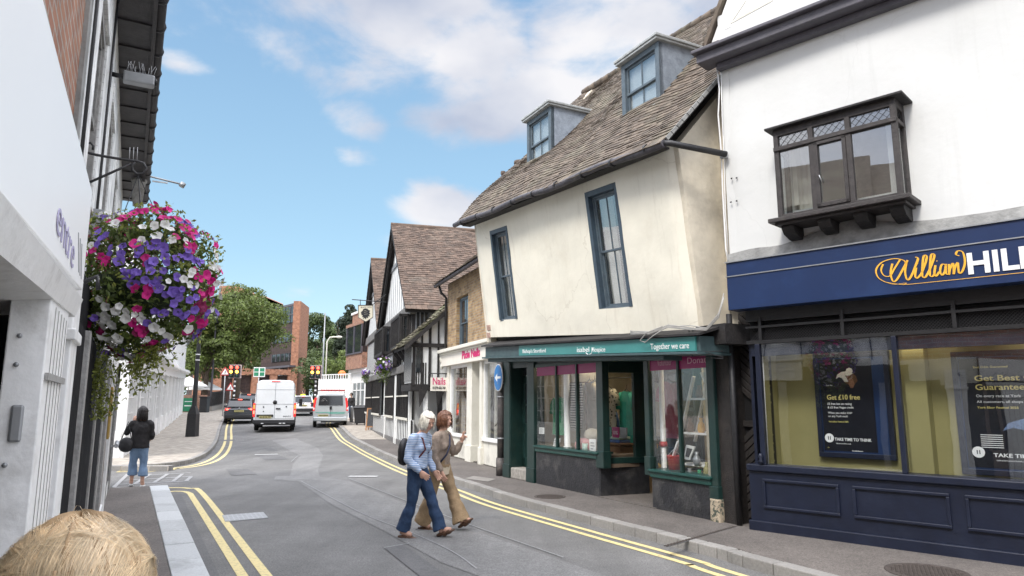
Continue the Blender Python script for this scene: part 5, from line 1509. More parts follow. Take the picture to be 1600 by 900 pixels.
def goods():
 U = lambda px, d=0.0, py=650: T.pix(px, py, d)[0]
 Z = lambda px, py, d: T.pix(px, py, d)[1]
 d = -.45
 cloth('green_top', 'green top hanging behind the left pane of the charity shop window', U(873, d), d, Z(873, 620, d), .36, .75, 'greenfab')
 for px, m, d2, lab in ((847, 'oat', -.7, 'oatmeal jacket hanging behind the leftmost pane of the charity shop'), (856, 'rose', -.85, 'rose coloured top behind the leftmost pane of the charity shop'), (922, 'oat', -.8, 'pale coat hanging by the right end of the first shop window'), (930, 'blueprint', -.9, 'navy coat hanging deepest in the first shop window'), (1046, 'rose', -1.0, 'rose dress hanging deep in the right-hand shop window'), (1024, 'oat', -1.05, 'oatmeal dress hanging deep behind the white pole')):
  cloth('jacket', lab, U(px, d2), d2, Z(px, 596, d2), .40, .95, m)
 # striped blanket over a dark rail
 d = -.5
 t = thing('folded_blanket', 'dark and cream striped blanket draped over a rail in the shop window', 'blanket', tuple(T.W(U(895, d), d, .8)))
 mb = MB(); n = 16; vs = []
 ua, ub = U(884, d), U(912, d)
 z1 = Z(895, 598, d); z0 = Z(895, 672, d)
 for j in range(12):
  for i in range(n + 1):
   u = ua + (ub - ua) * i / n + .04 * math.sin(j * .4); vs.append(T.W(u, d + .05 * math.sin(i * 1.3), z1 + (z0 - z1) * j / 11))
 mb.smooth = True; mb.add(vs, [(j * (n + 1) + i, j * (n + 1) + i + 1, (j + 1) * (n + 1) + i + 1, (j + 1) * (n + 1) + i) for j in range(11) for i in range(n)])
 part(mb, 'blanket', M['blanket'], t)
 mb = MB(); mb.bar(T.W(ua - .05, d - .06, z1), T.W(ub + .05, d - .06, z1), .03); mb.bar(T.W(ua, d - .06, z1), T.W(ua, d - .06, .8), .03); mb.bar(T.W(ub, d - .06, z1), T.W(ub, d - .06, .8), .03); part(mb, 'rail', M['brownfab'], t)
 # white column
 for px, dq, lab in ((886, -.3, 'white wooden column standing behind the charity shop window'),):
  t = thing('display_column', lab, 'column', tuple(T.W(U(px, dq), dq, .8))); mb = MB(); c = T.W(U(px, dq), dq, .8)
  mb.lathe(c, [(.09, 0), (.09, .06), (.06, .08), (.055, 1.45), (.08, 1.5)], 14); part(mb, 'shaft', M['white'], t)
 # cushions, mugs, cards, bucket
 def cushion(px, py, d, r, m, lab):
  t = thing('cushion', lab, 'cushion', tuple(T.W(U(px, d), d, .8)), group='soft goods in the charity shop window'); mb = MB()
  mb.ball(T.W(U(px, d), d, Z(px, py, d)), r, (1.25, .7, .75), 16, 10, Matrix.Rotation(R(-62), 3, 'Z')); part(mb, 'cover', M[m], t)
  mb = MB(); mb.ball(T.W(U(px, d), d, Z(px, py, d)), r * .2, (1, 1, .4), 10, 6); part(mb, 'button', M['brownfab'], t)
 cushion(925, 680, -.35, .17, 'shopwall', 'round beige cushion propped beside the window post')
 cushion(912, 697, -.25, .20, 'pinkfab', 'dusty pink folded cushion low in the shop window')
 for px, m, lab in ((905, 'card_white', 'white mug nearest the mullion in the shop window'), (914, 'mintpale', 'pale green patterned mug in the middle of the shop window shelf')):
  d = -.18; t = thing('mug', lab, 'mug', tuple(T.W(U(px, d), d, .80)), group='mugs in the charity shop window'); c = T.W(U(px, d), d, .80)
  mb = MB(); mb.lathe(c, [(.05, 0), (.06, .02), (.062, .17), (.055, .17), (.05, .03)], 14); o = part(mb, 'cup', M[m], t)
  mb = MB(); mb.tube([c + Vector((.055, -.02, .14)), c + Vector((.10, -.03, .12)), c + Vector((.10, -.03, .06)), c + Vector((.055, -.02, .04))], .009, 6); part(mb, 'handle', M[m], t)
 def card(px, py0, py1, d, w, m, lab, name='price_card', tilt=0.0):
  t = thing(name, lab, 'card', tuple(T.W(U(px, d), d, Z(px, py1, d))), group='cards and pictures in the charity shop')
  z0, z1 = Z(px, py1, d), Z(px, py0, d); u = U(px, d)
  mb = MB(); mb.fprism(T, [(u - w / 2, z0), (u + w / 2, z0), (u + w / 2 + tilt, z1), (u - w / 2 + tilt, z1)], d - .012, d); part(mb, 'board', M[m], t)
  mb = MB(); k = 5
  for i in range(k):
   zz = z0 + (z1 - z0) * (i + 1) / (k + 1.5); mb.fbox(T, u - w * .32 + tilt * .5, u + w * (.32 - .12 * (i % 3)) + tilt * .5, d, d + .002, zz, zz + (z1 - z0) * .06)
  part(mb, 'printed_line', M['metal'], t)
 card(925, 686, 716, -.12, .20, 'card_white', 'tall white notice at the right of the first shop window')
 card(866, 684, 706, -.15, .22, 'card_white', 'leaning white framed card at the foot of the first window', tilt=.12)
 card(846, 668, 678, -.10, .20, 'card_white', 'small white notice stuck low in the leftmost pane')
 # clothes seen through the splayed window
 d = -.9
 cloth('floral_dress', 'cream floral dress hanging in the entrance window of the charity shop', U(952, -1.0), -1.0, Z(952, 606, -1.0), .40, .95, 'floral')
 cloth('mint_dress', 'mint green dress hanging beside the floral dress', U(980, -1.15), -1.15, Z(980, 611, -1.15), .42, 1.15, 'mint')
 cloth('dark_trousers', 'dark blue garment hanging low behind the floral dress', U(955, -1.25), -1.25, Z(955, 640, -1.25), .5, .7, 'blueprint', sleeve=False)
 t = thing('clothes_rail', 'dark rail from which the dresses hang in the charity shop', 'clothes rail', tuple(T.W(U(965, -1.2), -1.25, .1)))
 zr = Z(960, 597, -1.25); mb = MB(); mb.tube([T.W(U(945, -1.25), -1.25, zr + .08), T.W(U(1000, -1.25), -1.25, zr + .08)], .012, 8); part(mb, 'rail', M['iron'], t)
 mb = MB()
 for px in (945, 1000): mb.tube([T.W(U(px, -1.25), -1.25, zr + .08), T.W(U(px, -1.25), -1.25, .12)], .012, 8)
 part(mb, 'upright', M['iron'], t)
 t = thing('wicker_hamper', 'brown wicker hamper low in the entrance window', 'hamper', tuple(T.W(U(965, -.75), -.75, .66)))
 u = U(962, -.8); mb = MB(); mb.fbox(T, u - .3, u + .25, -1.0, -.7, .66, .92); part(mb, 'basket', M['wicker'], t, bevel=.02)
 mb = MB(); mb.fbox(T, u - .32, u + .27, -1.02, -.68, .92, .97); part(mb, 'lid', M['wicker'], t, bevel=.02)
 for i, (dz, m, lab) in enumerate(((.97, 'blueprint', 'folded dark blue cloth on the wicker hamper'), (1.03, 'mintpale', 'folded pale green cloth topmost on the hamper'))):
  mb = MB(); mb.fbox(T, u - .25 + .03 * i, u + .2, -.98, -.72, dz, dz + .055); o = part(mb, 'folded_cloth', M[m], None, bevel=.02); tag(o, lab, 'folded cloth', 'folded cloths on the hamper')
 # price blocks: teal, magenta and grey squares
 t = thing('price_sign', 'row of teal, magenta and grey price squares under the dresses', 'price sign', tuple(T.W(U(965, -.7), -.7, 1.1)))
 for i, (m, px) in enumerate((('teal', 949), ('magenta', 961), ('metal', 973))):
  mb = MB(); u = U(px, -.72); z = Z(962, 684, -.72); mb.fbox(T, u - .10, u + .10, -.74, -.72, z, z + .19); part(mb, 'square', M[m], t)
 mb = MB(); text_mb(T, '10%', U(961, -.72) - .07, Z(962, 684, -.72) + .06, -.72, .09, .002, width=.14, mb=mb); part(mb, 'lettering', M['print_white'], t)
 # second bay: step ladder with shelves, white pole, fork, bucket, frame, jars
 d = -.45
 t = thing('step_ladder', 'white wooden step ladder used as shelves in the right window', 'ladder', tuple(T.W(U(1088, d), d, .64)))
 L0, L1, Tp = (U(1058, d), .66), (U(1098, d), .66), (U(1092, d), 2.25)
 mb = MB()
 for a, b, dq in (((1062, 690), (1084, 588), -.35), ((1104, 600), (1096, 582), -.35), ((1086, 690), (1103, 600), -.75), ((1050, 720), (1060, 690), -.30)):
  mb.bar(T.W(*(lambda q: (q[0], dq, q[1]))(T.pix(*a, dq))), T.W(*(lambda q: (q[0], dq, q[1]))(T.pix(*b, dq))), .05, .03)
 part(mb, 'side_rail', M['white'], t, bevel=.004)
 mb = MB()
 for (x0, x1, y) in ((1079, 1103, 625), (1064, 1106, 678), (1062, 1106, 726)):
  zz = Z(x0, y, -.3); mb.fbox(T, U(x0, -.3), U(x1, -.3), -.75, -.3, zz, zz + .03)
 part(mb, 'shelf', M['white'], t, bevel=.004)
 t = thing('display_pole', 'white round pole standing at the left of the right-hand window', 'pole', tuple(T.W(U(1035, -.3), -.3, .64)))
 mb = MB(); c = T.W(U(1035, -.3), -.3, .64); mb.lathe(c, [(.055, 0), (.045, .02), (.04, 1.7)], 12); part(mb, 'shaft', M['white'], t)
 mb = MB(); mb.lathe(c + Vector((0, 0, .38)), [(.06, 0), (.07, .03), (.055, .08)], 12); part(mb, 'red_band', M['cardred'], t)
 t = thing('red_bucket', 'small red bucket on the floor of the right-hand window', 'bucket', tuple(T.W(U(1051, -.25), -.25, .64)))
 c = T.W(U(1051, -.25), -.25, .64); mb = MB(); mb.lathe(c, [(.08, 0), (.11, .26), (.115, .27), (.10, .26), (.07, .02)], 14); part(mb, 'pail', M['cardred'], t)
 mb = MB(); mb.tube([c + Vector((-.10, 0, .26)), c + Vector((0, 0, .36)), c + Vector((.10, 0, .26))], .006, 6); part(mb, 'handle', M['steel'], t)
 t = thing('yellow_ornament', 'small yellow bird ornament in the corner of the right-hand window', 'ornament', tuple(T.W(U(1023, -.2), -.2, .64)))
 c = T.W(U(1023, -.2), -.2, .64); mb = MB(); mb.ball(c + Vector((0, 0, .07)), .07, (1.1, .9, 1)); mb.tube([c + Vector((0, 0, .1)), c + Vector((-.03, 0, .2)), c + Vector((.0, 0, .33)), c + Vector((.03, 0, .42))], [.03, .018, .015, .02], 8); part(mb, 'body', M['gold'], t)
 mb = MB(); mb.lathe(c, [(.06, 0), (.05, .015)], 12); part(mb, 'foot', M['brass'], t)
 t = thing('silver_picture', 'silver framed picture tilted on the middle of the ladder shelves', 'picture', tuple(T.W(U(1078, -.2), -.2, 1.1)))
 q = [T.pix(x, y, -.22) for x, y in ((1068, 717), (1077, 719), (1086, 698), (1072, 695))]
 mb = MB(); mb.fprism(T, q, -.24, -.22); part(mb, 'frame', M['card_white'], t, bevel=.004)
 c_ = (sum(p[0] for p in q) / 4, sum(p[1] for p in q) / 4); q2 = [((p[0] - c_[0]) * .62 + c_[0], (p[1] - c_[1]) * .62 + c_[1]) for p in q]
 mb = MB(); mb.fprism(T, q2, -.219, -.216); part(mb, 'picture', M['black'], t)
 rnd = random.Random(2); k = 0
 for (x, y, m, lab) in ((1078, 674, 'wicker', 'brown jar on the upper ladder shelf, nearest the mullion'), (1095, 674, 'gold', 'small gilt box-shaped vase on the upper ladder shelf'), (1074, 742, 'greypost', 'grey round vase under the silver picture'), (1089, 745, 'greenfab', 'green glass bottle at the bottom of the right window'), (1101, 742, 'yellow_wall', 'mustard tin in the bottom right corner of the window'), (1094, 620, 'brownfab', 'brown bottle on the top step of the ladder'), (1086, 724, 'metal', 'dark grey cup on the lowest ladder shelf')):
  d = -.4 if y < 700 else -.25
  t = thing('vase', lab, 'vase', tuple(T.W(U(x, d), d, Z(x, y + 4, d))), group='ornaments on the ladder shelves'); c = T.W(U(x, d), d, Z(x, y + 4, d)); hh = rnd.uniform(.13, .24)
  mb = MB(); mb.lathe(c, [(.035, 0), (.06, hh * .3), (.05, hh * .6), (.022, hh * .8), (.03, hh)], 12); part(mb, 'body', M[m], t)
M['rose'] = mat('rose_fabric', (.45, .12, .18), .85, .2, 9)
M['oat'] = mat('oatmeal_fabric', (.48, .42, .32), .85, .2, 9)
M['mintpale'] = mat('pale_green_glaze', (.36, .50, .44), .5, .3, 40)
goods()
# ------------------------------------------------------------------ nail bar: white shopfront under buff brick
P_A, P_B = G(700, 712, .12), G(780, 733, .12)
NB = Frame(P_A, P_B)
def nail_bar():
 root = thing('shop_building', 'buff brick house with a white nail bar shopfront beside the timbered house', 'building', tuple(NB.W(2, 0, .12)))
 U = lambda px, py=640, d=0: NB.pix(px, py, d)[0]
 ul, ur = U(697), 5.6
 zf0 = NB.pix(700, 500, 0)[1]
 zc = NB.pix(697, 547, .1)[1]
 zw = NB.pix(745, 490, 0)
 uw0, uw1 = U(718, 500), U(729, 500)
 z0_, z1_ = NB.pix(722, 545, 0)[1], NB.pix(722, 462, 0)[1]
 ua, ub = NB.pix(713, 500)[0], NB.pix(731, 500)[0]
 top = 5.35
 mb = MB(); wall_holes(mb, NB, ul, ur, zc, top, [(ua, ub, z0_, z1_)], -.3, 0)
 part(mb, 'wall', M['brick_buff'], root)
 mb = MB(); mb.fbox(NB, ul, ul + .3, -6, -.3, 0, top); mb.fbox(NB, ul, ur, -6, -5.8, 0, top); part(mb, 'side_wall', M['brick_buff'], root)
 w = sash_window(NB, root, ua + .02, ub - .02, z0_ + .02, z1_ - .02, -.1, 'bluegrey', cols=2, rows=(1, 1), glass='glassdark', fw=.06, sill=False)
 mb = MB(); mb.fbox(NB, ua - .1, ub + .1, -.1, .08, z0_ - .09, z0_); part(mb, 'sill', M['offwhite'], root, bevel=.01)
 # roof with the gutter
 e0 = NB.W(ul - .1, .38, top - .02); e1 = NB.W(ur, .38, top + .05); r1 = NB.W(ur, -3.2, top + 2.7); r0 = NB.W(ul - .1, -3.2, top + 2.6)
 ro = part(roof_tiles(NB, [e0, e1, r1, r0], 'tile', 26, tw=.17, seed=9, wave=.06), 'roof', M['tile'], root)
 mb = MB(); mb.prism([e0, e1, r1, r0], (0, 0, -.1)); part(mb, 'roof_boarding', M['blackwood'], ro)
 mb = MB(); mb.tube([e0 + Vector((0, 0, -.06)), e1 + Vector((0, 0, -.06))], .06, 8); gu = part(mb, 'gutter', M['gutter'], root)
 mb = MB(); u = ul + .04
 mb.tube([NB.W(u, .30, top - .08), NB.W(u, .22, top - .30), NB.W(u, .06, top - .45), NB.W(u, .06, zc)], .04, 8); part(mb, 'downpipe', M['iron'], gu)
 # cornice and fascia
 zf = zc - .50
 mb = MB(); mb.fbox(NB, ul, ur, -.1, .18, zf, zc - .1); fo = part(mb, 'fascia', M['offwhite_sign'], root, bevel=.01)
 mb = MB(); mb.fbox(NB, ul - .05, ur, -.1, .30, zc - .1, zc); mb.fbox(NB, ul - .03, ur, -.1, .22, zc - .16, zc - .1); part(mb, 'cornice', M['offwhite'], root, bevel=.015)
 a, b = U(722, 580, .18), U(750, 580, .18); mb = MB()
 text_mb(NB, 'Pixie Nails', a, zf + .12, .185, .30, .006, width=b - a, bold=.03, mb=mb); part(mb, 'lettering', M['nailpink'], fo)
 a, b = U(762, 585, .18), U(774, 585, .18); mb = MB()
 text_mb(NB, '01279 656 760', a, zf + .10, .185, .12, .006, width=b - a, bold=.02, mb=mb); part(mb, 'lettering', M['black'], fo)
 # uprights, windows, stall risers
 for i, (px, w_) in enumerate(((700, .22), (732, .45), (752, .18))):
  mb = MB(); a = U(px); mb.fbox(NB, a, a + w_, -.2, .06, .12, zf); mb.fbox(NB, a - .02, a + w_ + .02, -.2, .09, .12, .55); part(mb, 'pilaster', M['offwhite'], root, bevel=.012)
 mb = MB(); mb.fbox(NB, ur - .2, ur, -.2, .06, .12, zf); part(mb, 'pilaster', M['offwhite'], root)
 a0, a1 = U(700) + .22, U(732); c0, c1 = U(752) + .18, ur - .2; d0, d1 = U(732) + .45, U(752)
 for x, y in ((a0, a1), (c0, c1)):
  mb = MB(); mb.fbox(NB, x, y, -.15, .0, .12, .72); part(mb, 'stall_riser', M['dirty_white'], root)
  mb = MB(); mb.fbox(NB, x, y, -.15, .05, .72, .80); mb.fbox(NB, x, x + .06, -.1, .0, .8, zf); mb.fbox(NB, y - .06, y, -.1, .0, .8, zf); mb.fbox(NB, x, y, -.1, .0, zf - .08, zf); part(mb, 'window_frame', M['white'], root, bevel=.006)
  mb = MB(); mb.fbox(NB, x + .06, y - .06, -.06, -.05, .8, zf - .08); part(mb, 'window_pane', M['glass'], root)
  # frosted film with pale drawn curls
  mb = MB(); mb.fbox(NB, x + .06, y - .06, -.9, -.85, .5, zf); part(mb, 'window_film', M['film'], root)
  mb = MB(); rnd = random.Random(3)
  for k in range(5):
   cx = x + .2 + (y - x - .4) * rnd.random(); cz = 1.0 + 1.2 * rnd.random()
   pts = [NB.W(cx + .18 * math.cos(t * .5) * (1 - t * .04), -.84, cz + .22 * math.sin(t * .5) * (1 - t * .04)) for t in range(14)]
   mb.tube(pts, .014, 5)
  part(mb, 'drawn_curl', M['greypost'], root)
 mb = MB(); mb.fbox(NB, d0, d1, -.45, -.40, .2, zf); do = part(mb, 'door', M['offwhite'], root, bevel=.01)
 mb = MB(); mb.fbox(NB, d0 + .15, d1 - .12, -.40, -.39, .6, zf - .4); part(mb, 'door_pane', M['glassdark'], do)
 mb = MB(); mb.fbox(NB, ul, ur, -1.6, -1.5, .1, zf); mb.fbox(NB, ul, ur, -1.6, 0, .1, .15); part(mb, 'interior', M['room'], root)
 # wreath-like plant in the right window
 t = thing('trailing_plant', 'dark trailing plant low in the right-hand nail bar window', 'plant', tuple(NB.W((c0 + c1) / 2 - .3, -.2, .8)))
 mb = MB(); rnd = random.Random(5); c = NB.W((c0 + c1) / 2 - .3, -.2, 1.12)
 for k in range(90):
  a = rnd.uniform(0, 6.28); r = rnd.gauss(.22, .05); p = c + NB.U * (r * math.cos(a)) + Vector((0, 0, r * .6 * math.sin(a)))
  q = Vector((rnd.uniform(-1, 1), rnd.uniform(-1, 1), rnd.uniform(-1, 1))) * .06; w = Vector((rnd.uniform(-1, 1), rnd.uniform(-1, 1), rnd.uniform(-1, 1))) * .03
  mb.add([p - q, p + w, p + q, p - w], [(0, 1, 2, 3)])
 part(mb, 'foliage', M['darkleaf'], t)
 mb = MB(); mb.lathe(NB.W((c0 + c1) / 2 - .3, -.2, .8), [(.06, 0), (.09, .16)], 10); part(mb, 'pot', M['white'], t)
 # round lobes of a white lamp and scroll at the left end
 mb = MB(); p = NB.W(ul - .05, .14, zc - .05)
 for k, r in enumerate((.10, .13, .09)): mb.ball(p + Vector((0, 0, -.22 * k)), r, (.6, .6, 1))
 part(mb, 'scroll_bracket', M['offwhite'], root)
M['offwhite_sign'] = mat('off_white_sign', (.78, .74, .66), .5, .04)
M['nailpink'] = mat('bright_pink_lettering', (.62, .02, .16), .4, .03)
M['dirty_white'] = mat('dirty_white_render', (.66, .64, .57), .8, .08, 4, .2, 20, stain=(.35, .33, .29), stain_amt=.7, stain_scale=2.5)
M['film'] = mat('pale_window_film', (.52, .55, .54), .5, .25, 1.6)
M['darkleaf'] = mat('dark_leaf', (.03, .05, .02), .6, .3, 20)
nail_bar()
# hanging nail bar sign, white board on a black bracket
def nail_sign():
 Y = 19.6
 t = thing('hanging_sign', 'white hanging sign reading Nails in pink in front of the timbered house', 'sign', (0, 0, 0))
 # board hangs across the pavement from the corner of the nail bar
 c = NB.W(-.05, .1, 0)
 S = Frame((c.x, c.y), (c.x + NB.n.x, c.y + NB.n.y))
 # face towards the camera
 if S.n.dot(Vector((0, -1))) < 0: S = Frame((c.x + NB.n.x * 1.3, c.y + NB.n.y * 1.3), (c.x, c.y))
 q = S.P([(673, 590), (699, 590), (699, 611), (673, 611)])
 u0, u1 = q[0][0], q[1][0]; z1 = (q[0][1] + q[1][1]) / 2; z0 = (q[2][1] + q[3][1]) / 2
 ROOTM[t] = Matrix.Translation(S.W(u1, 0, z1 + .5)); t.location = S.W(u1, 0, z1 + .5)
 mb = MB(); mb.fbox(S, u0, u1, -.02, .02, z0, z1); part(mb, 'board', M['offwhite_sign'], t, bevel=.005)
 mb = MB(); w = u1 - u0; text_mb(S, 'Nails', u0 + w * .12, z0 + (z1 - z0) * .48, .022, .3, .004, width=w * .76, bold=.01, mb=mb); part(mb, 'lettering', M['nailpink'], t)
 mb = MB(); text_mb(S, '01279 656 760', u0 + w * .12, z0 + (z1 - z0) * .14, .022, .11, .004, width=w * .76, bold=.02, mb=mb); part(mb, 'lettering', M['black'], t)
 mb = MB()
 for u in (u0 + .05, u1 - .05): mb.tube([S.W(u, 0, z1), S.W(u, 0, z1 + .12)], .012, 6)
 mb.tube([S.W(u0 - .05, 0, z1 + .12), S.W(u1 + .35, 0, z1 + .12)], .018, 6)
 part(mb, 'bracket', M['iron'], t)
nail_sign()
# ------------------------------------------------------------------ the timbered house with two gables
TDA = G(600, 686, .12); TDB = G(632, 700, .12)
TD = Frame(TDA, TDB)
def timbered():
 root = thing('timber_framed_house', 'black and white timber framed house with two steep tiled gables', 'building', tuple(TD.W(2, 0, .12)))
 W_, K, TM = M['plaster'], M['blackwood'], M['oldtimber']
 # solid house behind the skin
 mb = MB(); mb.fbox(TD, -9.0, 7.0, -7, -.12, .05, 5.05); part(mb, 'wall', W_, root)
 for (uc, za, ur, ul, ze, sd_) in ((2.75, 8.85, 7.35, -1.7, 4.95, 3), (-5.6, 9.05, -1.55, -9.6, 5.1, 4)):
  # gable triangle, studs and tie beam
  mb = MB(); mb.fprism(TD, [(ul + .3, ze), (ur - .3, ze), (uc, za - .25)], -.25, 0); part(mb, 'gable_wall', W_, root)
  mb = MB(); mb.fbox(TD, ul + .1, ur - .1, -.1, .10, ze - .28, ze + .12)
  o = part(mb, 'tie_beam', TM, root, bevel=.02)
  mb = MB(); n = 15
  for i in range(1, n):
   u = ul + (ur - ul) * i / n; h = (za - .3 - ze) * (1 - abs(u - uc) / (ur - uc if u > uc else uc - ul))
   if h > .3: mb.fbox(TD, u - .04, u + .04, -.05, .012, ze + .12, ze + h)
  mb.fbox(TD, uc - 1.7, uc + 1.7, -.04, .05, ze + 2.2, ze + 2.36)
  part(mb, 'gable_stud', M['greytimber'], root)
  for e in (ur, ul):
   mb = MB(); mb.prism([TD.W(e, .16, ze - .12), TD.W(uc, .16, za), TD.W(uc, .16, za - .28), TD.W(e - (.28 if e == ur else -.28), .16, ze - .22)], TD.D * .07); part(mb, 'bargeboard', K, root)
  for e, s_ in ((ur, 1), (ul, -1)):
   E0 = TD.W(e + .08 * s_, .30, ze - .1); R0 = TD.W(uc, .30, za + .02); bk = TD.D * -8.2
   q = [E0, E0 + bk, R0 + bk, R0] if s_ > 0 else [E0 + bk, E0, R0, R0 + bk]
   ro = part(roof_tiles(TD, q, 'tb', 42, tw=.19, th=.017, lift=.010, seed=sd_, jitter=.012, wave=.10), 'roof', M['tile_brown'], root)
   mb = MB(); mb.prism([p - Vector((0, 0, .05)) for p in q], (0, 0, -.1)); part(mb, 'roof_boarding', K, ro)
  mb = MB(); mb.tube([TD.W(uc, .3, za + .03), TD.W(uc, -7.9, za + .03)], .1, 8); part(mb, 'ridge_tile', M['tile_brown'], root)
 # jettied first floor: studs, projecting windows on brackets
 def studs(F, u0, u1, z0, z1, d, n, w=.075, m='blackwood', back=True):
  if back:
   mb = MB(); mb.fbox(F, u0, u1, d - .1, d, z0, z1); part(mb, 'plaster_panel', W_, root)
  mb = MB()
  for i in range(n + 1):
   u = u0 + (u1 - u0) * i / n; mb.fbox(F, u - w / 2, u + w / 2, d - .02, d + .012, z0, z1)
  part(mb, 'stud', M[m], root)
 studs(TD, -8.8, 7.1, 3.0, 4.75, 0, 40, .10)
 mb = MB(); mb.fbox(TD, -9, 7.15, -.1, .12, 2.72, 3.0); part(mb, 'jetty_beam', TM, root, bevel=.03)
 def bay(u0, u1, z0, z1, D, nb):
  mb = MB(); mb.fbox(TD, u0, u1, 0, D, z0, z0 + .12); mb.fbox(TD, u0, u1, 0, D, z1 - .1, z1)
  for u in (u0, u1 - .1): mb.fbox(TD, u, u + .1, D - .1, D, z0, z1); mb.fbox(TD, u, u + .1, 0, .1, z0, z1)
  b = part(mb, 'oriel_frame', K, root, bevel=.01)
  mb = MB(); mb.fbox(TD, u0 + .05, u1 - .05, .02, D - .05, z0 + .1, z1 - .08); part(mb, 'leaded_glass', M['glassdark'], b)
  mb = MB()
  for i in range(1, nb): u = u0 + (u1 - u0) * i / nb; mb.fbox(TD, u - .02, u + .02, D - .05, D - .005, z0 + .1, z1 - .1)
  for i in (1, 2): d = D * i / 3; mb.fbox(TD, u1 - .04, u1 - .005, d - .02, d + .02, z0 + .1, z1 - .1)
  part(mb, 'mullion', K, b)
  for u in (u0 + .1, (u0 + u1) / 2, u1 - .2):
   mb = MB(); mb.prism([TD.W(u, 0, z0), TD.W(u, D - .05, z0), TD.W(u, D - .12, z0 - .15), TD.W(u, .03, z0 - .5)], TD.U * .12); part(mb, 'bracket', K, b)
 bay(4.6, 6.95, 3.55, 4.70, .42, 8); bay(-1.0, 2.2, 3.6, 4.75, .45, 8)
 mb = MB(); mb.fbox(TD, 2.4, 4.4, .0, .06, 3.4, 4.7); part(mb, 'window', M['glassdark'], root)
 # ground floor: dark leaded windows between white posts, white panels under
 studs(TD, -8.8, 7.4, .12, 1.1, 0, 40, .09)
 mb = MB(); mb.fbox(TD, -9, 7.5, -.1, .04, .05, .34); part(mb, 'sill_beam', TM, root, bevel=.02)
 for a, b in ((-8.4, -5.4), (-4.8, -1.5), (.6, 3.3), (4.2, 7.1)):
  mb = MB(); mb.fbox(TD, a, b, -.02, .05, 1.1, 2.72); w = part(mb, 'window', M['glassdark'], root)
  mb = MB()
  n = 7
  for i in range(n + 1): u = a + (b - a) * i / n; mb.fbox(TD, u - .03, u + .03, .05, .09, 1.1, 2.72)
  part(mb, 'mullion', K, w)
  mb = MB(); mb.fbox(TD, a, b, .05, .11, 1.08, 1.16); mb.fbox(TD, a, b, .05, .10, 1.88, 1.93); part(mb, 'glazing_rail', M['offwhite'], w)
 for u in (.35, 3.55, 3.95, 7.15):
  mb = MB(); mb.fbox(TD, u - .06, u + .06, -.05, .07, .12, 2.72); part(mb, 'post', W_, root, bevel=.02)
 # flank facing the camera and the lower wing in front of it
 a = TD.W(7.1, 0, 0); b = TD.W(7.1, -6.5, 0)
 SF = Frame((a.x, a.y), (b.x, b.y))
 mb = MB(); mb.fbox(SF, 0, 6.5, -.2, .02, .1, 5.0); part(mb, 'flank_wall', W_, root)
 for k, (x0, x1) in enumerate(((.12, .55), (.85, 1.25))):
  mb = MB(); mb.fbox(SF, x0, x1, .0, .05, 3.7, 4.75); w = part(mb, 'window', M['glassdark'], root)
  mb = MB()
  for i in range(4): u = x0 + (x1 - x0) * i / 3; mb.fbox(SF, u - .022, u + .022, .05, .08, 3.65, 4.8)
  part(mb, 'mullion', K if k else M['greytimber'], w)
 mb = MB(); mb.fbox(SF, 0, .1, 0, .08, .1, 5.0); mb.fbox(SF, 0, 6.5, 0, .06, 4.8, 5.0); part(mb, 'corner_post', K, root)
 # wing
 ue = 9.25
 mb = MB(); mb.fbox(TD, 7.15, ue - .05, -2.4, .22, 2.3, 3.6); part(mb, 'wing_wall', W_, root)
 studs(TD, 7.2, ue, 2.35, 3.62, .24, 9, .09)
 a = TD.W(ue, .3, 0); b = TD.W(ue, -2.6, 0); EF = Frame((a.x, a.y), (b.x, b.y))
 zt = lambda x: 3.62 + .92 * x
 mb = MB(); mb.fprism(EF, [(0, 2.2), (2.9, 2.2), (2.9, zt(2.2)), (2.2, zt(2.2)), (0, zt(0))], -.1, 0); part(mb, 'wing_gable_wall', W_, root)
 mb = MB()
 for x, w in ((0, .09), (.27, .05), (.50, .08), (.78, .05)): mb.fprism(EF, [(x, 2.2), (x + w, 2.2), (x + w, zt(x) - .05), (x, zt(x) - .05)], 0, .04)
 mb.fbox(EF, -.02, 1.6, 0, .07, 3.38, 3.5)
 part(mb, 'timber_post', K, root)
 mb = MB(); mb.fbox(EF, .12, .26, -.02, .03, 2.6, 3.38); part(mb, 'window', M['glassdark'], root)
 studs(EF, .0, .42, 2.2, 2.9, .002, 6, .04, back=False)
 E0 = TD.W(7.0, .58, 3.42); E1 = TD.W(ue + .22, .58, 3.38); R1 = TD.W(ue + .22, -2.0, 5.75); R0 = TD.W(7.0, -2.0, 5.8)
 ro = part(roof_tiles(TD, [E0, E1, R1, R0], 'moss', 26, tw=.19, th=.024, lift=.02, seed=21, jitter=.03, wave=.08), 'roof', M['tile_moss'], root)
 mb = MB(); mb.prism([E0, E1, R1, R0], (0, 0, -.09)); part(mb, 'roof_boarding', K, ro)
 mb = MB(); mb.prism([E1 + Vector((0, 0, .02)), R1, R1 + Vector((0, 0, -.16)), E1 + Vector((0, 0, -.14))], TD.U * .05); part(mb, 'bargeboard', K, ro)
 # under the wing: dark recess, curved brackets, white posts
 mb = MB(); mb.fbox(TD, 7.2, 9.6, -1.3, -.9, .1, 2.3); mb.fbox(TD, 7.2, ue + .02, -1.5, .34, 2.05, 2.24); part(mb, 'recess', K, root)
 for x in (.2, .75):
  mb = MB(); mb.prism([EF.W(x, .0, 2.1), EF.W(x + .3, .0, 2.1), EF.W(x + .05, 0, 1.55)], EF.D * .08); part(mb, 'bracket', K, root)
 for d in (-.15, -.75):
  mb = MB(); mb.fbox(TD, 9.1, 9.25, d - .06, d + .06, .12, 2.1); part(mb, 'post', W_, root)
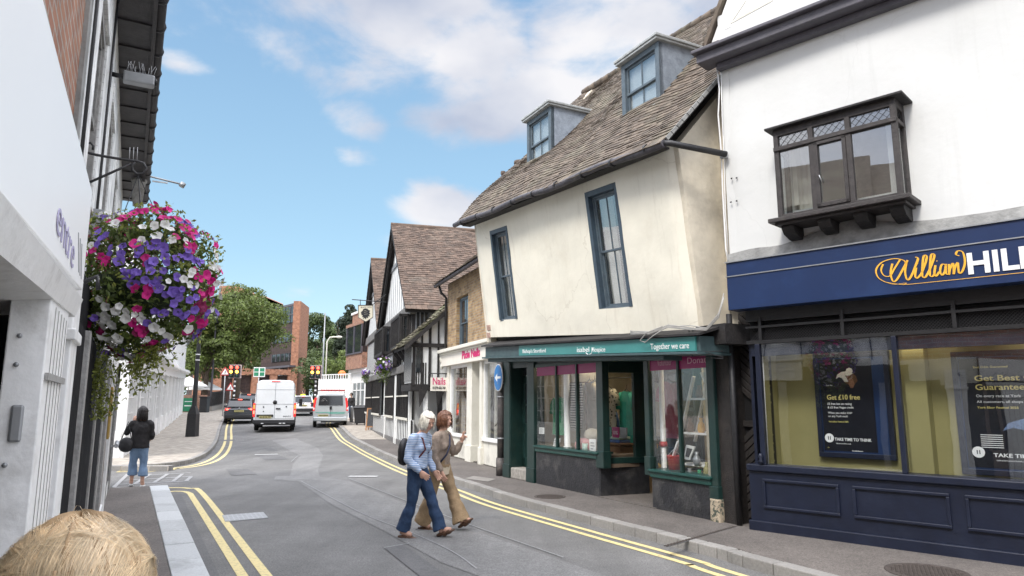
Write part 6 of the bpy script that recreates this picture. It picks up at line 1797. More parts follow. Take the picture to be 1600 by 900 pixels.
 # framed board over the door
 mb = MB(); mb.fbox(TD, 1.2, 4.2, .1, .22, 3.05, 3.5); o = part(mb, 'name_board', M['greytimber'], root, bevel=.01)
 mb = MB()
 for q in ((1.1, 4.3, 3.48, 3.56), (1.1, 4.3, 3.0, 3.07), (1.1, 1.2, 3.0, 3.56), (4.2, 4.3, 3.0, 3.56)): mb.fbox(TD, q[0], q[1], .12, .26, q[2], q[3])
 part(mb, 'board_frame', K, o)
M['plaster'] = mat('white_limewash', (.74, .75, .74), .8, .05, 3, .2, 12, stain=(.45, .44, .42), stain_amt=.4, stain_scale=2)
M['oldtimber'] = mat('silvered_old_timber', (.16, .155, .15), .85, .35, 12, .5, 40, stain=(.05, .05, .05), stain_amt=.7, stain_scale=5)
M['greytimber'] = mat('grey_painted_timber', (.20, .21, .225), .8, .25, 14, .3, 50)
timbered()
# flowers: one builder for the small baskets
M['leaf'] = mat('basket_leaf', (.11, .155, .035), .55, .35, 14, trans=.3, island=.45)
M['leaf_yellow'] = mat('yellow_green_leaf', (.24, .27, .06), .6, .3, 14, trans=.35, island=.4)
M['petal_pink'] = mat('magenta_petal', (.60, .012, .22), .6, .18, 30, trans=.2, island=.3)
M['petal_white'] = mat('white_petal', (.80, .80, .78), .6, .04, 30, trans=.2, island=.08)
M['petal_purple'] = mat('violet_petal', (.19, .11, .50), .6, .2, 30, trans=.2, island=.3)
M['petal_dark'] = mat('deep_magenta_petal', (.26, .01, .09), .6, .2, 30, trans=.2, island=.3)
M['petal_lilac'] = mat('lilac_petal', (.40, .22, .44), .6, .2, 30, trans=.2, island=.3)
def leafquad(mb, p, s, rnd, up=None):
 a = Vector((rnd.gauss(0, 1), rnd.gauss(0, 1), rnd.gauss(0, 1))).normalized(); b = a.orthogonal().normalized()
 c = Matrix.Rotation(rnd.uniform(0, 6.28), 3, a) @ b
 e = a.cross(c)
 mb.add([p - c * s, p + e * s * .5 + a * s * .15, p + c * s, p - e * s * .5 + a * s * .15], [(0, 1, 2, 3)])
def petunia(mb, p, n, r, rnd):
 """open trumpet: five notched lobes round a throat"""
 n = n.normalized(); x = n.orthogonal().normalized(); y = n.cross(x); a0 = rnd.uniform(0, 6.28)
 c = p - n * r * .55; k = 10; rim = []
 mid = []
 for i in range(k):
  a = a0 + 2 * math.pi * i / k; rr = r * (1.0 if i % 2 else .84) * rnd.uniform(.92, 1.06)
  d = x * math.cos(a) + y * math.sin(a)
  rim.append(p + d * rr + n * r * (rnd.uniform(-.12, .1) - (.06 if i % 2 else -.04))); mid.append(p + d * r * .30 - n * r * .12)
 o = [c] + mid + rim
 fs = [(0, 1 + i, 1 + (i + 1) % k) for i in range(k)] + [(1 + i, 1 + k + i, 1 + k + (i + 1) % k, 1 + (i + 1) % k) for i in range(k)]
 s_ = mb.smooth; mb.smooth = True; mb.add(o, fs); mb.smooth = s_
def small_basket(c, r, label, group, seed, hang=.4, name='flower_basket'):
 rnd = random.Random(seed); t = thing(name, label, 'flower basket', tuple(c), group=group)
 mb = MB(); mb.lathe(Vector(c), [(r * .25, -.0), (r * .5, r * .3), (r * .6, r * .5)], 12); part(mb, 'bowl', M['darkleaf'], t)
 mb = MB()
 for i in range(900):
  d = Vector((rnd.gauss(0, 1), rnd.gauss(0, 1), rnd.gauss(0, 1))).normalized(); p = Vector(c) + Vector((0, 0, r * .6)) + d * r * rnd.uniform(.6, 1.05)
  if rnd.random() < .35: p.z -= rnd.random() * hang
  leafquad(mb, p, .042, rnd)
 part(mb, 'foliage', M['leaf'], t)
 for m in ('petal_white', 'petal_lilac', 'petal_purple'):
  mb = MB()
  for i in range(30):
   d = Vector((rnd.gauss(0, 1), rnd.gauss(0, 1), rnd.gauss(0, .8))).normalized(); petunia(mb, Vector(c) + Vector((0, 0, r * .65)) + d * r * 1.08, d, .045, rnd)
  part(mb, 'flowers', M[m], t)
 return t
small_basket(TD.W(5.6, .75, 2.8), .30, 'lilac flower basket hanging against the timber framed house front', 'small flower baskets up the street', 5)
# ------------------------------------------------------------------ left-hand terrace beside the camera
LF = Frame((0, 0), (LU.x, LU.y))
UE = 15.4
def left_brick():
 root = thing('shop_building', 'red brick shop building at far left behind a big white sign', 'building', tuple(LF.W(2, -.5, .12)))
 mb = MB(); mb.fbox(LF, -8, 4.67, -1.0, -.42, 2.5, 5.75); part(mb, 'wall', M['brick_red'], root)
 mb = MB(); mb.fbox(LF, -8, 4.67, -9, -1.0, 0, 5.6); part(mb, 'house_body', M['brick_red'], root)
 # white boxed sign over the open shopfront
 zb = lambda u: 2.02 + .047 * (u - 1.0)
 zt = lambda u: 2.44 + .045 * (u - 1.0)
 mb = MB(); mb.fprism(LF, [(-8, 1.96), (1.0, 2.02), (3.27, 2.165), (3.27, 2.58), (1.0, 2.44), (-8, 2.40)], -.42, -.2)
 sg = part(mb, 'sign_box', M['sign_gloss'], root, bevel=.004)
 mb = MB(); text_mb(LF, 'entre', 2.08, 2.155, -.199, .17, .002, width=.62, mb=mb, bold=-.005, sy=.9); part(mb, 'lettering', M['sign_violet'], sg)
 mb = MB()
 for k in range(3): mb.fprism(LF, [(2.78 + .1 * k, 2.30), (2.80 + .1 * k, 2.30), (2.98 + .08 * k, 2.19), (2.96 + .08 * k, 2.19)], -.2, -.198)
 part(mb, 'lettering', M['sign_grey'], sg)
 mb = MB(); n = 26
 for i in range(n):
  a = -4 + 7.2 * i / n; b = -4 + 7.2 * (i + 1) / n
  mb.hexa([LF.W(a, -.21, zb(a) - .075), LF.W(b, -.21, zb(b) - .075), LF.W(b, -.45, zb(b) - .10), LF.W(a, -.45, zb(a) - .10), LF.W(a, -.19, zb(a) - .005), LF.W(b, -.19, zb(b) - .005), LF.W(b, -.45, zb(b) - .005), LF.W(a, -.45, zb(a) - .005)])
 part(mb, 'moulding', M['whitewood'], root)
 # boarded white door post with a lock, then window and pilaster
 mb = MB(); mb.fbox(LF, 2.34, 2.95, -.31, -.215, .12, 2.06); po = part(mb, 'door_post', M['whitewood'], root, bevel=.004)
 mb = MB()
 for k in range(1, 6): u = 2.38 + .1 * k; mb.fbox(LF, u - .003, u + .003, -.216, -.213, .2, 2.0)
 mb.fbox(LF, 2.36, 2.95, -.214, -.205, 1.78, 1.80)
 part(mb, 'board_joint', M['greypost'], po)
 mb = MB(); p = LF.W(2.34, -.265, 1.66); mb.bar(p + Vector((0, 0, -.05)), p + Vector((0, 0, .05)), .03, .02, up=LF.U); part(mb, 'lock', M['metal'], po, bevel=.006)
 for z in (1.55, 1.82, 1.9, 1.0):
  mb = MB(); mb.ball(LF.W(2.338, -.28, z), .007, (1, 1, 1), 8, 6); part(mb, 'screw', M['metal'], po)
 mb = MB(); mb.fbox(LF, 2.95, 3.55, -.42, -.36, .12, 2.1); w = part(mb, 'shop_window', M['glassdark'], root)
 mb = MB(); mb.fbox(LF, 2.96, 3.2, -.36, -.26, .12, .75); mb.fbox(LF, 3.0, 3.05, -.36, -.29, .75, 2.1); mb.fbox(LF, 3.2, 3.25, -.36, -.27, .75, 2.1); part(mb, 'window_frame', M['oldbrownwood'], w)
 mb = MB(); mb.fbox(LF, 3.52, 3.86, -.4, -.235, .12, 2.35); mb.fbox(LF, 3.50, 3.88, -.4, -.22, 1.98, 2.03); part(mb, 'pilaster', M['whitewood'], root, bevel=.006)
 mb = MB(); mb.fbox(LF, 3.3, 4.67, -.42, -.37, 2.05, 2.6); part(mb, 'fascia', M['offwhite'], root)
 mb = MB(); mb.tube([LF.W(3.62, -.22, 2.25), LF.W(3.62, -.17, 2.28), LF.W(3.62, -.16, 2.22)], .012, 6); part(mb, 'hook', M['iron'], root)
 # open doorway: dark inside
 mb = MB(); mb.fbox(LF, -8, 4.6, -1.2, -1.0, .1, 2.4); mb.fbox(LF, .3, .4, -1.1, -.42, .1, 2.0); mb.fbox(LF, -8, 2.9, -1.1, -.42, 1.98, 2.05); part(mb, 'doorway', M['dark'], root)
 mb = MB(); mb.fbox(LF, -8, .2, -.42, -.3, .1, 2.0); part(mb, 'shop_window', M['glassdark'], root)
 e = [LF.W(-8, .0, 5.8), LF.W(4.7, .0, 5.8), LF.W(4.7, -2.6, 7.3), LF.W(-8, -2.6, 7.3)]
 mb = MB(); mb.prism([e[0], e[1], e[2], e[3]], (0, 0, .12)); part(mb, 'roof', M['tile'], root)
M['sign_gloss'] = mat('white_gloss_sign', (.90, .90, .89), .4, .015, 1.2, .01, 2, spec=.35)
M['sign_violet'] = mat('pale_violet_vinyl', (.42, .38, .56), .3, .05)
M['sign_grey'] = mat('pale_grey_vinyl', (.42, .42, .44), .3, .05)
M['oldbrownwood'] = mat('old_brown_frame', (.16, .12, .10), .7, .3, 20)
left_brick()
def left_white():
 root = thing('white_brick_building', 'white painted brick building with dark eaves and black shopfronts on the left', 'building', tuple(LF.W(10, -.5, .12)))
 holes = [(5.95, 6.95, 3.25, 4.95), (8.5, 9.5, 3.3, 5.0), (11.2, 12.1, 3.3, 5.0), (13.5, 14.3, 3.3, 5.0)]
 mb = MB(); wall_holes(mb, LF, 4.67, UE, 2.45, 5.75, holes, -.8, -.42); part(mb, 'wall', M['brick_white'], root)
 mb = MB(); mb.fbox(LF, 4.7, UE, -8, -.8, 0, 5.7); part(mb, 'house_body', M['brick_white'], root)
 for i, h in enumerate(holes):
  sash_window(LF, root, h[0] + .02, h[1] - .02, h[2] + .02, h[3] - .02, -.435, 'greypost', cols=1, rows=(1, 1), glass='glassdark', fw=.07, sill=True, sillm='white')
  mb = MB(); mb.fbox(LF, h[0] - .03, h[1] + .03, -.42, -.405, h[3], h[3] + .22); part(mb, 'lintel', M['brick_white'], root)
 # grimy boundary strip and cable
 mb = MB(); mb.fbox(LF, 4.66, 4.86, -.42, -.395, 2.6, 5.75); part(mb, 'grimy_quoin', M['grime_render'], root)
 mb = MB(); mb.tube([LF.W(5.2, -.40, 2.6), LF.W(5.15, -.40, 5.7)], .012, 6); mb.tube([LF.W(7.4, -.40, 2.6), LF.W(7.35, -.40, 5.7)], .012, 6); part(mb, 'cable', M['iron'], root)
 # eaves
 mb = MB(); mb.fbox(LF, 4.67, UE + .2, -.44, -.05, 5.72, 5.80)
 mb.fbox(LF, 4.67, UE + .2, -.09, -.05, 5.66, 5.9)
 for u in [4.8 + .62 * k for k in range(18)]: mb.fbox(LF, u, u + .02, -.42, -.09, 5.70, 5.725)
 part(mb, 'soffit', M['eavesdark'], root)
 mb = MB(); mb.tube([LF.W(4.6, -.03, 5.78), LF.W(UE + .3, -.03, 5.78)], .062, 10); gu = part(mb, 'gutter', M['eavesdark'], root)
 u = 4.9
 while u < UE + .2:
  mb = MB(); mb.tube([LF.W(u, -.03, 5.78), LF.W(u + .03, -.03, 5.78)], .078, 10); part(mb, 'joint_ring', M['iron'], gu); u += .62
 e = [LF.W(4.67, .0, 5.86), LF.W(UE + .3, .0, 5.86), LF.W(UE + .3, -2.6, 7.6), LF.W(4.67, -2.6, 7.6)]
 mb = MB(); mb.prism(e, (0, 0, .1)); part(mb, 'roof', M['tile'], root)
 # shopfronts: black doors and panels, leaning grey posts, white boxed fascias
 mb = MB(); mb.fbox(LF, 4.5, UE, -.42, -.30, .1, 2.5); part(mb, 'shopfront_backing', M['matt_black'], root)
 mb = MB(); mb.fbox(LF, 4.72, 6.5, -.42, -.34, 2.15, 2.62); part(mb, 'fascia', M['whitewood'], root, bevel=.01)
 segs = [(3.95, 4.95, 'matt_black', -.26), (4.98, 5.10, 'greypost', -.235), (5.15, 6.9, 'matt_black', -.245), (6.95, 7.12, 'greypost', -.22), (7.2, 8.3, 'matt_black', -.23), (8.4, 8.7, 'greypost', -.205),
   (9.4, 9.8, 'greypost', -.195), (10.4, 11.2, 'oldbrownwood', -.21), (11.4, 11.8, 'white', -.19), (12.6, 13.0, 'greypost', -.19), (13.5, 14.4, 'matt_black', -.2), (14.6, 15.35, 'greypost', -.18)]
 for a, b, m, d in segs:
  mb = MB(); k = random.Random(int(a * 10)).uniform(-.0, .02)
  mb.fbox(LF, a, b, -.34, d - k, .12, 2.15); part(mb, 'panel' if m == 'matt_black' else 'post', M[m], root, bevel=.006)
 for a, b in ((6.6, 8.4), (9.2, 11.0), (12, 14.8)):
  mb = MB(); mb.fbox(LF, a, b, -.42, -.215, 2.18, 2.62); mb.fbox(LF, a - .03, b + .03, -.42, -.19, 2.62, 2.68); part(mb, 'fascia', M['whitewood'], root, bevel=.01)
 mb = MB(); mb.fbox(LF, 4.67, UE, -.42, -.21, .1, .32); part(mb, 'plinth', M['whitewood'], root, bevel=.01)
 mb = MB(); mb.fbox(LF, 10.2, 10.9, -.21, -.185, 1.25, 1.9); part(mb, 'brass_plate', M['brass'], root, bevel=.004)
 mb = MB(); mb.tube([LF.W(13.2, -.12, 1.0), LF.W(14.0, -.12, 1.02)], .035, 8); mb.bar(LF.W(13.6, -.2, .98), LF.W(13.6, -.1, .98), .03); part(mb, 'handrail', M['steel'], root)
left_brick_eaves = M['eavesdark'] = mat('dark_eaves_paint', (.035, .032, .034), .6, .3, 8, .2, 30)
left_white()
# things fixed to the left wall
def security_camera():
 a = LF.pix(200, 140, -.3)
 u, z = 7.6, 4.95
 t = thing('security_camera', 'grey security camera bracketed below the dark eaves on the left', 'camera', tuple(LF.W(u, -.4, z)))
 mb = MB(); mb.fbox(LF, u - .05, u + .05, -.42, -.40, z - .12, z + .12); mb.tube([LF.W(u, -.4, z), LF.W(u, -.24, z - .01)], .025, 8); part(mb, 'bracket', M['iron'], t)
 mb = MB(); mb.fbox(LF, u - .06, u + .06, -.30, -.02, z - .06, z + .05); part(mb, 'housing', M['metal'], t, bevel=.015)
 mb = MB(); mb.lathe(LF.W(u, -.02, z - .005), [(.035, 0), (.035, .02)], 12, axis=LF.D); part(mb, 'lens', M['black'], t)
 mb = MB(); rnd = random.Random(1)
 for k in range(16): p = LF.W(u + rnd.uniform(-.05, .05), -.28 + .016 * k, z + .05); mb.tube([p, p + Vector((rnd.uniform(-.04, .04), rnd.uniform(-.04, .04), .11))], .0022, 4)
 part(mb, 'bird_spikes', M['steel'], t)
security_camera()
def bracket_and_basket():
 u0 = LF.pix(130, 240, -.25)[0]
 pu = 6.15; zt = LF.pix(128, 240, -.24)[1]
 P0 = LF.W(pu, -.42, 0)
 # arm drawn through points measured at its own distance
 BF = Frame((LF.W(pu, -.42, 0).x, LF.W(pu, -.42, 0).y), (LF.W(pu, .6, 0).x, LF.W(pu, .6, 0).y))
 def B(px, py): u, z = BF.pix(px, py, 0); return BF.W(u, 0, z)
 t = thing('basket_bracket', 'black scrolled iron bracket on the left wall holding the hanging basket', 'bracket', tuple(B(129, 240)))
 mb = MB()
 mb.tube([B(129, 213), B(129, 250), B(134, 285)], .011, 8)
 mb.tube([B(129, 232), B(132, 237), B(150, 242), B(185, 248), B(215, 252), B(224, 255), B(229, 263), B(224, 271), B(214, 272), B(207, 266), B(206, 258), B(212, 254)], .011, 8)
 mb.tube([B(131, 232), B(134, 225), B(141, 223), B(146, 228), B(145, 234)], .009, 8)
 mb.tube([B(133, 288), B(160, 276), B(180, 267), B(205, 256)], .010, 8)
 part(mb, 'arm', M['iron'], t)
 mb = MB()
 for x in (202, 208, 214): mb.tube([B(x, 251), B(x + 1, 230)], .003, 5)
 part(mb, 'bird_spikes', M['steel'], t)
 # the basket
 C = Vector(B(216, 300));
 r0 = ray(224, 438); dist = (C.y) / r0.y
 ctr = Vector((0, 0, CAMH)) + r0 * (dist * .975)
 print('basket', ctr, 'perp', ctr.x * LV.x + ctr.y * LV.y)
 sc = (dist * .975) / F0
 t2 = thing('hanging_basket', 'large hanging basket of magenta, violet and white petunias on the left', 'flower basket', tuple(ctr + Vector((0, 0, -.3))))
 hook = B(216, 273)
 mb = MB()
 for k in range(4):
  a = k * math.pi / 2 + .5; q = ctr + Vector((.26 * math.cos(a), .26 * math.sin(a), .12)); mb.tube([hook, q], .0035, 5)
 part(mb, 'chain', M['iron'], t2)
 mb = MB(); mb.lathe(ctr + Vector((0, 0, -.28)), [(.06, 0), (.2, .08), (.28, .22), (.30, .30)], 18); part(mb, 'bowl', M['darkleaf'], t2)
 rnd = random.Random(12)
 # outline of the mass of flowers as seen: rounded, wider than high, trailing below
 def surf():
  """random point on the lumpy skin of the planting, with its outward direction"""
  while True:
   d = Vector((rnd.gauss(0, 1), rnd.gauss(0, 1), rnd.gauss(0, 1))).normalized()
   R_ = 1 + .16 * mnoise.noise(d * 2.2 + Vector((3, 1, 7))) + .07 * mnoise.noise(d * 6)
   p = Vector((d.x * 112 * sc, d.y * 96 * sc, d.z * 116 * sc)) * R_
   p.z -= 4 * sc
   q = ctr + p
   if q.x * LV.x + q.y * LV.y > -.415: return q, d, R_
 core = MB()
 for i in range(5200):
  q, d, R_ = surf(); p = ctr + (q - ctr) * rnd.uniform(.62, .99)
  leafquad(core, p, rnd.uniform(.016, .034), rnd)
 part(core, 'foliage', M['leaf'], t2)
 mb = MB()
 for i in range(1500):
  q, d, R_ = surf()
  if d.z < -.1 and rnd.random() < .6: continue
  leafquad(mb, ctr + (q - ctr) * rnd.uniform(.95, 1.1), rnd.uniform(.012, .024), rnd)
 part(mb, 'leaf_tips', M['leaf_yellow'], t2)
 fl = {k: MB() for k in ('petal_pink', 'petal_white', 'petal_purple', 'petal_dark')}
 solo = 0; placed = []
 tries = 0
 while len(placed) < 860 and tries < 30000:
  tries += 1
  q, d, R_ = surf()
  if any((q - o).length < .029 for o in placed): continue
  placed.append(q)
  n1 = mnoise.noise(q * 3.6 + Vector((5, 5, 5))); n2 = mnoise.noise(q * 3.6 + Vector((50, 9, 2))); n3 = mnoise.noise(q * 3.0 + Vector((7, 70, 1)))
  v = max((n1 + .07 + .10 * d.z, 'petal_pink'), (n2 + .03 - .08 * d.z, 'petal_white'), (n3 - .02, 'petal_purple'))[1]
  if rnd.random() < .14: v = rnd.choice(('petal_pink', 'petal_white', 'petal_purple'))
  if v == 'petal_pink' and d.z < -.25: v = 'petal_dark' if rnd.random() < .5 else v
  if mnoise.noise(q * 7 + Vector((1, 2, 3))) < -.20: continue
  face = (d + Vector((rnd.gauss(0, .35), rnd.gauss(0, .35), rnd.gauss(0, .3))) + Vector((.1, -.25, -.05))).normalized()
  r = rnd.triangular(.020, .045, .033)
  view = (Vector((0, 0, CAMH)) - ctr).normalized()
  if solo < 96 and d.dot(view) > .35:
   s1 = MB(); petunia(s1, q, face, r * 1.12, rnd); part(s1, 'flower', M[v], t2); solo += 1
  else: petunia(fl[v], q, face, r, rnd)
 for k, m_ in fl.items():
  tag(part(m_, 'flowers', M[k], t2), kind='stuff')
 # trailing stems
 mb = MB(); lf = MB()
 def trail(px, py0, py1, sway, nn, yellow=True):
  base = Vector((0, 0, CAMH)) + ray(px, py0) * (dist * rnd.uniform(.93, 1.02)); L_ = (py1 - py0) * sc
  pts = [base + Vector((sway * math.sin(k * .7 + px) * .03, 0, -L_ * k / 8)) for k in range(9)]
  mb.tube(pts, .0025, 4)
  for k in range(nn):
   s_ = rnd.random(); i = min(7, int(s_ * 8)); p = pts[i].lerp(pts[i + 1], s_ * 8 - i)
   leafquad(lf, p + Vector((rnd.gauss(0, .03), rnd.gauss(0, .03), 0)), rnd.uniform(.012, .022), rnd)
 for px, a, b, w in ((165, 535, 680, 2), (160, 540, 690, 1), (172, 540, 640, 2), (150, 500, 600, 1), (185, 545, 600, 1), (200, 540, 585, 1), (215, 540, 615, 1.5), (228, 540, 610, 1), (238, 535, 590, 1), (248, 530, 600, 1), (260, 530, 570, 1), (272, 520, 560, 1), (155, 560, 720, 1), (180, 560, 650, 1)):
  trail(px, a, min(b, 655), w, int((b - a) * 1.1))
 for px, a, b in ((205, 530, 578), (218, 530, 585), (230, 530, 580), (242, 530, 575), (222, 540, 600)): trail(px, a, b, 1, 130)
 part(mb, 'trailing_stem', M['leaf'], t2); part(lf, 'trailing_leaves', M['leaf_yellow'], t2)
bracket_and_basket()
# lamp-like lantern and rod standing out from the far corner
def wall_lantern():
 u = 13.9
 BF = Frame((LF.W(u, -.42, 0).x, LF.W(u, -.42, 0).y), (LF.W(u, 1.5, 0).x, LF.W(u, 1.5, 0).y))
 def B(px, py): a, z = BF.pix(px, py, 0); return BF.W(a, 0, z)
 t = thing('wall_lantern', 'old dark lantern under the eaves on the left wall behind the bracket', 'lantern', tuple(B(215, 300)))
 mb = MB(); c = B(214, 322); mb.lathe(c, [(.08, 0), (.13, .45), (.15, .47), (.05, .62), (.03, .7)], 6); part(mb, 'glass_case', M['greypost'], t)
 mb = MB(); mb.tube([B(196, 272), B(232, 272)], .02, 6); mb.tube([B(214, 272), B(214, 290)], .015, 6); part(mb, 'bracket', M['iron'], t)
 t = thing('banner_arm', 'thin rod with a small head reaching out into the sky from the left wall', 'bracket', tuple(B(200, 270)))
 mb = MB(); mb.tube([B(196, 270), B(232, 275), B(284, 288)], .018, 6); part(mb, 'rod', M['metal'], t)
 mb = MB(); mb.tube([B(283, 292), B(287, 286)], .05, 8); part(mb, 'head', M['metal'], t)
 mb = MB(); mb.bar(B(238, 283), B(262, 286), .04, .02); part(mb, 'tube_light', M['steel'], t)
wall_lantern()
def box_on_wall():
 u = 6.6; t = thing('alarm_box', 'grey wall box hidden behind the iron bracket on the left', 'box', tuple(LF.W(u, -.42, 3.0)))
 mb = MB(); mb.fbox(LF, u - .15, u + .15, -.42, -.30, 3.05, 3.28); part(mb, 'case', M['metal'], t, bevel=.01)
 mb = MB(); mb.tube([LF.W(u, -.38, 3.05), LF.W(u, -.38, 2.7)], .012, 6); part(mb, 'conduit', M['iron'], t)
box_on_wall()
# ------------------------------------------------------------------ white weatherboarded shops beyond the side road
FA = GH(231, 689, .12); FBp = atY(283, 52)
d_ = Vector((FBp.x - FA.x, FBp.y - FA.y)).normalized()
WS = Frame((FA.x - d_.x * 8.5, FA.y - d_.y * 8.5), (FBp.x, FBp.y))
def white_shops():
 root = thing('white_shop_row', 'row of white weatherboarded shops beyond the side road on the left', 'building', tuple(WS.W(8, 0, .12)))
 Lt = (Vector((FBp.x, FBp.y)) - Vector((WS.O.x, WS.O.y))).length
 Pz = lambda px, py, d=0: WS.pix(px, py, d)
 ue = Pz(289, 600)[0]; ue = min(ue, Lt + 2)
 zc = 3.55; zt = 6.3
 mb = MB(); mb.fbox(WS, 0, ue, -6, -.3, 0, zt); part(mb, 'house_body', M['white'], root)
 mb = MB(); z = 3.7
 while z < zt: mb.fprism(WS, [(0, z), (ue, z), (ue, z + .16), (0, z + .16)], -.3, -.02 + .0); z += .17
 part(mb, 'weatherboard', M['white'], root)
 mb = MB(); u = .4
 while u < ue: mb.fbox(WS, u, u + .07, -.1, .03, 3.7, zt); u += .95
 part(mb, 'pilaster', M['white'], root)
 mb = MB(); mb.fbox(WS, -.1, ue + .2, -.3, .25, zt, zt + .12); part(mb, 'eaves', M['metal'], root)
 mb = MB(); mb.prism([WS.W(-.1, .3, zt + .12), WS.W(ue + .2, .3, zt + .12), WS.W(ue + .2, -4, zt + 2.4), WS.W(-.1, -4, zt + 2.4)], (0, 0, .12)); part(mb, 'roof', M['tile'], root)
 # ground floor, rising with the street
 k = 0; u = 0
 while u < ue:
  y = WS.W(u + 1.5, 0, 0).y; g = zf(y) + .12
  w = 3.4
  b = min(u + w, ue)
  mb = MB(); mb.fbox(WS, u, b, -.3, 0, g - .4, g + .75); part(mb, 'stall_riser', M['white'], root, bevel=.01)
  mb = MB(); mb.fbox(WS, u + .15, b - .95, -.2, -.1, g + .75, g + 2.7); wn = part(mb, 'shop_window', M['glass_far'], root)
  mb = MB()
  nb = 6
  for i in range(nb + 1): uu = u + .15 + (b - .95 - u - .15) * i / nb; mb.fbox(WS, uu - .025, uu + .025, -.1, -.04, g + .75, g + 2.7)
  for i in range(5): zz = g + .75 + 1.95 * i / 4; mb.fbox(WS, u + .15, b - .95, -.1, -.045, zz - .02, zz + .02)
  part(mb, 'glazing_bars', M['white'], wn)
  mb = MB(); mb.fbox(WS, b - .9, b - .1, -.3, -.14, g - .2, g + 2.6); part(mb, 'door', M['darkdoor'] if k % 2 else M['glassdark'], root)
  for uu in (u, b - .95, b - .12):
   mb = MB(); mb.fbox(WS, uu, uu + .15, -.2, .06, g - .4, g + 2.9); part(mb, 'post', M['white'], root, bevel=.01)
  mb = MB(); mb.fbox(WS, u, b, -.3, .10, g + 2.7, max(g + 3.1, 3.4)); part(mb, 'fascia', M['white'], root)
  mb = MB(); mb.fbox(WS, u, b + (.2 if b == ue else 0), -.3, .40, max(g + 3.1, 3.4), max(g + 3.1, 3.4) + .14); mb.fbox(WS, u, b, -.3, .30, max(g + 3.1, 3.4) + .14, 3.75); part(mb, 'cornice', M['white'], root, bevel=.02)
  u = b; k += 1
 return ue
M['glass_far'] = mat('grey_shop_glass', (.16, .17, .17), .12, .6, 1.2, 0, 2)  # opaque mid grey, mottled at random
M['darkdoor'] = mat('dark_door', (.05, .06, .065), .4, .2)
wse = white_shops()
# ------------------------------------------------------------------ beyond: brick corner building, office, trees
def corner_brick():
 A = atY(546, 47); B = atY(592, 41.5)
 F = Frame((A.x, A.y), (B.x, B.y)); L_ = (Vector((B.x, B.y)) - Vector((A.x, A.y))).length
 root = thing('corner_building', 'red brick corner building with a boxed window over a white shopfront', 'building', tuple(F.W(L_ / 2, 0, zf(44))))
 g = zf(44); zt = hz(484, 44); zb = hz(575, 44)
 mb = MB(); mb.fbox(F, 0, L_ + 6, -7, 0, zb, zt); part(mb, 'wall', M['brick_red'], root)
 mb = MB(); mb.fbox(F, -.1, L_ + 6, -7, .08, zt, zt + .15); mb.fbox(F, -.05, L_, -.1, .12, zb - .22, zb); part(mb, 'band', M['white'], root)
 a, b = F.pix(550, 540)[0], F.pix(574, 540)[0]; z0, z1 = F.pix(560, 553)[1], F.pix(560, 512)[1]
 mb = MB(); mb.fbox(F, a - .1, b + .1, 0, .35, zb, z0); mb.fbox(F, a - .15, b + .15, 0, .42, z1 + .05, z1 + .25); part(mb, 'boxed_bay', M['brick_red'], root)
 mb = MB(); mb.fbox(F, a, b, 0, .36, z0, z1 + .05); w = part(mb, 'window', M['glassdark'], root)
 mb = MB()
 for k in (0, .5, 1): u = a + (b - a) * k; mb.fbox(F, u - .06, u + .06, .3, .41, z0, z1 + .05)
 mb.fbox(F, a - .1, b + .1, .3, .43, z0 - .05, z0 + .04); part(mb, 'frame', M['bargeboard'], w)
 mb = MB(); mb.fbox(F, 0, L_ + 4, -6, -.05, g - .3, zb - .2); part(mb, 'shopfront', M['white'], root)
 a, b = F.pix(552, 600)[0], F.pix(571, 600)[0]
 mb = MB(); mb.fbox(F, a, b, -.06, .0, g + .8, zb - .9); w = part(mb, 'shop_window', M['glass_far'], root)
 mb = MB()
 for k in (0, .33, .66, 1): u = a + (b - a) * k; mb.fbox(F, u - .04, u + .04, 0, .05, g + .8, zb - .9)
 mb.fbox(F, a, b, 0, .05, g + 2.0, g + 2.06); part(mb, 'frame', M['white'], w)
 a, b = F.pix(576, 600)[0], F.pix(584, 600)[0]
 mb = MB(); mb.fbox(F, a, b, -.06, .02, g, g + 2.2); part(mb, 'door', M['darkdoor'], root)
 mb = MB(); mb.fbox(F, a, b, -.06, .02, g + 2.3, g + 2.8); part(mb, 'fanlight', M['glassdark'], root)
 for px in (548, 573, 586):
  u = F.pix(px, 600)[0]; mb = MB(); mb.fbox(F, u - .14, u + .14, -.05, .12, g, zb - .3); part(mb, 'pilaster', M['white'], root, bevel=.02)
corner_brick()
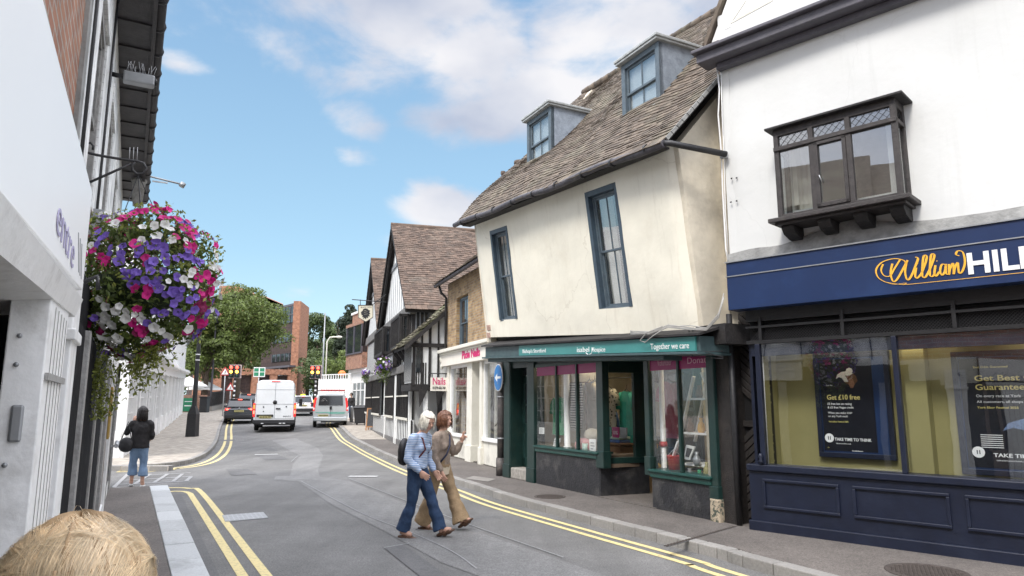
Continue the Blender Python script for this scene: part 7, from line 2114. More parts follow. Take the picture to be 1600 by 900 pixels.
def office():
 C = atY(459, 84); L1 = atY(404, 92); R1 = atY(473, 90)
 g = 1.4; zt = hz(477, 86)
 FL = Frame((L1.x, L1.y), (C.x, C.y)); l1 = (Vector((C.x, C.y)) - Vector((L1.x, L1.y))).length
 FR = Frame((C.x, C.y), (R1.x, R1.y)); l2 = (Vector((R1.x, R1.y)) - Vector((C.x, C.y))).length
 root = thing('office_building', 'modern orange brick office block with dark glass bands behind the traffic lights', 'building', tuple(C))
 bk_ = R1 - C; q_ = [Vector((v.x, v.y, g)) for v in (L1, C, R1, L1 + bk_)]; mb = MB(); mb.prism(q_, (0, 0, zt - .1 - g)); part(mb, 'clad_wall', M['brick_dark'], root)
 mb = MB(); mb.fbox(FR, .0, l2, -.6, .25, g, zt + .25); part(mb, 'brick_fin', M['brick_office'], root)
 mb = MB(); mb.prism([v + Vector((0, 0, zt - .1 - g)) for v in q_], (0, 0, .25)); part(mb, 'parapet', M['bargeboard'], root)
 for k, (ya, yb) in enumerate(((480, 505), (522, 534), (552, 564))):
  z1, z0 = hz(ya, 86), hz(yb, 86)
  a = l1 * (.22 if k == 0 else .35)
  mb = MB(); mb.fbox(FL, a, l1 - .5, 0, .08, z0, z1); w = part(mb, 'window_band', M['glassdark'], root)
  mb = MB(); n = 5
  for i in range(n + 1): u = a + (l1 - .5 - a) * i / n; mb.fbox(FL, u - .06, u + .06, .08, .14, z0, z1)
  if k == 0: mb.fbox(FL, a, l1 - .5, .08, .14, (z0 + z1) / 2 - .06, (z0 + z1) / 2 + .06)
  part(mb, 'mullion', M['bargeboard'], w)
 mb = MB(); mb.fbox(FL, 0, l1, 0, .5, g, g + 1.0); mb.fbox(FL, 0, l1, 0, .8, hz(575, 86), hz(572, 86)); part(mb, 'canopy', M['bargeboard'], root)
 for k in (.15, .4, .65, .9):
  mb = MB(); mb.fbox(FL, l1 * k - .2, l1 * k + .2, 0, .4, g, hz(575, 86)); part(mb, 'column', M['metal'] if k == .65 else M['brick_office'], root)
office()
def curved_block():
 root = thing('curved_brick_building', 'curved orange brick building showing above the big street tree', 'building', tuple(atY(375, 108)))
 pts = [(330, 116, 447), (345, 112, 446), (362, 109, 448), (378, 107, 456), (392, 107, 463), (402, 108, 463), (405, 112, 463)]
 mb = MB(); top = [];
 P_ = [atY(px, Y) for px, Y, _ in pts]; Z_ = [hz(y, Y) for _, Y, y in pts]
 for i in range(len(pts) - 1):
  a, b = P_[i], P_[i + 1]; back = Vector((0, 9, 0))
  mb.hexa([Vector((a.x, a.y, 1)), Vector((b.x, b.y, 1)), Vector((b.x, b.y, 1)) + back, Vector((a.x, a.y, 1)) + back,
     Vector((a.x, a.y, Z_[i])), Vector((b.x, b.y, Z_[i + 1])), Vector((b.x, b.y, Z_[i + 1])) + back, Vector((a.x, a.y, Z_[i])) + back])
 part(mb, 'wall', M['brick_office'], root)
 mb = MB(); F = Frame((P_[1].x, P_[1].y), (P_[3].x, P_[3].y))
 for k in (1.0, 3.2): mb.fbox(F, k, k + 1.1, -.2, .3, 14.2, 16)
 part(mb, 'window', M['glassdark'], root)
curved_block()
def low_wall():
 A = atY(300, 74); B = atY(452, 80)
 F = Frame((A.x, A.y), (B.x, B.y)); L_ = (Vector((B.x, B.y)) - Vector((A.x, A.y))).length
 root = thing('brick_arcade', 'low orange brick arcade behind the traffic lights under the tree', 'building', tuple(F.W(5, 0, 1.3)))
 mb = MB(); mb.fbox(F, 0, L_, -3, -.4, 1.2, 4.6); part(mb, 'back_wall', M['brick_dark'], root)
 u = 0
 while u < L_:
  mb = MB(); mb.fbox(F, u, u + .8, -.4, 0, 1.2, 4.7); part(mb, 'pier', M['brick_office'], root); u += 2.0
 mb = MB(); mb.fbox(F, 0, L_, -.4, .05, 4.7, 5.3); part(mb, 'parapet', M['brick_office'], root)
low_wall()
M['bark'] = mat('bark', (.10, .075, .055), .9, .3, 8, .6, 20)
M['foliage'] = mat('street_tree_leaf', (.115, .155, .036), .6, .35, .9, trans=.32, island=.45)
M['foliage_dark'] = mat('dark_tree_leaf', (.075, .11, .035), .6, .35, .7, trans=.25, island=.4)
M['foliage_conifer'] = mat('conifer_leaf', (.022, .036, .018), .7, .35, .7, trans=.15, island=.4)
def tree(name, label, base, h, rad, rz_, n, m, seed, leaf=.22, group=None, conic=False, cz=None, clumps=46):
 rnd = random.Random(seed); t = thing(name, label, 'tree', tuple(base), group=group); base = Vector(base)
 c = base + Vector((0, 0, cz if cz else h - rz_));
 mb = MB(); mb.tube([base, base + Vector((.1, 0, h * .3)), c], [rad * .09, rad * .07, rad * .03], 10)
 for k in range(9):
  a = rnd.uniform(0, 6.28); e = c + Vector((math.cos(a) * rad * .7, math.sin(a) * rad * .7, rnd.uniform(-.3, .6) * rz_)); s_ = base.lerp(c, rnd.uniform(.4, .9))
  mb.tube([s_, s_.lerp(e, .5) + Vector((0, 0, .2)), e], [rad * .035, rad * .02, .02], 6)
 part(mb, 'trunk', M['bark'], t)
 cl = []
 for k in range(clumps):
  d = Vector((rnd.gauss(0, 1), rnd.gauss(0, 1), rnd.gauss(0, 1))).normalized(); f = rnd.uniform(.45, .92)
  p = Vector((d.x * rad, d.y * rad, d.z * rz_)) * f
  if conic: q = (p.z + rz_) / (2 * rz_); p.x *= 1.15 - q * 1.0; p.y *= 1.15 - q * 1.0
  cl.append((c + p, rnd.uniform(.22, .36) * rad))
 mb = MB()
 for i in range(n):
  p0, r = rnd.choice(cl); d = Vector((rnd.gauss(0, 1), rnd.gauss(0, 1), rnd.gauss(0, 1))).normalized()
  if d.z < -.2 and rnd.random() < .5: d.z = -d.z
  p = p0 + Vector((d.x, d.y, d.z * .7)) * r * rnd.uniform(.75, 1.08)
  s_ = leaf * rnd.uniform(.6, 1.2)
  # leaves lie roughly flat to the clump skin, tilted at random
  nn = (d + Vector((rnd.gauss(0, .5), rnd.gauss(0, .5), rnd.gauss(0, .5)))).normalized(); x = nn.orthogonal().normalized(); x = Matrix.Rotation(rnd.uniform(0, 6.28), 3, nn) @ x; y = nn.cross(x)
  mb.add([p - x * s_ * .5, p + y * s_ * .32, p + x * s_ * .5, p - y * s_ * .32], [(0, 1, 2, 3)])
 part(mb, 'crown', M[m], t)
 return t
tree('street_tree', 'large round green street tree left of the office block', atY(367, 63), 11.2, 4.1, 3.9, 32000, 'foliage', 1, .25, cz=7.3, clumps=100)
tree('street_tree', 'smaller green tree directly behind the near lamp post on the left', atY(318, 60), 9.6, 2.6, 3.5, 12000, 'foliage', 2, .26, cz=5.8, clumps=40)
gr = 'trees at the end of the street'
tree('distant_tree', 'pale green tree just right of the office block', atY(492, 118), 16.2, 4.6, 7, 12000, 'foliage_dark', 3, .42, gr, clumps=60)
tree('distant_tree', 'low spreading tree behind the thin street lamp', atY(517, 112), 11.5, 4.2, 5.2, 9000, 'foliage_dark', 4, .42, gr, clumps=40)
tree('distant_conifer', 'tall dark conifer beside the red brick corner building', atY(541, 104), 15.2, 3.4, 7.4, 14000, 'foliage_conifer', 5, .34, gr, True, clumps=60)
tree('distant_tree', 'dark green tree behind the brick corner building and conifer', atY(565, 120), 15, 5, 6, 8000, 'foliage_conifer', 6, .45, gr, clumps=40)
tree('distant_tree', 'dark tree filling the gap behind the street tree and white shops', atY(295, 95), 9.5, 5, 4.4, 8000, 'foliage_dark', 7, .45, gr, clumps=40)
tree('distant_tree', 'dark leafy tree between the brick arcade and the office', atY(425, 100), 8, 4, 4, 5000, 'foliage_dark', 8, .45, gr, clumps=30)
tree('distant_tree', 'bushy low tree behind the white hoarding', atY(497, 84), 6.2, 3.4, 3, 6000, 'foliage_dark', 9, .3, gr, clumps=30)
tree('distant_tree', 'bushy yellowish tree above the right of the hoarding', atY(533, 80), 6.0, 3.2, 2.6, 6000, 'foliage', 10, .3, gr, clumps=30)
for i, (px, Y) in enumerate(((455, 170), (478, 180), (520, 165), (548, 175), (350, 190))):
 tree('distant_tree', ('faraway tree hidden behind the office block', 'faraway tree whose top shows between office and pale tree', 'faraway tree behind the thin street lamp', 'faraway tree behind the conifer', 'faraway tree behind the curved brick building')[i], atY(px, Y), 17, 8, 8, 4000, 'foliage_dark', 20 + i, .7, gr, clumps=40)
def hoarding():
 A = atY(497, 53); B = atY(556, 50)
 F = Frame((A.x, A.y), (B.x, B.y)); L_ = (Vector((B.x, B.y)) - Vector((A.x, A.y))).length; g = zf(52)
 z1 = hz(592, 51.5)
 t = thing('site_hoarding', 'white ribbed site hoarding with a rail on top beyond the silver van', 'hoarding', tuple(F.W(1.5, 0, g)))
 mb = MB(); mb.fbox(F, 0, L_, -.05, 0, g, z1); u = 0
 while u < L_: mb.fbox(F, u, u + .1, 0, .05, g, z1); u += .32
 part(mb, 'ribbed_panel', M['white'], t)
 mb = MB(); mb.fbox(F, 0, L_, -.03, .03, z1 + .3, z1 + .36); u = 0
 while u < L_ + .1: mb.fbox(F, u, u + .05, -.03, .03, z1, z1 + .3); u += .3
 part(mb, 'rail', M['white'], t)
 mb = MB(); mb.fbox(F, .2, L_ - .4, .3, .5, g + .35, g + .6); part(mb, 'red_barrier', M['cardred'], t)
 t2 = thing('site_beacon', 'orange site sign above the white hoarding', 'sign', tuple(F.W(.7, -1, g)))
 mb = MB(); mb.lathe(F.W(1.2, -1.2, z1 + .25), [(.0, 0), (.26, .06), (.3, .25), (.14, .42), (0, .44)], 12); part(mb, 'dome', M['orange'], t2)
 mb = MB(); mb.tube([F.W(1.2, -1.2, g), F.W(1.2, -1.2, z1 + .3)], .05, 8); part(mb, 'post', M['steel'], t2)
M['orange'] = mat('orange_plastic', (.75, .20, .03), .5, .1)
hoarding()
def cafe_corner():
 base = GH(300, 636, .12); Y = 58
 for i, (px, zt) in enumerate(((293, 588), (318, 592))):
  p = atY(px, Y + i * 3, .12); t = thing('parasol', ('white cafe parasol at the end of the white shop row', 'second white cafe parasol nearer the railings')[i], 'parasol', tuple(p), group='cafe parasols')
  top = hz(zt, Y);
  mb = MB(); n = 8; r = 1.55; vs = [Vector((p.x, p.y, top))];
  for k in range(n): a = k * 2 * math.pi / n; vs.append(Vector((p.x + r * math.cos(a), p.y + r * math.sin(a), top - .75)))
  low = [v - Vector((0, 0, .12)) for v in vs[1:]]
  mb.add(vs + low, [(0, 1 + k, 1 + (k + 1) % n) for k in range(n)] + [(1 + k, 1 + n + k, 1 + n + (k + 1) % n, 1 + (k + 1) % n) for k in range(n)]); part(mb, 'canopy', M['white'], t)
  mb = MB(); mb.tube([p, Vector((p.x, p.y, top))], .03, 8); part(mb, 'pole', M['metal'], t)
 A = atY(282, 56); B = atY(316, 57); F = Frame((A.x, A.y), (B.x, B.y)); g = zf(56)
 t = thing('low_brick_wall', 'low brick wall with a green banner below the parasols', 'wall', tuple(F.W(.5, 0, g)))
 mb = MB(); mb.fbox(F, 0, 2.0, -.3, 0, g, g + 1.5); part(mb, 'wall', M['brick_red'], t)
 mb = MB(); mb.fbox(F, .2, 1.1, 0, .04, g + .2, g + 1.25); bn = part(mb, 'banner', M['banner_green'], t)
 mb = MB(); mb.fbox(F, .3, .9, .04, .05, g + .95, g + 1.0); mb.fbox(F, .3, .8, .04, .05, g + .6, g + .68); part(mb, 'lettering', M['white'], bn)
 p = atY(320, 56, .12); t = thing('litter_bin', 'black square litter bin beside the low brick wall', 'bin', tuple(p))
 mb = MB(); mb.box((p.x - .3, p.y - .3, p.z), (p.x + .3, p.y + .3, p.z + 1.15)); part(mb, 'body', M['plastic_black'], t, bevel=.04)
 mb = MB(); mb.box((p.x - .34, p.y - .34, p.z + 1.15), (p.x + .34, p.y + .34, p.z + 1.25)); part(mb, 'lid', M['plastic_black'], t, bevel=.03)
 A = atY(330, 58); B = atY(352, 66); t = thing('railing', 'black iron railing on a low wall left of the traffic lights', 'railing', tuple(A))
 F = Frame((A.x, A.y), (B.x, B.y)); L_ = (Vector((B.x, B.y)) - Vector((A.x, A.y))).length
 mb = MB(); u = 0
 while u <= L_:
  y = F.W(u, 0, 0).y; mb.fbox(F, u, u + .04, -.02, .02, zf(y) + .5, zf(y) + 1.7); u += .22
 part(mb, 'bars', M['iron'], t)
 mb = MB(); k = 8
 for i in range(k):
  a, b = L_ * i / k, L_ * (i + 1) / k; za, zb = zf(F.W(a, 0, 0).y), zf(F.W(b, 0, 0).y)
  for h in (.55, 1.62): mb.bar(F.W(a, 0, za + h), F.W(b, 0, zb + h), .05, .05)
 part(mb, 'rail', M['iron'], t)
 mb = MB()
 for i in range(k):
  a, b = L_ * i / k, L_ * (i + 1) / k; za, zb = zf(F.W(a, 0, 0).y), zf(F.W(b, 0, 0).y)
  mb.hexa([F.W(a, .12, za - .1), F.W(b, .12, zb - .1), F.W(b, -.12, zb - .1), F.W(a, -.12, za - .1), F.W(a, .12, za + .5), F.W(b, .12, zb + .5), F.W(b, -.12, zb + .5), F.W(a, -.12, za + .5)])
 part(mb, 'plinth', M['slab'], t)
M['banner_green'] = mat('green_banner', (.02, .20, .10), .6, .1)
cafe_corner()
# ------------------------------------------------------------------ street furniture
def lamp_post(px, py, ytop, label, w=1.0, tall=None, H_=None):
 p = GH(px, py, .12); z = p.z;
 H = H_ or (hz(ytop, p.y) - z)
 t = thing('street_lamp', label, 'street lamp', tuple(p), group='black street lamps on the left pavement')
 if w >= 1:
  mb = MB(); s = .19; q = []
  mb.hexa([(p.x - s * 1.1, p.y - s * 1.1, z), (p.x + s * 1.1, p.y - s * 1.1, z), (p.x + s * 1.1, p.y + s * 1.1, z), (p.x - s * 1.1, p.y + s * 1.1, z),
     (p.x - s, p.y - s, z + .98), (p.x + s, p.y - s, z + .98), (p.x + s, p.y + s, z + .98), (p.x - s, p.y + s, z + .98)])
  mb.hexa([(p.x - s, p.y - s, z + .98), (p.x + s, p.y - s, z + .98), (p.x + s, p.y + s, z + .98), (p.x - s, p.y + s, z + .98),
     (p.x - .09, p.y - .09, z + 1.32), (p.x + .09, p.y - .09, z + 1.32), (p.x + .09, p.y + .09, z + 1.32), (p.x - .09, p.y + .09, z + 1.32)])
  part(mb, 'base', M['iron'], t, bevel=.01)
 mb = MB(); mb.lathe(p, [(.10 * w + .01, .0), (.10 * w, 1.4), (.075 * w + .01, H * .6), (.05 * w + .01, H)], 12); part(mb, 'column', M['iron'] if w >= 1 else M['bargeboard'], t)
 if w >= 1:
  mb = MB()
  for h in (3.3, 3.55): mb.lathe(p + Vector((0, 0, h)), [(.098, 0), (.098, .05)], 12)
  part(mb, 'white_band', M['white'], t)
 c = p + Vector((0, 0, H))
 mb = MB(); mb.lathe(c, [(.08, -.1), (.3, .0), (.34, .06), (.16, .12), (.20, .18)], 12); mb.lathe(c + Vector((0, 0, .62)), [(.24, 0), (.2, .12), (.05, .3), (.02, .5)], 12); part(mb, 'lantern_frame', M['iron'], t)
 mb = MB(); mb.lathe(c + Vector((0, 0, .18)), [(.15, 0), (.22, .44)], 8); part(mb, 'lantern_glass', M['glass_far'], t)
 return t
lamp_post(300, 682, 440, 'near black street lamp with a square base and white bands on the left pavement', 1.0, H_=6.6)
lamp_post(328, 641, 505, 'farther slender grey street lamp with a lantern in front of the tree', .9)
def traffic_light(px, Y, ytop, ybot, label):
 p = atY(px, Y, .1); z1, z0 = hz(ytop, Y), hz(ybot, Y); sc = Y / 1094.6
 t = thing('traffic_light', label, 'traffic light', tuple(p), group='traffic lights at the crossing')
 mb = MB(); mb.tube([p, Vector((p.x, p.y, z1))], .06, 8); part(mb, 'pole', M['iron'], t)
 for k, dx in enumerate((-.36, .02)):
  mb = MB(); mb.box((p.x + dx - .02, p.y - .10, z0), (p.x + dx + .36, p.y + .02, z1)); part(mb, 'backing_board', M['white_red'], t)
  mb = MB(); mb.box((p.x + dx + .02, p.y - .26, z0 + .04), (p.x + dx + .32, p.y - .10, z1 - .04)); hd = part(mb, 'signal_head', M['plastic_black'], t, bevel=.02)
  for j, (m, f) in enumerate((('lamp_red', .80), ('lamp_amber', .48), ('lamp_off', .17))):
   c = Vector((p.x + dx + .17, p.y - .26, z0 + (z1 - z0) * f)); mb = MB(); mb.lathe(c, [(.105, 0), (.08, .03), (.02, .045)], 12, axis=Vector((0, -1, 0))); part(mb, 'lens', M[m], hd)
   mb = MB(); mb.tube([c + Vector((-.12, -.01, .02)), c + Vector((-.08, -.12, .10)), c + Vector((.08, -.12, .10)), c + Vector((.12, -.01, .02))], .015, 5); part(mb, 'visor', M['plastic_black'], hd)
 mb = MB(); mb.box((p.x - .1, p.y - .1, p.z + 1.0), (p.x + .1, p.y + .1, p.z + 1.25)); part(mb, 'push_button_box', M['gold'], t)
 for k in range(5):
  mb = MB(); mb.lathe(p + Vector((0, 0, 1.5 + k * .3)), [(.066, 0), (.066, .12)], 8); part(mb, 'pale_band', M['white'], t)
M['white_red'] = mat('dull_white_border', (.55, .42, .40), .5, .1)
M['lamp_red'] = emat('lit_red_signal', (1, .05, .03), 4.0)
M['lamp_amber'] = emat('lit_amber_signal', (1, .42, .05), 4.0)
M['lamp_off'] = mat('unlit_signal', (.01, .04, .03), .3, .1)
traffic_light(365, 45, 570, 591, 'traffic light left of the vehicles with red and amber lit')
traffic_light(492, 47, 571, 592, 'traffic light between white van and silver van with red and amber lit')
def sign_on_post(px, Y, x0, x1, y0, y1, name, label, m, extra=None):
 p = atY(px, Y, .1); s = Y / 1094.6
 t = thing(name, label, 'sign', tuple(p))
 mb = MB(); mb.tube([p, Vector((p.x, p.y, hz(y0, Y)))], .04, 8); part(mb, 'post', M['steel'], t)
 X0, X1 = (x0 - 800) * s, (x1 - 800) * s
 mb = MB(); mb.box((X0, p.y - .09, hz(y1, Y)), (X1, p.y - .05, hz(y0, Y))); bd = part(mb, 'board', M[m], t, bevel=.005)
 return t, bd, X0, X1, p
t, bd, X0, X1, p = sign_on_post(402, 56, 394, 412, 574, 589, 'direction_sign', 'green and white direction sign right of the left traffic light', 'white')
mb = MB()
for a, b, c, d in ((.05, .45, .55, .92), (.55, .95, .55, .92), (.05, .45, .1, .48), (.55, .95, .1, .48)):
 mb.box((X0 + (X1 - X0) * a, p.y - .10, hz(589, 56) + (hz(574, 56) - hz(589, 56)) * c), (X0 + (X1 - X0) * b, p.y - .09, hz(589, 56) + (hz(574, 56) - hz(589, 56)) * d))
part(mb, 'green_panel', M['banner_green'], bd)
def triangle_sign(px, Y, yc, r, label, post=True):
 p = atY(px, Y, .1); z = hz(yc, Y)
 t = thing('warning_sign', label, 'sign', tuple(p), group='triangular warning signs')
 mb = MB(); mb.tube([p, Vector((p.x, p.y, z))], .035, 8); part(mb, 'post', M['steel'], t)
 for rr, m, o in ((r, 'cardred', 0), (r * .68, 'white', .012)):
  pts = [Vector((p.x + rr * math.cos(a), p.y - .05 - o, z + rr * math.sin(a))) for a in (math.pi / 2, math.pi * 7 / 6, math.pi * 11 / 6)]
  mb = MB(); mb.prism(pts, (0, -.01, 0)); b = part(mb, 'border' if m == 'cardred' else 'face', M[m], t)
 mb = MB(); mb.bar(Vector((p.x, p.y - .085, z - r * .2)), Vector((p.x + .05, p.y - .085, z + r * .3)), .07, .01); part(mb, 'symbol', M['black'], t)
triangle_sign(349, 50, 582, .42, 'triangular warning sign on a post left of the traffic light')
triangle_sign(359, 48, 606, .38, 'low triangular roadworks sign beside the left traffic light')
# tall plain mast and a curved street light beyond
p = atY(502, 60, .1); t = thing('grey_mast', 'tall thin plain grey mast rising behind the right traffic light', 'mast', tuple(p))
mb = MB(); mb.tube([p, Vector((p.x, p.y, hz(489, 60)))], [.09, .05], 8); part(mb, 'shaft', M['metal'], t)
mb = MB(); mb.lathe(p, [(.14, 0), (.14, .5), (.1, .6)], 10); part(mb, 'base', M['metal'], t)
p = atY(507, 66, .1); t = thing('curved_street_light', 'pale street light with a curved arm right of the grey mast', 'street lamp', tuple(p)); z = hz(527, 66)
mb = MB(); mb.tube([p, Vector((p.x, p.y, z - .4)), Vector((p.x + .25, p.y, z)), Vector((p.x + .9, p.y, z + .05))], .06, 8); part(mb, 'column', M['offwhite'], t)
mb = MB(); mb.ball(Vector((p.x + 1.1, p.y, z + .03)), .28, (1.2, .6, .4)); part(mb, 'head', M['offwhite'], t)
def right_furniture():
 # wheelie bin
 p = GH(563, 664, .12); t = thing('wheelie_bin', 'black wheelie bin outside the brick corner building', 'bin', tuple(p)); s = p.y / 1094.6
 w = .34
 mb = MB(); mb.hexa([(p.x - w * .8, p.y - .25, p.z + .1), (p.x + w * .8, p.y - .25, p.z + .1), (p.x + w * .8, p.y + .25, p.z + .1), (p.x - w * .8, p.y + .25, p.z + .1), (p.x - w, p.y - .33, p.z + .95), (p.x + w, p.y - .33, p.z + .95), (p.x + w, p.y + .33, p.z + .95), (p.x - w, p.y + .33, p.z + .95)]); part(mb, 'body', M['plastic_black'], t, bevel=.03)
 mb = MB(); mb.hexa([(p.x - w * 1.08, p.y - .38, p.z + .95), (p.x + w * 1.08, p.y - .38, p.z + .95), (p.x + w * 1.08, p.y + .36, p.z + .95), (p.x - w * 1.08, p.y + .36, p.z + .95), (p.x - w, p.y - .3, p.z + 1.03), (p.x + w, p.y - .3, p.z + 1.03), (p.x + w, p.y + .34, p.z + 1.10), (p.x - w, p.y + .34, p.z + 1.10)]); part(mb, 'lid', M['plastic_black'], t, bevel=.02)
 for x in (-.26, .26):
  mb = MB(); mb.lathe(p + Vector((x - .03, .3, .11)), [(.11, 0), (.11, .06)], 14, axis=Vector((1, 0, 0))); part(mb, 'wheel', M['rubber'], t)
 # bollards
 for px, py, lab in ((572, 664, 'slim grey bollard beside the wheelie bin'), (549, 660, 'pale bollard behind the silver van, nearest the corner building')):
  p = GH(px, py, .12); t = thing('bollard', lab, 'bollard', tuple(p), group='bollards on the right pavement')
  mb = MB(); mb.lathe(p, [(.11, 0), (.10, .85), (.11, .88)], 12); part(mb, 'post', M['metal'], t)
  mb = MB(); mb.lathe(p + Vector((0, 0, .88)), [(.11, 0), (.08, .06), (.02, .1)], 12); part(mb, 'cap', M['metal'], t)
 # chalk board
 p = GH(584, 672, .12); t = thing('a_board', 'wooden A-board with a dark chalk panel on the right pavement', 'A-board', tuple(p)); x = p.x
 for sgn in (-1, 1):
  mb = MB(); w, h = .36, 1.08; y0 = p.y + sgn * .30; y1 = p.y + sgn * .03
  for xx in (-w, w - .06): mb.hexa([(x + xx, y0 - .02, p.z), (x + xx + .06, y0 - .02, p.z), (x + xx + .06, y0 + .02, p.z), (x + xx, y0 + .02, p.z), (x + xx, y1 - .02, p.z + h), (x + xx + .06, y1 - .02, p.z + h), (x + xx + .06, y1 + .02, p.z + h), (x + xx, y1 + .02, p.z + h)])
  mb.box((x - w, min(y1, y1) - .022, p.z + h - .06), (x + w, y1 + .022, p.z + h + .01));
  k = .18; yk = y0 + (y1 - y0) * k / h; mb.box((x - w, yk - .022, p.z + k - .04), (x + w, yk + .022, p.z + k + .03))
  fr = part(mb, 'frame', M['sandwood'], t)
  mb = MB(); mb.hexa([(x - w + .06, yk - .008, p.z + k), (x + w - .06, yk - .008, p.z + k), (x + w - .06, yk + .008, p.z + k), (x - w + .06, yk + .008, p.z + k), (x - w + .06, y1 - .008, p.z + h - .05), (x + w - .06, y1 - .008, p.z + h - .05), (x + w - .06, y1 + .008, p.z + h - .05), (x - w + .06, y1 + .008, p.z + h - .05)]); part(mb, 'chalk_panel', M['slate'], t)
 # thin black post with a flower basket beside it
 p = GH(586, 673, .12); Y = p.y
 t = thing('flower_post', 'thin black post in front of the A-board carrying a flower basket', 'post', tuple(p)); z1 = hz(583, Y)
 mb = MB(); mb.tube([p, Vector((p.x, p.y, z1 + .1))], .04, 8); part(mb, 'shaft', M['iron'], t)
 mb = MB(); mb.tube([Vector((p.x - .75, p.y, z1)), Vector((p.x + .2, p.y, z1))], .025, 6); part(mb, 'arm', M['iron'], t)
 small_basket(Vector((p.x - .55, p.y, z1 - .1)), .20, 'pink and white flower basket left of the thin black post', 'small flower baskets up the street', 6)
 small_basket(Vector((p.x + .05, p.y - .1, z1 - .15)), .22, 'lilac and blue flower basket on the thin black post', 'small flower baskets up the street', 7)
 # pub sign: a shield-shaped board with a black lion's head
 Y = 29.0; X = lambda px: (px - 800) / 1094.6 * Y
 F = Frame((X(555), Y), (X(590), Y)); q = F.P([(560, 477), (583, 477), (583, 496), (572, 503), (560, 496)])
 t = thing('lion_sign', 'cream shield-shaped hanging sign with a black lion head on the timbered house', 'sign', tuple(F.W(q[1][0] + .3, 0, q[0][1])))
 mb = MB(); mb.fprism(F, q, -.03, .03); bd = part(mb, 'board', M['cream_sign'], t)
 mb = MB()
 for i in range(5): a, b = q[i], q[(i + 1) % 5]; mb.bar(F.W(a[0], .035, a[1]), F.W(b[0], .035, b[1]), .03, .02)
 part(mb, 'border', M['black'], bd)
 c = F.pix(572, 491); w = q[1][0] - q[0][0]
 lion = [(-.30, -.05), (-.34, .12), (-.22, .22), (-.20, .32), (-.05, .36), (.08, .34), (.18, .26), (.28, .22), (.22, .12), (.30, .02), (.20, -.02), (.27, -.14), (.14, -.12), (.16, -.26), (.05, -.20), (.0, -.34), (-.07, -.22), (-.16, -.30), (-.15, -.18), (-.26, -.18), (-.20, -.08)]
 mb = MB(); mb.fprism(F, [(c[0] + a * w, c[1] + b * w * 1.1) for a, b in lion], .031, .04); part(mb, 'lion_emblem', M['black'], bd)
 mb = MB()
 for a, b, e, f in ((-.12, .12, .1, .16), (-.1, -.02, .12, .02), (-.14, .22, .02, .26)): mb.bar(F.W(c[0] + a * w, .042, c[1] + b * w), F.W(c[0] + e * w, .042, c[1] + f * w), .02, .006)
 part(mb, 'mane_line', M['cream_sign'], bd)
 mb = MB(); text_mb(F, 'BLACK LION', c[0] - w * .36, q[0][1] - .12, .032, .09, .003, width=w * .72, mb=mb); part(mb, 'lettering', M['black'], bd)
 mb = MB(); a = F.pix(550, 468); b = F.pix(603, 472); mb.tube([F.W(a[0], 0, a[1]), F.W(b[0], 0, b[1])], .02, 6); mb.tube([F.W(*(lambda z: (z[0], 0, z[1]))(F.pix(563, 477))), F.W(*(lambda z: (z[0], 0, z[1]))(F.pix(563, 468)))], .015, 6); mb.tube([F.W(*(lambda z: (z[0], 0, z[1]))(F.pix(581, 477))), F.W(*(lambda z: (z[0], 0, z[1]))(F.pix(581, 469)))], .015, 6)
 mb.tube([F.W(*(lambda z: (z[0], 0, z[1]))(F.pix(581, 477))), F.W(*(lambda z: (z[0], 0, z[1]))(F.pix(603, 460)))], .015, 6); part(mb, 'bracket', M['iron'], t)
 # blue round sign on its pole by the green shop
 p = GH(783, 742, .12); Y = p.y - .15; t = thing('keep_left_sign', 'round blue sign with a white arrow on a dark pole beside the green shop', 'sign', (p.x, Y, .12))
 mb = MB(); mb.tube([Vector((p.x, Y, .12)), Vector((p.x, Y, 2.95))], .085, 12); mb.tube([Vector((p.x, Y, .12)), Vector((p.x, Y, .5))], .11, 12); part(mb, 'pole', M['pole_dirty'], t)
 mb = MB()
 for z in (.9, 1.8, 2.1): mb.tube([Vector((p.x, Y, z)), Vector((p.x, Y, z + .03))], .095, 12)
 part(mb, 'clamp', M['metal'], t)
 n = Vector((-.93, -.36, 0)).normalized(); c = Vector((p.x, Y, 0)) + n * .12; c.x = (779.5 - 800) / 1094.6 * c.y; c.z = hz(590, c.y)
 DF = Frame((c.x, c.y), (c.x - n.y, c.y + n.x))
 if DF.n.dot(Vector((n.x, n.y))) < 0: DF = Frame((c.x, c.y), (c.x + n.y, c.y - n.x))
 r = .30; k = 32
 mb = MB(); mb.fprism(DF, [(r * math.cos(i * 2 * math.pi / k) * .88, c.z + r * math.sin(i * 2 * math.pi / k)) for i in range(k)], .0, .02); d = part(mb, 'rim', M['white'], t)
 r = .28; mb = MB(); mb.fprism(DF, [(r * math.cos(i * 2 * math.pi / k) * .88, c.z + r * math.sin(i * 2 * math.pi / k)) for i in range(k)], .02, .026); part(mb, 'disc', M['sign_blue'], t)
 mb = MB(); mb.fprism(DF, [(.18, c.z + .025), (-.04, c.z + .025), (-.04, c.z + .09), (-.19, c.z), (-.04, c.z - .09), (-.04, c.z - .025), (.18, c.z - .025)], .026, .03); part(mb, 'arrow', M['white'], t)
M['sandwood'] = mat('varnished_pine', (.34, .17, .075), .6, .2, 12)
M['slate'] = mat('chalk_slate', (.035, .038, .042), .7, .4, 12)
M['cream_sign'] = mat('cream_sign_board', (.58, .54, .42), .5, .05)
M['pole_dirty'] = mat('dirty_pole_paint', (.055, .05, .05), .6, .3, 12, .2, 40, stain=(.16, .13, .11), stain_amt=.6, stain_scale=6)
M['sign_blue'] = mat('traffic_blue', (.015, .17, .46), .35, .03)
right_furniture()
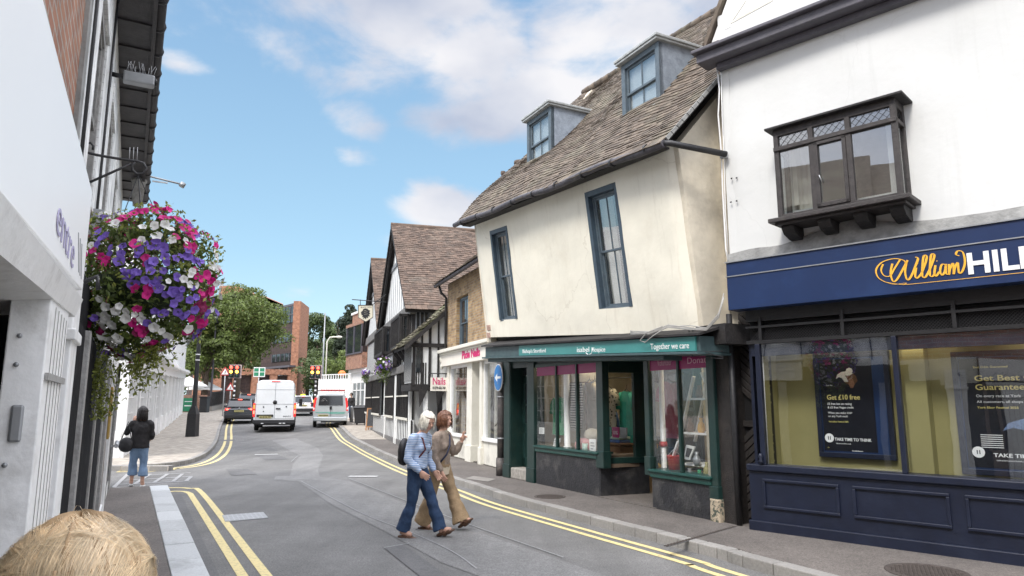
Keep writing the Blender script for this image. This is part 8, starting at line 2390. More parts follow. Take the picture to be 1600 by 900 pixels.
# ------------------------------------------------------------------ vehicles
M['van_white'] = mat('white_van_paint', (.78, .80, .81), .25, .02, 1.5, coat=.6, stain=(.55, .54, .5), stain_amt=.25, stain_scale=2, coord='obj')
M['car_grey'] = mat('dark_grey_car_paint', (.055, .06, .068), .25, .05, 2, coat=.8, metal=.4, coord='obj')
M['car_silver'] = mat('silver_van_paint', (.52, .55, .56), .28, .04, 2, coat=.8, metal=.35, coord='obj')
M['car_white'] = mat('white_car_paint', (.76, .77, .78), .25, .02, 2, coat=.8, coord='obj')
M['bumper'] = mat('black_bumper_plastic', (.022, .022, .024), .6, .1)
M['taillight'] = mat('red_tail_lens', (.35, .015, .02), .2, .1, emit=(1, .04, .03), estr=.35)
M['braking'] = emat('lit_brake_lamp', (1, .10, .06), 3.0)
M['indicator'] = mat('amber_lens', (.7, .25, .05), .2, .1, emit=(1, .35, .08), estr=.5)
M['plate'] = mat('yellow_number_plate', (.60, .53, .22), .4, .04)
M['carglass'] = mat('tinted_car_glass', (.02, .025, .03), .05, .2, 2, spec=.8)
M['rim'] = mat('alloy_wheel', (.35, .35, .36), .4, .1, metal=.6)
def ring(y, hb, hm, ht, z0, zm, z1, r):
 """cross-section, bottom left round to bottom right"""
 return [(-hb, y, z0), (-hm, y, z0 + (zm - z0) * .35), (-hm, y, zm), (-ht - (hm - ht) * .15, y, z1 - r), (-ht + r * .35, y, z1 - r * .25), (-ht + r * 1.3, y, z1),
   (0, y, z1 + .012), (ht - r * 1.3, y, z1), (ht - r * .35, y, z1 - r * .25), (ht + (hm - ht) * .15, y, z1 - r), (hm, y, zm), (hm, y, z0 + (zm - z0) * .35), (hb, y, z0)]
def loft(rings, closed_ends=True, smooth=True):
 mb = MB(); n = len(rings[0]); vs = [p for r in rings for p in r]; fs = []
 for i in range(len(rings) - 1):
  for j in range(n - 1): fs.append((i * n + j, i * n + j + 1, (i + 1) * n + j + 1, (i + 1) * n + j)[::-1])
  fs.append((i * n + n - 1, i * n, (i + 1) * n, (i + 1) * n + n - 1)[::-1])
 fs.append(tuple(range(n))); fs.append(tuple(range((len(rings) - 1) * n, len(rings) * n))[::-1])
 mb.add(vs, fs); return mb
def wheels(t, ys, hw, r, w=.2):
 for y in ys:
  for s in (-1, 1):
   c = Vector((s * (hw - w / 2), y, r)); ax = Vector((s, 0, 0))
   mb = MB(); mb.lathe(c - ax * w / 2, [(r * .6, 0), (r * .97, .01), (r, .04), (r, w - .04), (r * .97, w - .01), (r * .62, w)], 22, axis=ax); wh = mb.build('wheel', M['rubber'], t, world=False)
   mb = MB(); mb.lathe(c + ax * (w / 2 - .05), [(r * .6, 0), (r * .58, .035), (r * .15, .045), (r * .1, .055)], 16, axis=ax); mb.build('rim', M['rim'], wh, world=False)
def prt(mb, name, m, t, bevel=0.0): return mb.build(name, M[m], t, world=False, bevel=bevel)
def big_van(loc, rz):
 t = thing('white_van', 'tall white panel van seen from behind in the middle of the road', 'van', loc, rz)
 W2 = 1.0; L2 = 2.95; Hh = 2.52
 mb = loft([ring(-L2, W2 * .97, W2 * .985, W2 * .86, .42, 1.0, Hh - .03, .16), ring(-L2 + .08, W2 * .99, W2, W2 * .88, .40, 1.0, Hh, .18), ring(1.2, W2 * .99, W2, W2 * .88, .40, 1.0, Hh, .18),
    ring(1.75, W2, W2, W2 * .84, .40, 1.0, Hh - .2, .2), ring(2.35, W2 * .97, W2 * .98, W2 * .80, .40, .95, 1.35, .2), ring(2.95, W2 * .85, W2 * .88, W2 * .72, .40, .8, 1.05, .15)])
 prt(mb, 'body', 'van_white', t, bevel=.02)
 y = -L2 - .004
 mb = MB()
 for x in (-.90, 0, .90): mb.box((x - .008, y - .006, .62), (x + .008, y + .02, 2.36))
 for z in (.62, 1.33, 2.05): mb.box((-.9, y - .006, z - .006), (.9, y + .02, z + .006))
 d = prt(mb, 'door_seams', 'metal', t)
 mb = MB(); mb.box((-.84, y - .02, .70), (-.05, y + .01, .82)); mb.box((-.55, y - .012, .95), (-.5, y, 1.0)); prt(mb, 'plate_recess', 'bumper', t)
 mb = MB(); mb.box((-.72, y - .02, .64), (-.14, y - .004, .755)); pl = prt(mb, 'number_plate', 'plate', t)
 mb = MB()
 for k in range(7): mb.box((-.68 + k * .075, y - .023, .665), (-.63 + k * .075, y - .02, .73))
 prt(mb, 'plate_marks', 'black', pl)
 mb = MB(); mb.lathe((0, y, 1.42), [(.105, 0), (.10, .02), (.03, .03)], 18, axis=Vector((0, -1, 0))); prt(mb, 'badge', 'black', t)
 mb = MB(); mb.box((.06, y - .04, 1.08), (.27, y, 1.14)); mb.box((-.56, y - .02, 1.16), (-.50, y, 1.22)); mb.box((.52, y - .02, 1.18), (.58, y, 1.24)); prt(mb, 'door_handle', 'black', t, .008)
 F = Frame((0, y), (1, y)); mb = MB(); text_mb(F, 'MAN', .42, .70, .002, .09, .004, width=.36, bold=.03, mb=mb); prt(mb, 'lettering', 'metal', t)
 for s in (-1, 1):
  mb = MB(); mb.box((s * .97 - .055, y - .02, .70), (s * .97 + .055, y + .12, 1.38)); tl = prt(mb, 'tail_light', 'taillight', t, .02)
  mb = MB(); mb.box((s * .97 - .035, y - .026, 1.10), (s * .97 + .035, y - .015, 1.3)); prt(mb, 'lit_lamp', 'indicator', tl)
  mb = MB(); mb.box((s * .97 - .035, y - .026, .85), (s * .97 + .035, y - .015, 1.02)); prt(mb, 'brake_lamp', 'braking', tl)
  mb = MB(); mb.box((s * 1.0 - .05, y + .0, .42), (s * 1.0 + .03, y + .3, .74)); prt(mb, 'corner_trim', 'bumper', t, .02)
  mb = MB(); mb.bar(Vector((s * 1.0, 1.75, 1.35)), Vector((s * 1.2, 1.7, 1.4)), .06); mb.box((s * 1.22 - .09, 1.66, 1.2), (s * 1.22 + .09, 1.80, 1.62)); prt(mb, 'wing_mirror', 'bumper', t, .02)
 mb = MB(); mb.box((-1.0, y - .10, .36), (1.0, y + .25, .56)); mb.box((-.9, y - .03, .30), (.9, y + .2, .38)); prt(mb, 'rear_bumper', 'bumper', t, .03)
 mb = MB()
 for x in (-.55, .30, .48): mb.box((x - .06, y - .12, .37), (x + .06, y - .095, .41))
 prt(mb, 'reflector', 'van_white', t)
 mb = MB(); mb.box((-.2, y - .02, 2.44), (.2, y + .01, 2.48)); prt(mb, 'high_brake_light', 'taillight', t)
 mb = MB(); mb.box((-.98, -2.4, .32), (.98, 2.3, .46)); prt(mb, 'sill', 'bumper', t)
 wheels(t, (-1.85, 1.9), .98, .35, .22)
def mpv(loc, rz):
 t = thing('silver_van', 'silver crew van with a dark rear window on the right side of the road', 'van', loc, rz)
 W2 = .94; L2 = 2.4; Hh = 1.93
 mb = loft([ring(-L2, W2 * .93, W2 * .97, W2 * .76, .36, .95, Hh - .12, .2), ring(-L2 + .14, W2 * .98, W2, W2 * .80, .34, .95, Hh, .2), ring(.7, W2, W2, W2 * .80, .34, .95, Hh, .2), ring(1.25, W2, W2, W2 * .76, .34, .95, Hh - .25, .2), ring(1.85, W2 * .97, W2 * .98, W2 * .8, .34, .9, 1.12, .12), ring(2.4, W2 * .82, W2 * .85, W2 * .7, .34, .7, .88, .1)])
 prt(mb, 'body', 'car_silver', t, .02)
 y = -L2
 mb = MB(); mb.prism([Vector((-.66, y - .03, 1.20)), Vector((.66, y - .03, 1.20)), Vector((.62, y - .012, 1.72)), Vector((-.62, y - .012, 1.72))], (0, .02, 0)); g = prt(mb, 'rear_window', 'carglass', t)
 F = Frame((0, y - .03), (1, y - .03)); mb = MB()
 mb.bar(Vector((-.52, y - .035, 1.42)), Vector((-.36, y - .032, 1.60)), .025, .006); mb.bar(Vector((-.36, y - .032, 1.60)), Vector((-.20, y - .035, 1.42)), .025, .006); mb.bar(Vector((-.44, y - .035, 1.42)), Vector((-.36, y - .035, 1.50)), .02, .006); prt(mb, 'roof_logo', 'white', g)
 for s in (-1, 1):
  mb = MB(); mb.hexa([(s * .90 - .06, y - .03, .90), (s * .90 + .05, y - .03, .90), (s * .90 + .06, y + .12, .90), (s * .90 - .06, y + .12, .90), (s * .83 - .05, y - .02, 1.62), (s * .83 + .05, y - .02, 1.62), (s * .83 + .06, y + .12, 1.62), (s * .83 - .05, y + .12, 1.62)]); tl = prt(mb, 'tail_light', 'taillight', t, .015)
  mb = MB(); mb.box((s * .90 - .035, y - .04, .97), (s * .90 + .03, y - .02, 1.08)); prt(mb, 'reversing_lamp', 'white', tl)
  mb = MB(); mb.box((s * 1.02 - .08, 1.0, 1.1), (s * 1.02 + .08, 1.12, 1.35)); mb.bar(Vector((s * .9, 1.06, 1.15)), Vector((s * 1.0, 1.06, 1.2)), .05); prt(mb, 'wing_mirror', 'bumper', t, .02)
  mb = MB(); sx = s * .905; mb.prism([Vector((sx, -2.0, 1.15)), Vector((sx, .9, 1.15)), Vector((s * .83, .6, 1.66)), Vector((s * .80, -1.95, 1.70))], (s * .012, 0, 0)); prt(mb, 'side_window', 'carglass', t)
 mb = MB(); mb.box((-.005, y - .035, .55), (.005, y, 1.2)); mb.box((-.72, y - .03, .60), (.72, y - .01, .61)); prt(mb, 'door_seam', 'bumper', t)
 mb = MB(); mb.box((-.06, y - .05, .98), (.06, y - .01, 1.14)); prt(mb, 'handle', 'black', t, .01)
 mb = MB(); mb.box((-.66, y - .035, .60), (-.12, y - .02, .70)); pl = prt(mb, 'number_plate', 'plate', t)
 mb = MB()
 for k in range(7): mb.box((-.62 + k * .07, y - .038, .62), (-.57 + k * .07, y - .035, .685))
 prt(mb, 'plate_marks', 'black', pl)
 mb = MB(); mb.box((-.8, y - .032, .80), (.8, y - .028, .83)); mb.box((-.1, y - .032, .74), (.75, y - .028, .765)); prt(mb, 'green_stripe', 'mint', t)
 mb = MB(); mb.box((-.92, y - .10, .34), (.92, y + .2, .58)); prt(mb, 'rear_bumper', 'car_silver', t, .05)
 mb = MB(); mb.box((-.5, y - .06, .26), (.6, y + .2, .35)); prt(mb, 'tow_bar', 'bumper', t)
 for yy in (-1.2, .3):
  mb = MB(); mb.tube([(-.78, yy, Hh - .05), (-.78, yy, Hh + .1), (.78, yy, Hh + .1), (.78, yy, Hh - .05)], .02, 6); prt(mb, 'roof_rack', 'iron', t)
 mb = MB(); mb.box((-.6, -1.9, Hh + .08), (.75, -.2, Hh + .14)); prt(mb, 'red_ladder_load', 'cardred', t)
 wheels(t, (-1.6, 1.6), .92, .32)
def hatch(loc, rz, name, label, m, W2=.88, Hh=1.48, lit=True, L2=2.05, zb=.92):
 t = thing(name, label, 'car', loc, rz)
 mb = loft([ring(-L2, W2 * .84, W2 * .90, W2 * .80, .32, .6, zb - .10, .08), ring(-L2 + .12, W2 * .92, W2 * .97, W2 * .86, .26, .65, zb, .07), ring(-1.3, W2 * .97, W2, W2 * .9, .22, .65, zb + .02, .06), ring(.6, W2 * .97, W2, W2 * .9, .22, .65, zb + .0, .06), ring(1.2, W2 * .96, W2 * .98, W2 * .85, .22, .62, zb - .06, .1), ring(2.05, W2 * .78, W2 * .82, W2 * .7, .26, .5, .68, .1)])
 prt(mb, 'body', m, t, .02)
 def gr(y, hb, ht, z1): return [(-hb, y, zb - .06), (-hb + (hb - ht) * .8, y, z1 - .06), (-ht + .05, y, z1), (0, y, z1 + .015), (ht - .05, y, z1), (hb - (hb - ht) * .8, y, z1 - .06), (hb, y, zb - .06)]
 mb = loft([gr(-L2 + .10, W2 * .84, W2 * .80, zb + .04), gr(-L2 + .50, W2 * .86, W2 * .70, Hh - .06), gr(-1.1, W2 * .88, W2 * .70, Hh), gr(.0, W2 * .88, W2 * .70, Hh - .02), gr(1.15, W2 * .84, W2 * .78, zb + .02)])
 prt(mb, 'roof', m, t, .02)
 y0, y1 = -L2 + .11, -L2 + .46
 mb = MB(); mb.prism([Vector((-W2 * .72, y0 - .02, zb + .07)), Vector((W2 * .72, y0 - .02, zb + .07)), Vector((W2 * .62, y1 - .03, Hh - .13)), Vector((-W2 * .62, y1 - .03, Hh - .13))], (0, -.015, .006)); prt(mb, 'rear_window', 'carglass', t)
 mb = MB(); mb.box((-W2 * .64, -L2 + .38, Hh - .07), (W2 * .64, -L2 + .62, Hh - .03)); sp = prt(mb, 'spoiler', m, t, .015)
 mb = MB(); mb.box((-.12, -L2 + .37, Hh - .09), (.12, -L2 + .40, Hh - .06)); prt(mb, 'high_brake_light', 'braking' if lit else 'taillight', sp)
 for s in (-1, 1):
  mb = MB(); sx = s * W2 * .875; mb.prism([Vector((sx, -1.55, zb + .03)), Vector((sx, .8, zb + .03)), Vector((s * W2 * .74, .1, Hh - .1)), Vector((s * W2 * .74, -1.3, Hh - .1))], (s * .012, 0, 0)); prt(mb, 'side_window', 'carglass', t)
  mb = MB(); mb.hexa([(s * W2 * .72 - .17, -L2 + .0, zb - .16), (s * W2 * .72 + .17, -L2 + .06, zb - .16), (s * W2 * .72 + .17, -L2 + .3, zb - .16), (s * W2 * .72 - .17, -L2 + .2, zb - .16), (s * W2 * .72 - .15, -L2 + .04, zb - .01), (s * W2 * .72 + .16, -L2 + .08, zb - .01), (s * W2 * .72 + .16, -L2 + .3, zb - .01), (s * W2 * .72 - .15, -L2 + .2, zb - .01)]); tl = prt(mb, 'tail_light', 'taillight', t, .01)
  mb = MB(); mb.ball((s * W2 * .74, -L2 + .02, zb - .09), .055, (1.3, .5, 1)); prt(mb, 'brake_lamp', 'braking' if lit else 'taillight', tl)
  mb = MB(); mb.box((s * (W2 + .12) - .09, .68, zb + .0), (s * (W2 + .12) + .09, .82, zb + .16)); mb.bar(Vector((s * W2 * .9, .75, zb + .03)), Vector((s * (W2 + .05), .75, zb + .06)), .04); prt(mb, 'wing_mirror', m, t, .02)
 mb = MB(); mb.box((-.27, -L2 - .03, zb - .24), (.27, -L2 + .05, zb - .13)); pl = prt(mb, 'number_plate', 'plate', t)
 mb = MB()
 for k in range(7): mb.box((-.24 + k * .07, -L2 - .033, zb - .215), (-.19 + k * .07, -L2 - .03, zb - .155))
 prt(mb, 'plate_marks', 'black', pl)
 mb = MB(); mb.lathe((0, -L2 + .0, zb - .04), [(.06, 0), (.05, .03)], 14, axis=Vector((0, -1, 0))); prt(mb, 'badge', 'metal', t)
 mb = MB(); mb.box((-W2 * .86, -L2 - .05, .30), (W2 * .86, -L2 + .15, .52)); prt(mb, 'rear_bumper', 'bumper', t, .04)
 wheels(t, (-1.3, 1.3), W2 * .97, .32)
def vloc(px, Y): p = atY(px, Y); return (p.x, p.y, p.z)
hd = math.atan2(.30, .954)     # direction of the far road
p = atY(433, 38.0); big_van((p.x, p.y, p.z), hd * .95)
p = atY(516, 41.3); mpv((p.x, p.y, zf(41) - .02), .27)
p = atY(378, 44.5); hatch((p.x, p.y, p.z), hd * 1.0, 'dark_hatchback', 'dark grey hatchback with brake lights on, left of the white van', 'car_grey', .90, 1.50)
p = atY(390, 54.5); hatch((p.x, p.y, p.z), hd * 1.05, 'pale_estate_car', 'pale roofed dark car waiting ahead of the dark hatchback', 'car_grey', .92, 1.62, True, zb=1.0)
p = atY(388, 54.4);
p = atY(472, 54.5); hatch((p.x, p.y, p.z), hd * 1.1, 'white_hatchback', 'white hatchback half hidden behind the white van', 'car_white', .90, 1.46, False)
# ------------------------------------------------------------------ people
def smooth_obj(mb, name, m, parent, voxel=.012, sub=2, world=False, disp=None):
 me = mb.mesh(name, [m] if not isinstance(m, (list, tuple)) else m)
 o = bpy.data.objects.new(name, me); COL.objects.link(o)
 r = o.modifiers.new('r', 'REMESH'); r.mode = 'VOXEL'; r.voxel_size = voxel; r.use_smooth_shade = True
 s = o.modifiers.new('s', 'SMOOTH'); s.factor = .6; s.iterations = sub
 dg = bpy.context.evaluated_depsgraph_get(); dg.update()
 me2 = bpy.data.meshes.new_from_object(o.evaluated_get(dg)); bpy.data.objects.remove(o)
 if disp:
  for v in me2.vertices: v.co += disp(v.co, v.normal)
 me2.name = name
 me2.materials.clear(); me2.materials.append(m)
 for p in me2.polygons: p.use_smooth = True
 o = bpy.data.objects.new(name, me2); COL.objects.link(o); o.parent = parent; ROOTM[o] = ROOTM[parent]
 return o
def eloft(mb, st, n=20):
 """closed tube of elliptical sections: (centre, rx, ry, axis x, axis y)"""
 vs = []
 for c, rx, ry, X, Y in st:
  for j in range(n):
   a = 2 * math.pi * j / n; vs.append(Vector(c) + Vector(X) * rx * math.cos(a) + Vector(Y) * ry * math.sin(a))
 fs = []
 for i in range(len(st) - 1):
  for j in range(n): k = (j + 1) % n; fs.append((i * n + j, i * n + k, (i + 1) * n + k, (i + 1) * n + j))
 fs.append(tuple(range(n))[::-1]); fs.append(tuple((len(st) - 1) * n + j for j in range(n)))
 mb.add(vs, fs); return mb
def limb(mb, pts, rs, n=14, k=6):
 P_ = [Vector(p) for p in pts]; out = []; ro = []
 for i in range(len(P_) - 1):
  a = P_[max(i - 1, 0)]; b = P_[i]; c = P_[i + 1]; d = P_[min(i + 2, len(P_) - 1)]
  for j in range(k):
   t = j / k; out.append(b.lerp(c, t) * .7 + .3 * (.5 * (2 * b + (c - a) * t + (2 * a - 5 * b + 4 * c - d) * t * t + (3 * b - a - 3 * c + d) * t ** 3))); ro.append(rs[i] + (rs[i + 1] - rs[i]) * (t * t * (3 - 2 * t)))
 out.append(P_[-1]); ro.append(rs[-1]); mb.tube(out, ro, n); return mb
def head_into(mb, c, look, s=1.0):
 """skull, jaw, nose, ears about the centre; look = direction of the face"""
 f = Vector(look).normalized(); r = f.cross(Vector((0, 0, 1))).normalized(); u = r.cross(f)
 rot = Matrix((r, f, u)).transposed()
 P = lambda x, y, z: c + (r * x + f * y + u * z) * s
 mb.ball(P(0, -.005, .025), .092 * s, (.80, 1.0, .98), 20, 14, rot)
 mb.ball(P(0, .022, -.035), .07 * s, (.82, .92, 1.05), 16, 12, rot)
 mb.ball(P(0, .052, -.085), .026 * s, (1.1, .9, .8), 10, 8, rot)
 mb.tube([P(0, .083, .010), P(0, .104, -.025), P(0, .088, -.035)], [.008 * s, .013 * s, .011 * s], 8)
 mb.ball(P(0, .083, -.060), .018 * s, (1.3, .5, .5), 10, 6, rot)
 for q in (-1, 1):
  mb.ball(P(.078 * q, -.005, -.01), .024 * s, (.4, .8, 1.3), 10, 8, rot)
  mb.ball(P(.045 * q, .062, -.025), .022 * s, (1, .6, 1), 10, 8, rot)
  mb.tube([P(.05 * q, .075, .027), P(.02 * q, .086, .03)], .007 * s, 6)
 return P, rot
def face_parts(P, rot, parent, s=1.0, brow='hair_brown'):
 mb = MB()
 for q in (-1, 1): mb.ball(P(.030 * q, .078, .010), .0085 * s, (1.4, .5, .75), 8, 6, rot)
 mb.build('eyes', M['eye'], parent, world=False)
 mb = MB(); mb.tube([P(-.022, .083, -.058), P(0, .090, -.060), P(.022, .083, -.058)], .0045 * s, 6); mb.build('lips', M['lips'], parent, world=False)
 mb = MB()
 for q in (-1, 1): mb.tube([P(.014 * q, .085, .026), P(.045 * q, .074, .030)], .0035 * s, 5)
 mb.build('eyebrows', M[brow], parent, world=False)
def hand_into(mb, wrist, d, palm_n, curl=.35, pose=None, s=1.0):
 """palm and five bent fingers: d = pointing direction, palm_n = out of the palm"""
 d = Vector(d).normalized(); n = Vector(palm_n); n = (n - d * n.dot(d)).normalized(); x = d.cross(n)
 w = Vector(wrist)
 eloft(mb, [(w, .026 * s, .018 * s, x, n), (w + d * .03 * s, .036 * s, .016 * s, x, n), (w + d * .075 * s, .041 * s, .014 * s, x, n), (w + d * .085 * s, .036 * s, .010 * s, x, n)], 12)
 L_ = (.068, .078, .073, .056)
 for i in range(4):
  c = (pose[i] if pose else curl); o = (i - 1.5) * .019 * s
  b = w + d * .078 * s + x * o; dd = d.copy(); pts = [b - d * .02]; pts.append(b); spread = (i - 1.5) * (.10 if not pose else (.16 if c < .2 else .0)); dd = (dd + x * spread).normalized()
  for k in range(3):
   rot = Matrix.Rotation(-c * (.9 if k else .7), 3, x); ddn = rot @ dd
   if ddn.dot(n) < dd.dot(n) - 1e-6: ddn = Matrix.Rotation(c * (.9 if k else .7), 3, x) @ dd
   dd = ddn; b = b + dd * L_[i] * s * (.45, .32, .23)[k]; pts.append(b.copy())
  mb.tube(pts, [.0095 * s, .0095 * s, .009 * s, .0085 * s, .0065 * s], 8)
 b = w + d * .025 * s - x * .03 * s
 mb.tube([w + d * .015 * s - x * .01 * s, b, b + (d * .6 - x * .55 + n * .3).normalized() * .035 * s, b + (d * .85 - x * .3 + n * .5).normalized() * .062 * s], [.013 * s, .013 * s, .011 * s, .008 * s], 8)
M['eye'] = mat('eye_dark', (.03, .02, .015), .2, 0)
M['lips'] = mat('lips', (.36, .13, .11), .5, .05)
M['hair_white'] = mat('pale_blonde_hair', (.72, .68, .58), .5, .12, 30, .4, 60, vscale=(1, 1, .2), coord='obj')
M['hair_brown'] = mat('auburn_brown_hair', (.13, .05, .022), .45, .35, 40, .4, 60, coord='obj')
M['hair_dark'] = mat('near_black_hair', (.012, .009, .008), .45, .2, 40, .3, 60, coord='obj')
M['jeans'] = mat('dark_blue_denim', (.018, .042, .095), .85, .25, 7, .35, 30, coord='obj', stain=(.04, .08, .15), stain_amt=.4, stain_scale=4)
M['jeans_light'] = mat('pale_blue_denim', (.16, .24, .36), .85, .2, 7, .35, 30, coord='obj')
M['khaki'] = mat('tan_corduroy', (.30, .21, .12), .9, .15, 7, .4, 40, coord='obj')
M['cardigan'] = mat('taupe_wool', (.28, .22, .175), .9, .1, 12, .5, 50, coord='obj')
M['blouse'] = mat('cream_blouse', (.55, .47, .35), .85, .15, 10, .3, 40, coord='obj')
M['coat_black'] = mat('black_coat', (.014, .012, .013), .8, .3, 8, .4, 30, coord='obj')
M['leather'] = mat('brown_leather', (.10, .05, .028), .5, .3, 14, .2, coord='obj')
M['bag_black'] = mat('black_bag', (.015, .014, .016), .5, .3, 8, .2, coord='obj')
M['hivis'] = mat('hi_vis_yellow', (.55, .75, .03), .7, .1)
def stripemat():
 m, nt, N, L, P = newmat('blue_white_stripes')
 tc = N.new('ShaderNodeTexCoord'); sp = N.new('ShaderNodeSeparateXYZ'); L.new(tc.outputs['Object'], sp.inputs[0])
 n = N.new('ShaderNodeTexNoise'); n.inputs['Scale'].default_value = 3; L.new(tc.outputs['Object'], n.inputs['Vector'])
 a = N.new('ShaderNodeMath'); a.operation = 'MULTIPLY_ADD'; a.inputs[1].default_value = .03; L.new(n.outputs[0], a.inputs[0]); L.new(sp.outputs[2], a.inputs[2])
 b = N.new('ShaderNodeMath'); b.operation = 'MULTIPLY'; b.inputs[1].default_value = 2 * math.pi / .021; L.new(a.outputs[0], b.inputs[0])
 s = N.new('ShaderNodeMath'); s.operation = 'SINE'; L.new(b.outputs[0], s.inputs[0])
 r = N.new('ShaderNodeMapRange'); r.inputs['From Min'].default_value = -.1; r.inputs['From Max'].default_value = .5; L.new(s.outputs[0], r.inputs[0])
 mx = N.new('ShaderNodeMixRGB'); L.new(r.outputs[0], mx.inputs[0]); mx.inputs[1].default_value = (.48, .55, .65, 1); mx.inputs[2].default_value = (.17, .27, .48, 1)
 L.new(mx.outputs[0], P.inputs['Base Color']); P.inputs['Roughness'].default_value = .85
 return m
M['stripes'] = stripemat()
def folds(amp, fx=9, fz=14, seed=0):
 def f(co, n):
  v = mnoise.noise(Vector((co.x * fx + seed, co.y * fx, co.z * fz))) + .5 * mnoise.noise(Vector((co.x * fx * 2.3, co.y * fx * 2.3 + seed, co.z * fz * 1.4)))
  return n * v * amp
 return f
def person(label, loc, rz, J, top_m, leg_m, hair_m, voxel=.011, flare=.0, sleeve='long', look=(0, 1, 0), hair='bob', top_z=None, shoe='leather', hands=True, group=None, crop=.0, coat=False, wide=1.0):
 """J: joints in local metres (x = the person's right, y = ahead, z up)"""
 t = thing('person', label, 'person', loc, rz, group)
 V = {k: Vector(v) for k, v in J.items()}
 pel, che, nek, hc = V['pelvis'], V['chest'], V['neck'], V['head']
 sx = (V['sh_r'] - V['sh_l']).normalized(); fy = Vector((0, 0, 1)).cross(sx).normalized()
 X0 = Vector((1, 0, 0)); Y0 = Vector((0, 1, 0))
 # the body: one continuous skin
 b = MB()
 eloft(b, [(pel + Vector((0, 0, -.10)), .13, .09, X0, Y0), (pel, .155, .105, X0, Y0), (pel.lerp(che, .45), .115, .085, X0, Y0), (che, .145, .10, sx, fy), (che.lerp(nek, .7), .13, .07, sx, fy), (nek, .055, .05, sx, fy)])
 limb(b, [nek - Vector((0, 0, .03)), hc + Vector((0, 0, -.05))], [.055, .05])
 P, rot = head_into(b, hc, look)
 for s in ('l', 'r'):
  limb(b, [V['sh_' + s], V['el_' + s], V['wr_' + s]], [.048, .038, .025])
  limb(b, [V['hip_' + s], V['kn_' + s], V['an_' + s]], [.08, .055, .036])
  an = V['an_' + s]; td = V['toe_' + s] - an
  limb(b, [an + Vector((0, -.02, -.02)), an.lerp(V['toe_' + s], .6) + Vector((0, 0, -.01)), V['toe_' + s]], [.036, .036, .025])
  if hands: hand_into(b, V['wr_' + s], V.get('hd_' + s, V['wr_' + s] - V['el_' + s]), V.get('pn_' + s, Vector((0, 0, -1))), pose=J.get('pose_' + s))
 body = smooth_obj(b, 'body', M['skin'], t, voxel * .62 if hands else voxel, 1)
 face_parts(P, rot, t, brow=hair_m)
 # trousers
 b = MB(); w = wide
 eloft(b, [(pel + Vector((0, 0, -.12)), .14 * w, .105 * w, X0, Y0), (pel + Vector((0, 0, -.02)), .168 * w, .125 * w, X0, Y0), (pel + Vector((0, 0, .07)), .15 * w, .11 * w, X0, Y0)])
 for s in ('l', 'r'):
  hp, kn, an = V['hip_' + s], V['kn_' + s], V['an_' + s]
  hem = an.lerp(kn, crop + .02) + Vector((0, -.005, -.02 if not crop else 0))
  sh = (an - kn).normalized()
  limb(b, [hp + Vector((0, 0, .02)), hp.lerp(kn, .5), kn, kn.lerp(hem, .5), hem], [.102 * w, .088 * w, .066 * w + flare * .15, .062 * w + flare * .5, .060 * w + flare])
 smooth_obj(b, 'trousers', M[leg_m], t, voxel, 3, disp=folds(.017, 8, 9, 2))
 # top
 b = MB(); zb = pel + Vector((0, 0, top_z if top_z is not None else -.03))
 k = 1.0 if not coat else 1.08
 eloft(b, [(zb, .172 * k * w, .13 * k, X0, Y0), (pel.lerp(che, .25) if not coat else pel.lerp(che, .2), .158 * k, .122 * k, X0, Y0), (pel.lerp(che, .6), .148 * k, .115 * k, X0, Y0), (che, .168 * k, .128 * k, sx, fy), (che.lerp(nek, .55), .165 * k, .10 * k, sx, fy), (che.lerp(nek, .85), .10 * k, .075 * k, sx, fy), (nek, .066 * k, .062 * k, sx, fy)])
 if not coat:
  for q in (-1, 1): b.ball(che + sx * .07 * q + fy * .085 + Vector((0, 0, -.01)), .062, (1, .8, 1))
 for s in ('l', 'r'):
  q = V['sh_' + s]; e = V['wr_' + s]
  if sleeve != 'long': e = V['el_' + s].lerp(V['wr_' + s], .3)
  limb(b, [q.lerp(che.lerp(nek, .5), .35), q, V['el_' + s], V['el_' + s].lerp(e, .6), e], [.066 * k, .066 * k, .052 * k, .050 * k, .040 * k])
 top = smooth_obj(b, 'coat' if coat else 'top', M[top_m], t, voxel, 2, disp=folds(.013, 9, 13, 5))
 # shoes
 for s in ('l', 'r'):
  an, to = V['an_' + s], V['toe_' + s]
  b = MB(); d = (to - an); dh = Vector((d.x, d.y, 0)).normalized(); pitch = math.asin(max(-.9, min(.9, (d.z + .05) / max(d.length, .01))))
  base = Vector((an.x, an.y, an.z - .085)) - dh * .05; dd = (dh + Vector((0, 0, math.sin(pitch)))).normalized(); xx = dh.cross(Vector((0, 0, 1))); up = xx.cross(dd)
  eloft(b, [(base, .030, .018, xx, up), (base + dd * .05, .036, .024, xx, up), (base + dd * .14 + up * .0, .040, .022, xx, up), (base + dd * .20, .042, .018, xx, up), (base + dd * .245, .022, .012, xx, up)], 16)
  b.build('shoe', M[shoe], t, world=False)
  if shoe == 'leather':
   b = MB()
   for kk in (.11, .17): eloft(b, [(base + dd * (kk - .018), .046, .055 - kk * .12, xx, up), (base + dd * (kk + .018), .046, .052 - kk * .12, xx, up)], 14)
   b.build('sandal_strap', M['leather'], t, world=False)
 # hair
 f = Vector(look).normalized(); rr = f.cross(Vector((0, 0, 1))).normalized(); uu = rr.cross(f)
 b = MB(); vs = []; n, k = 40, 18
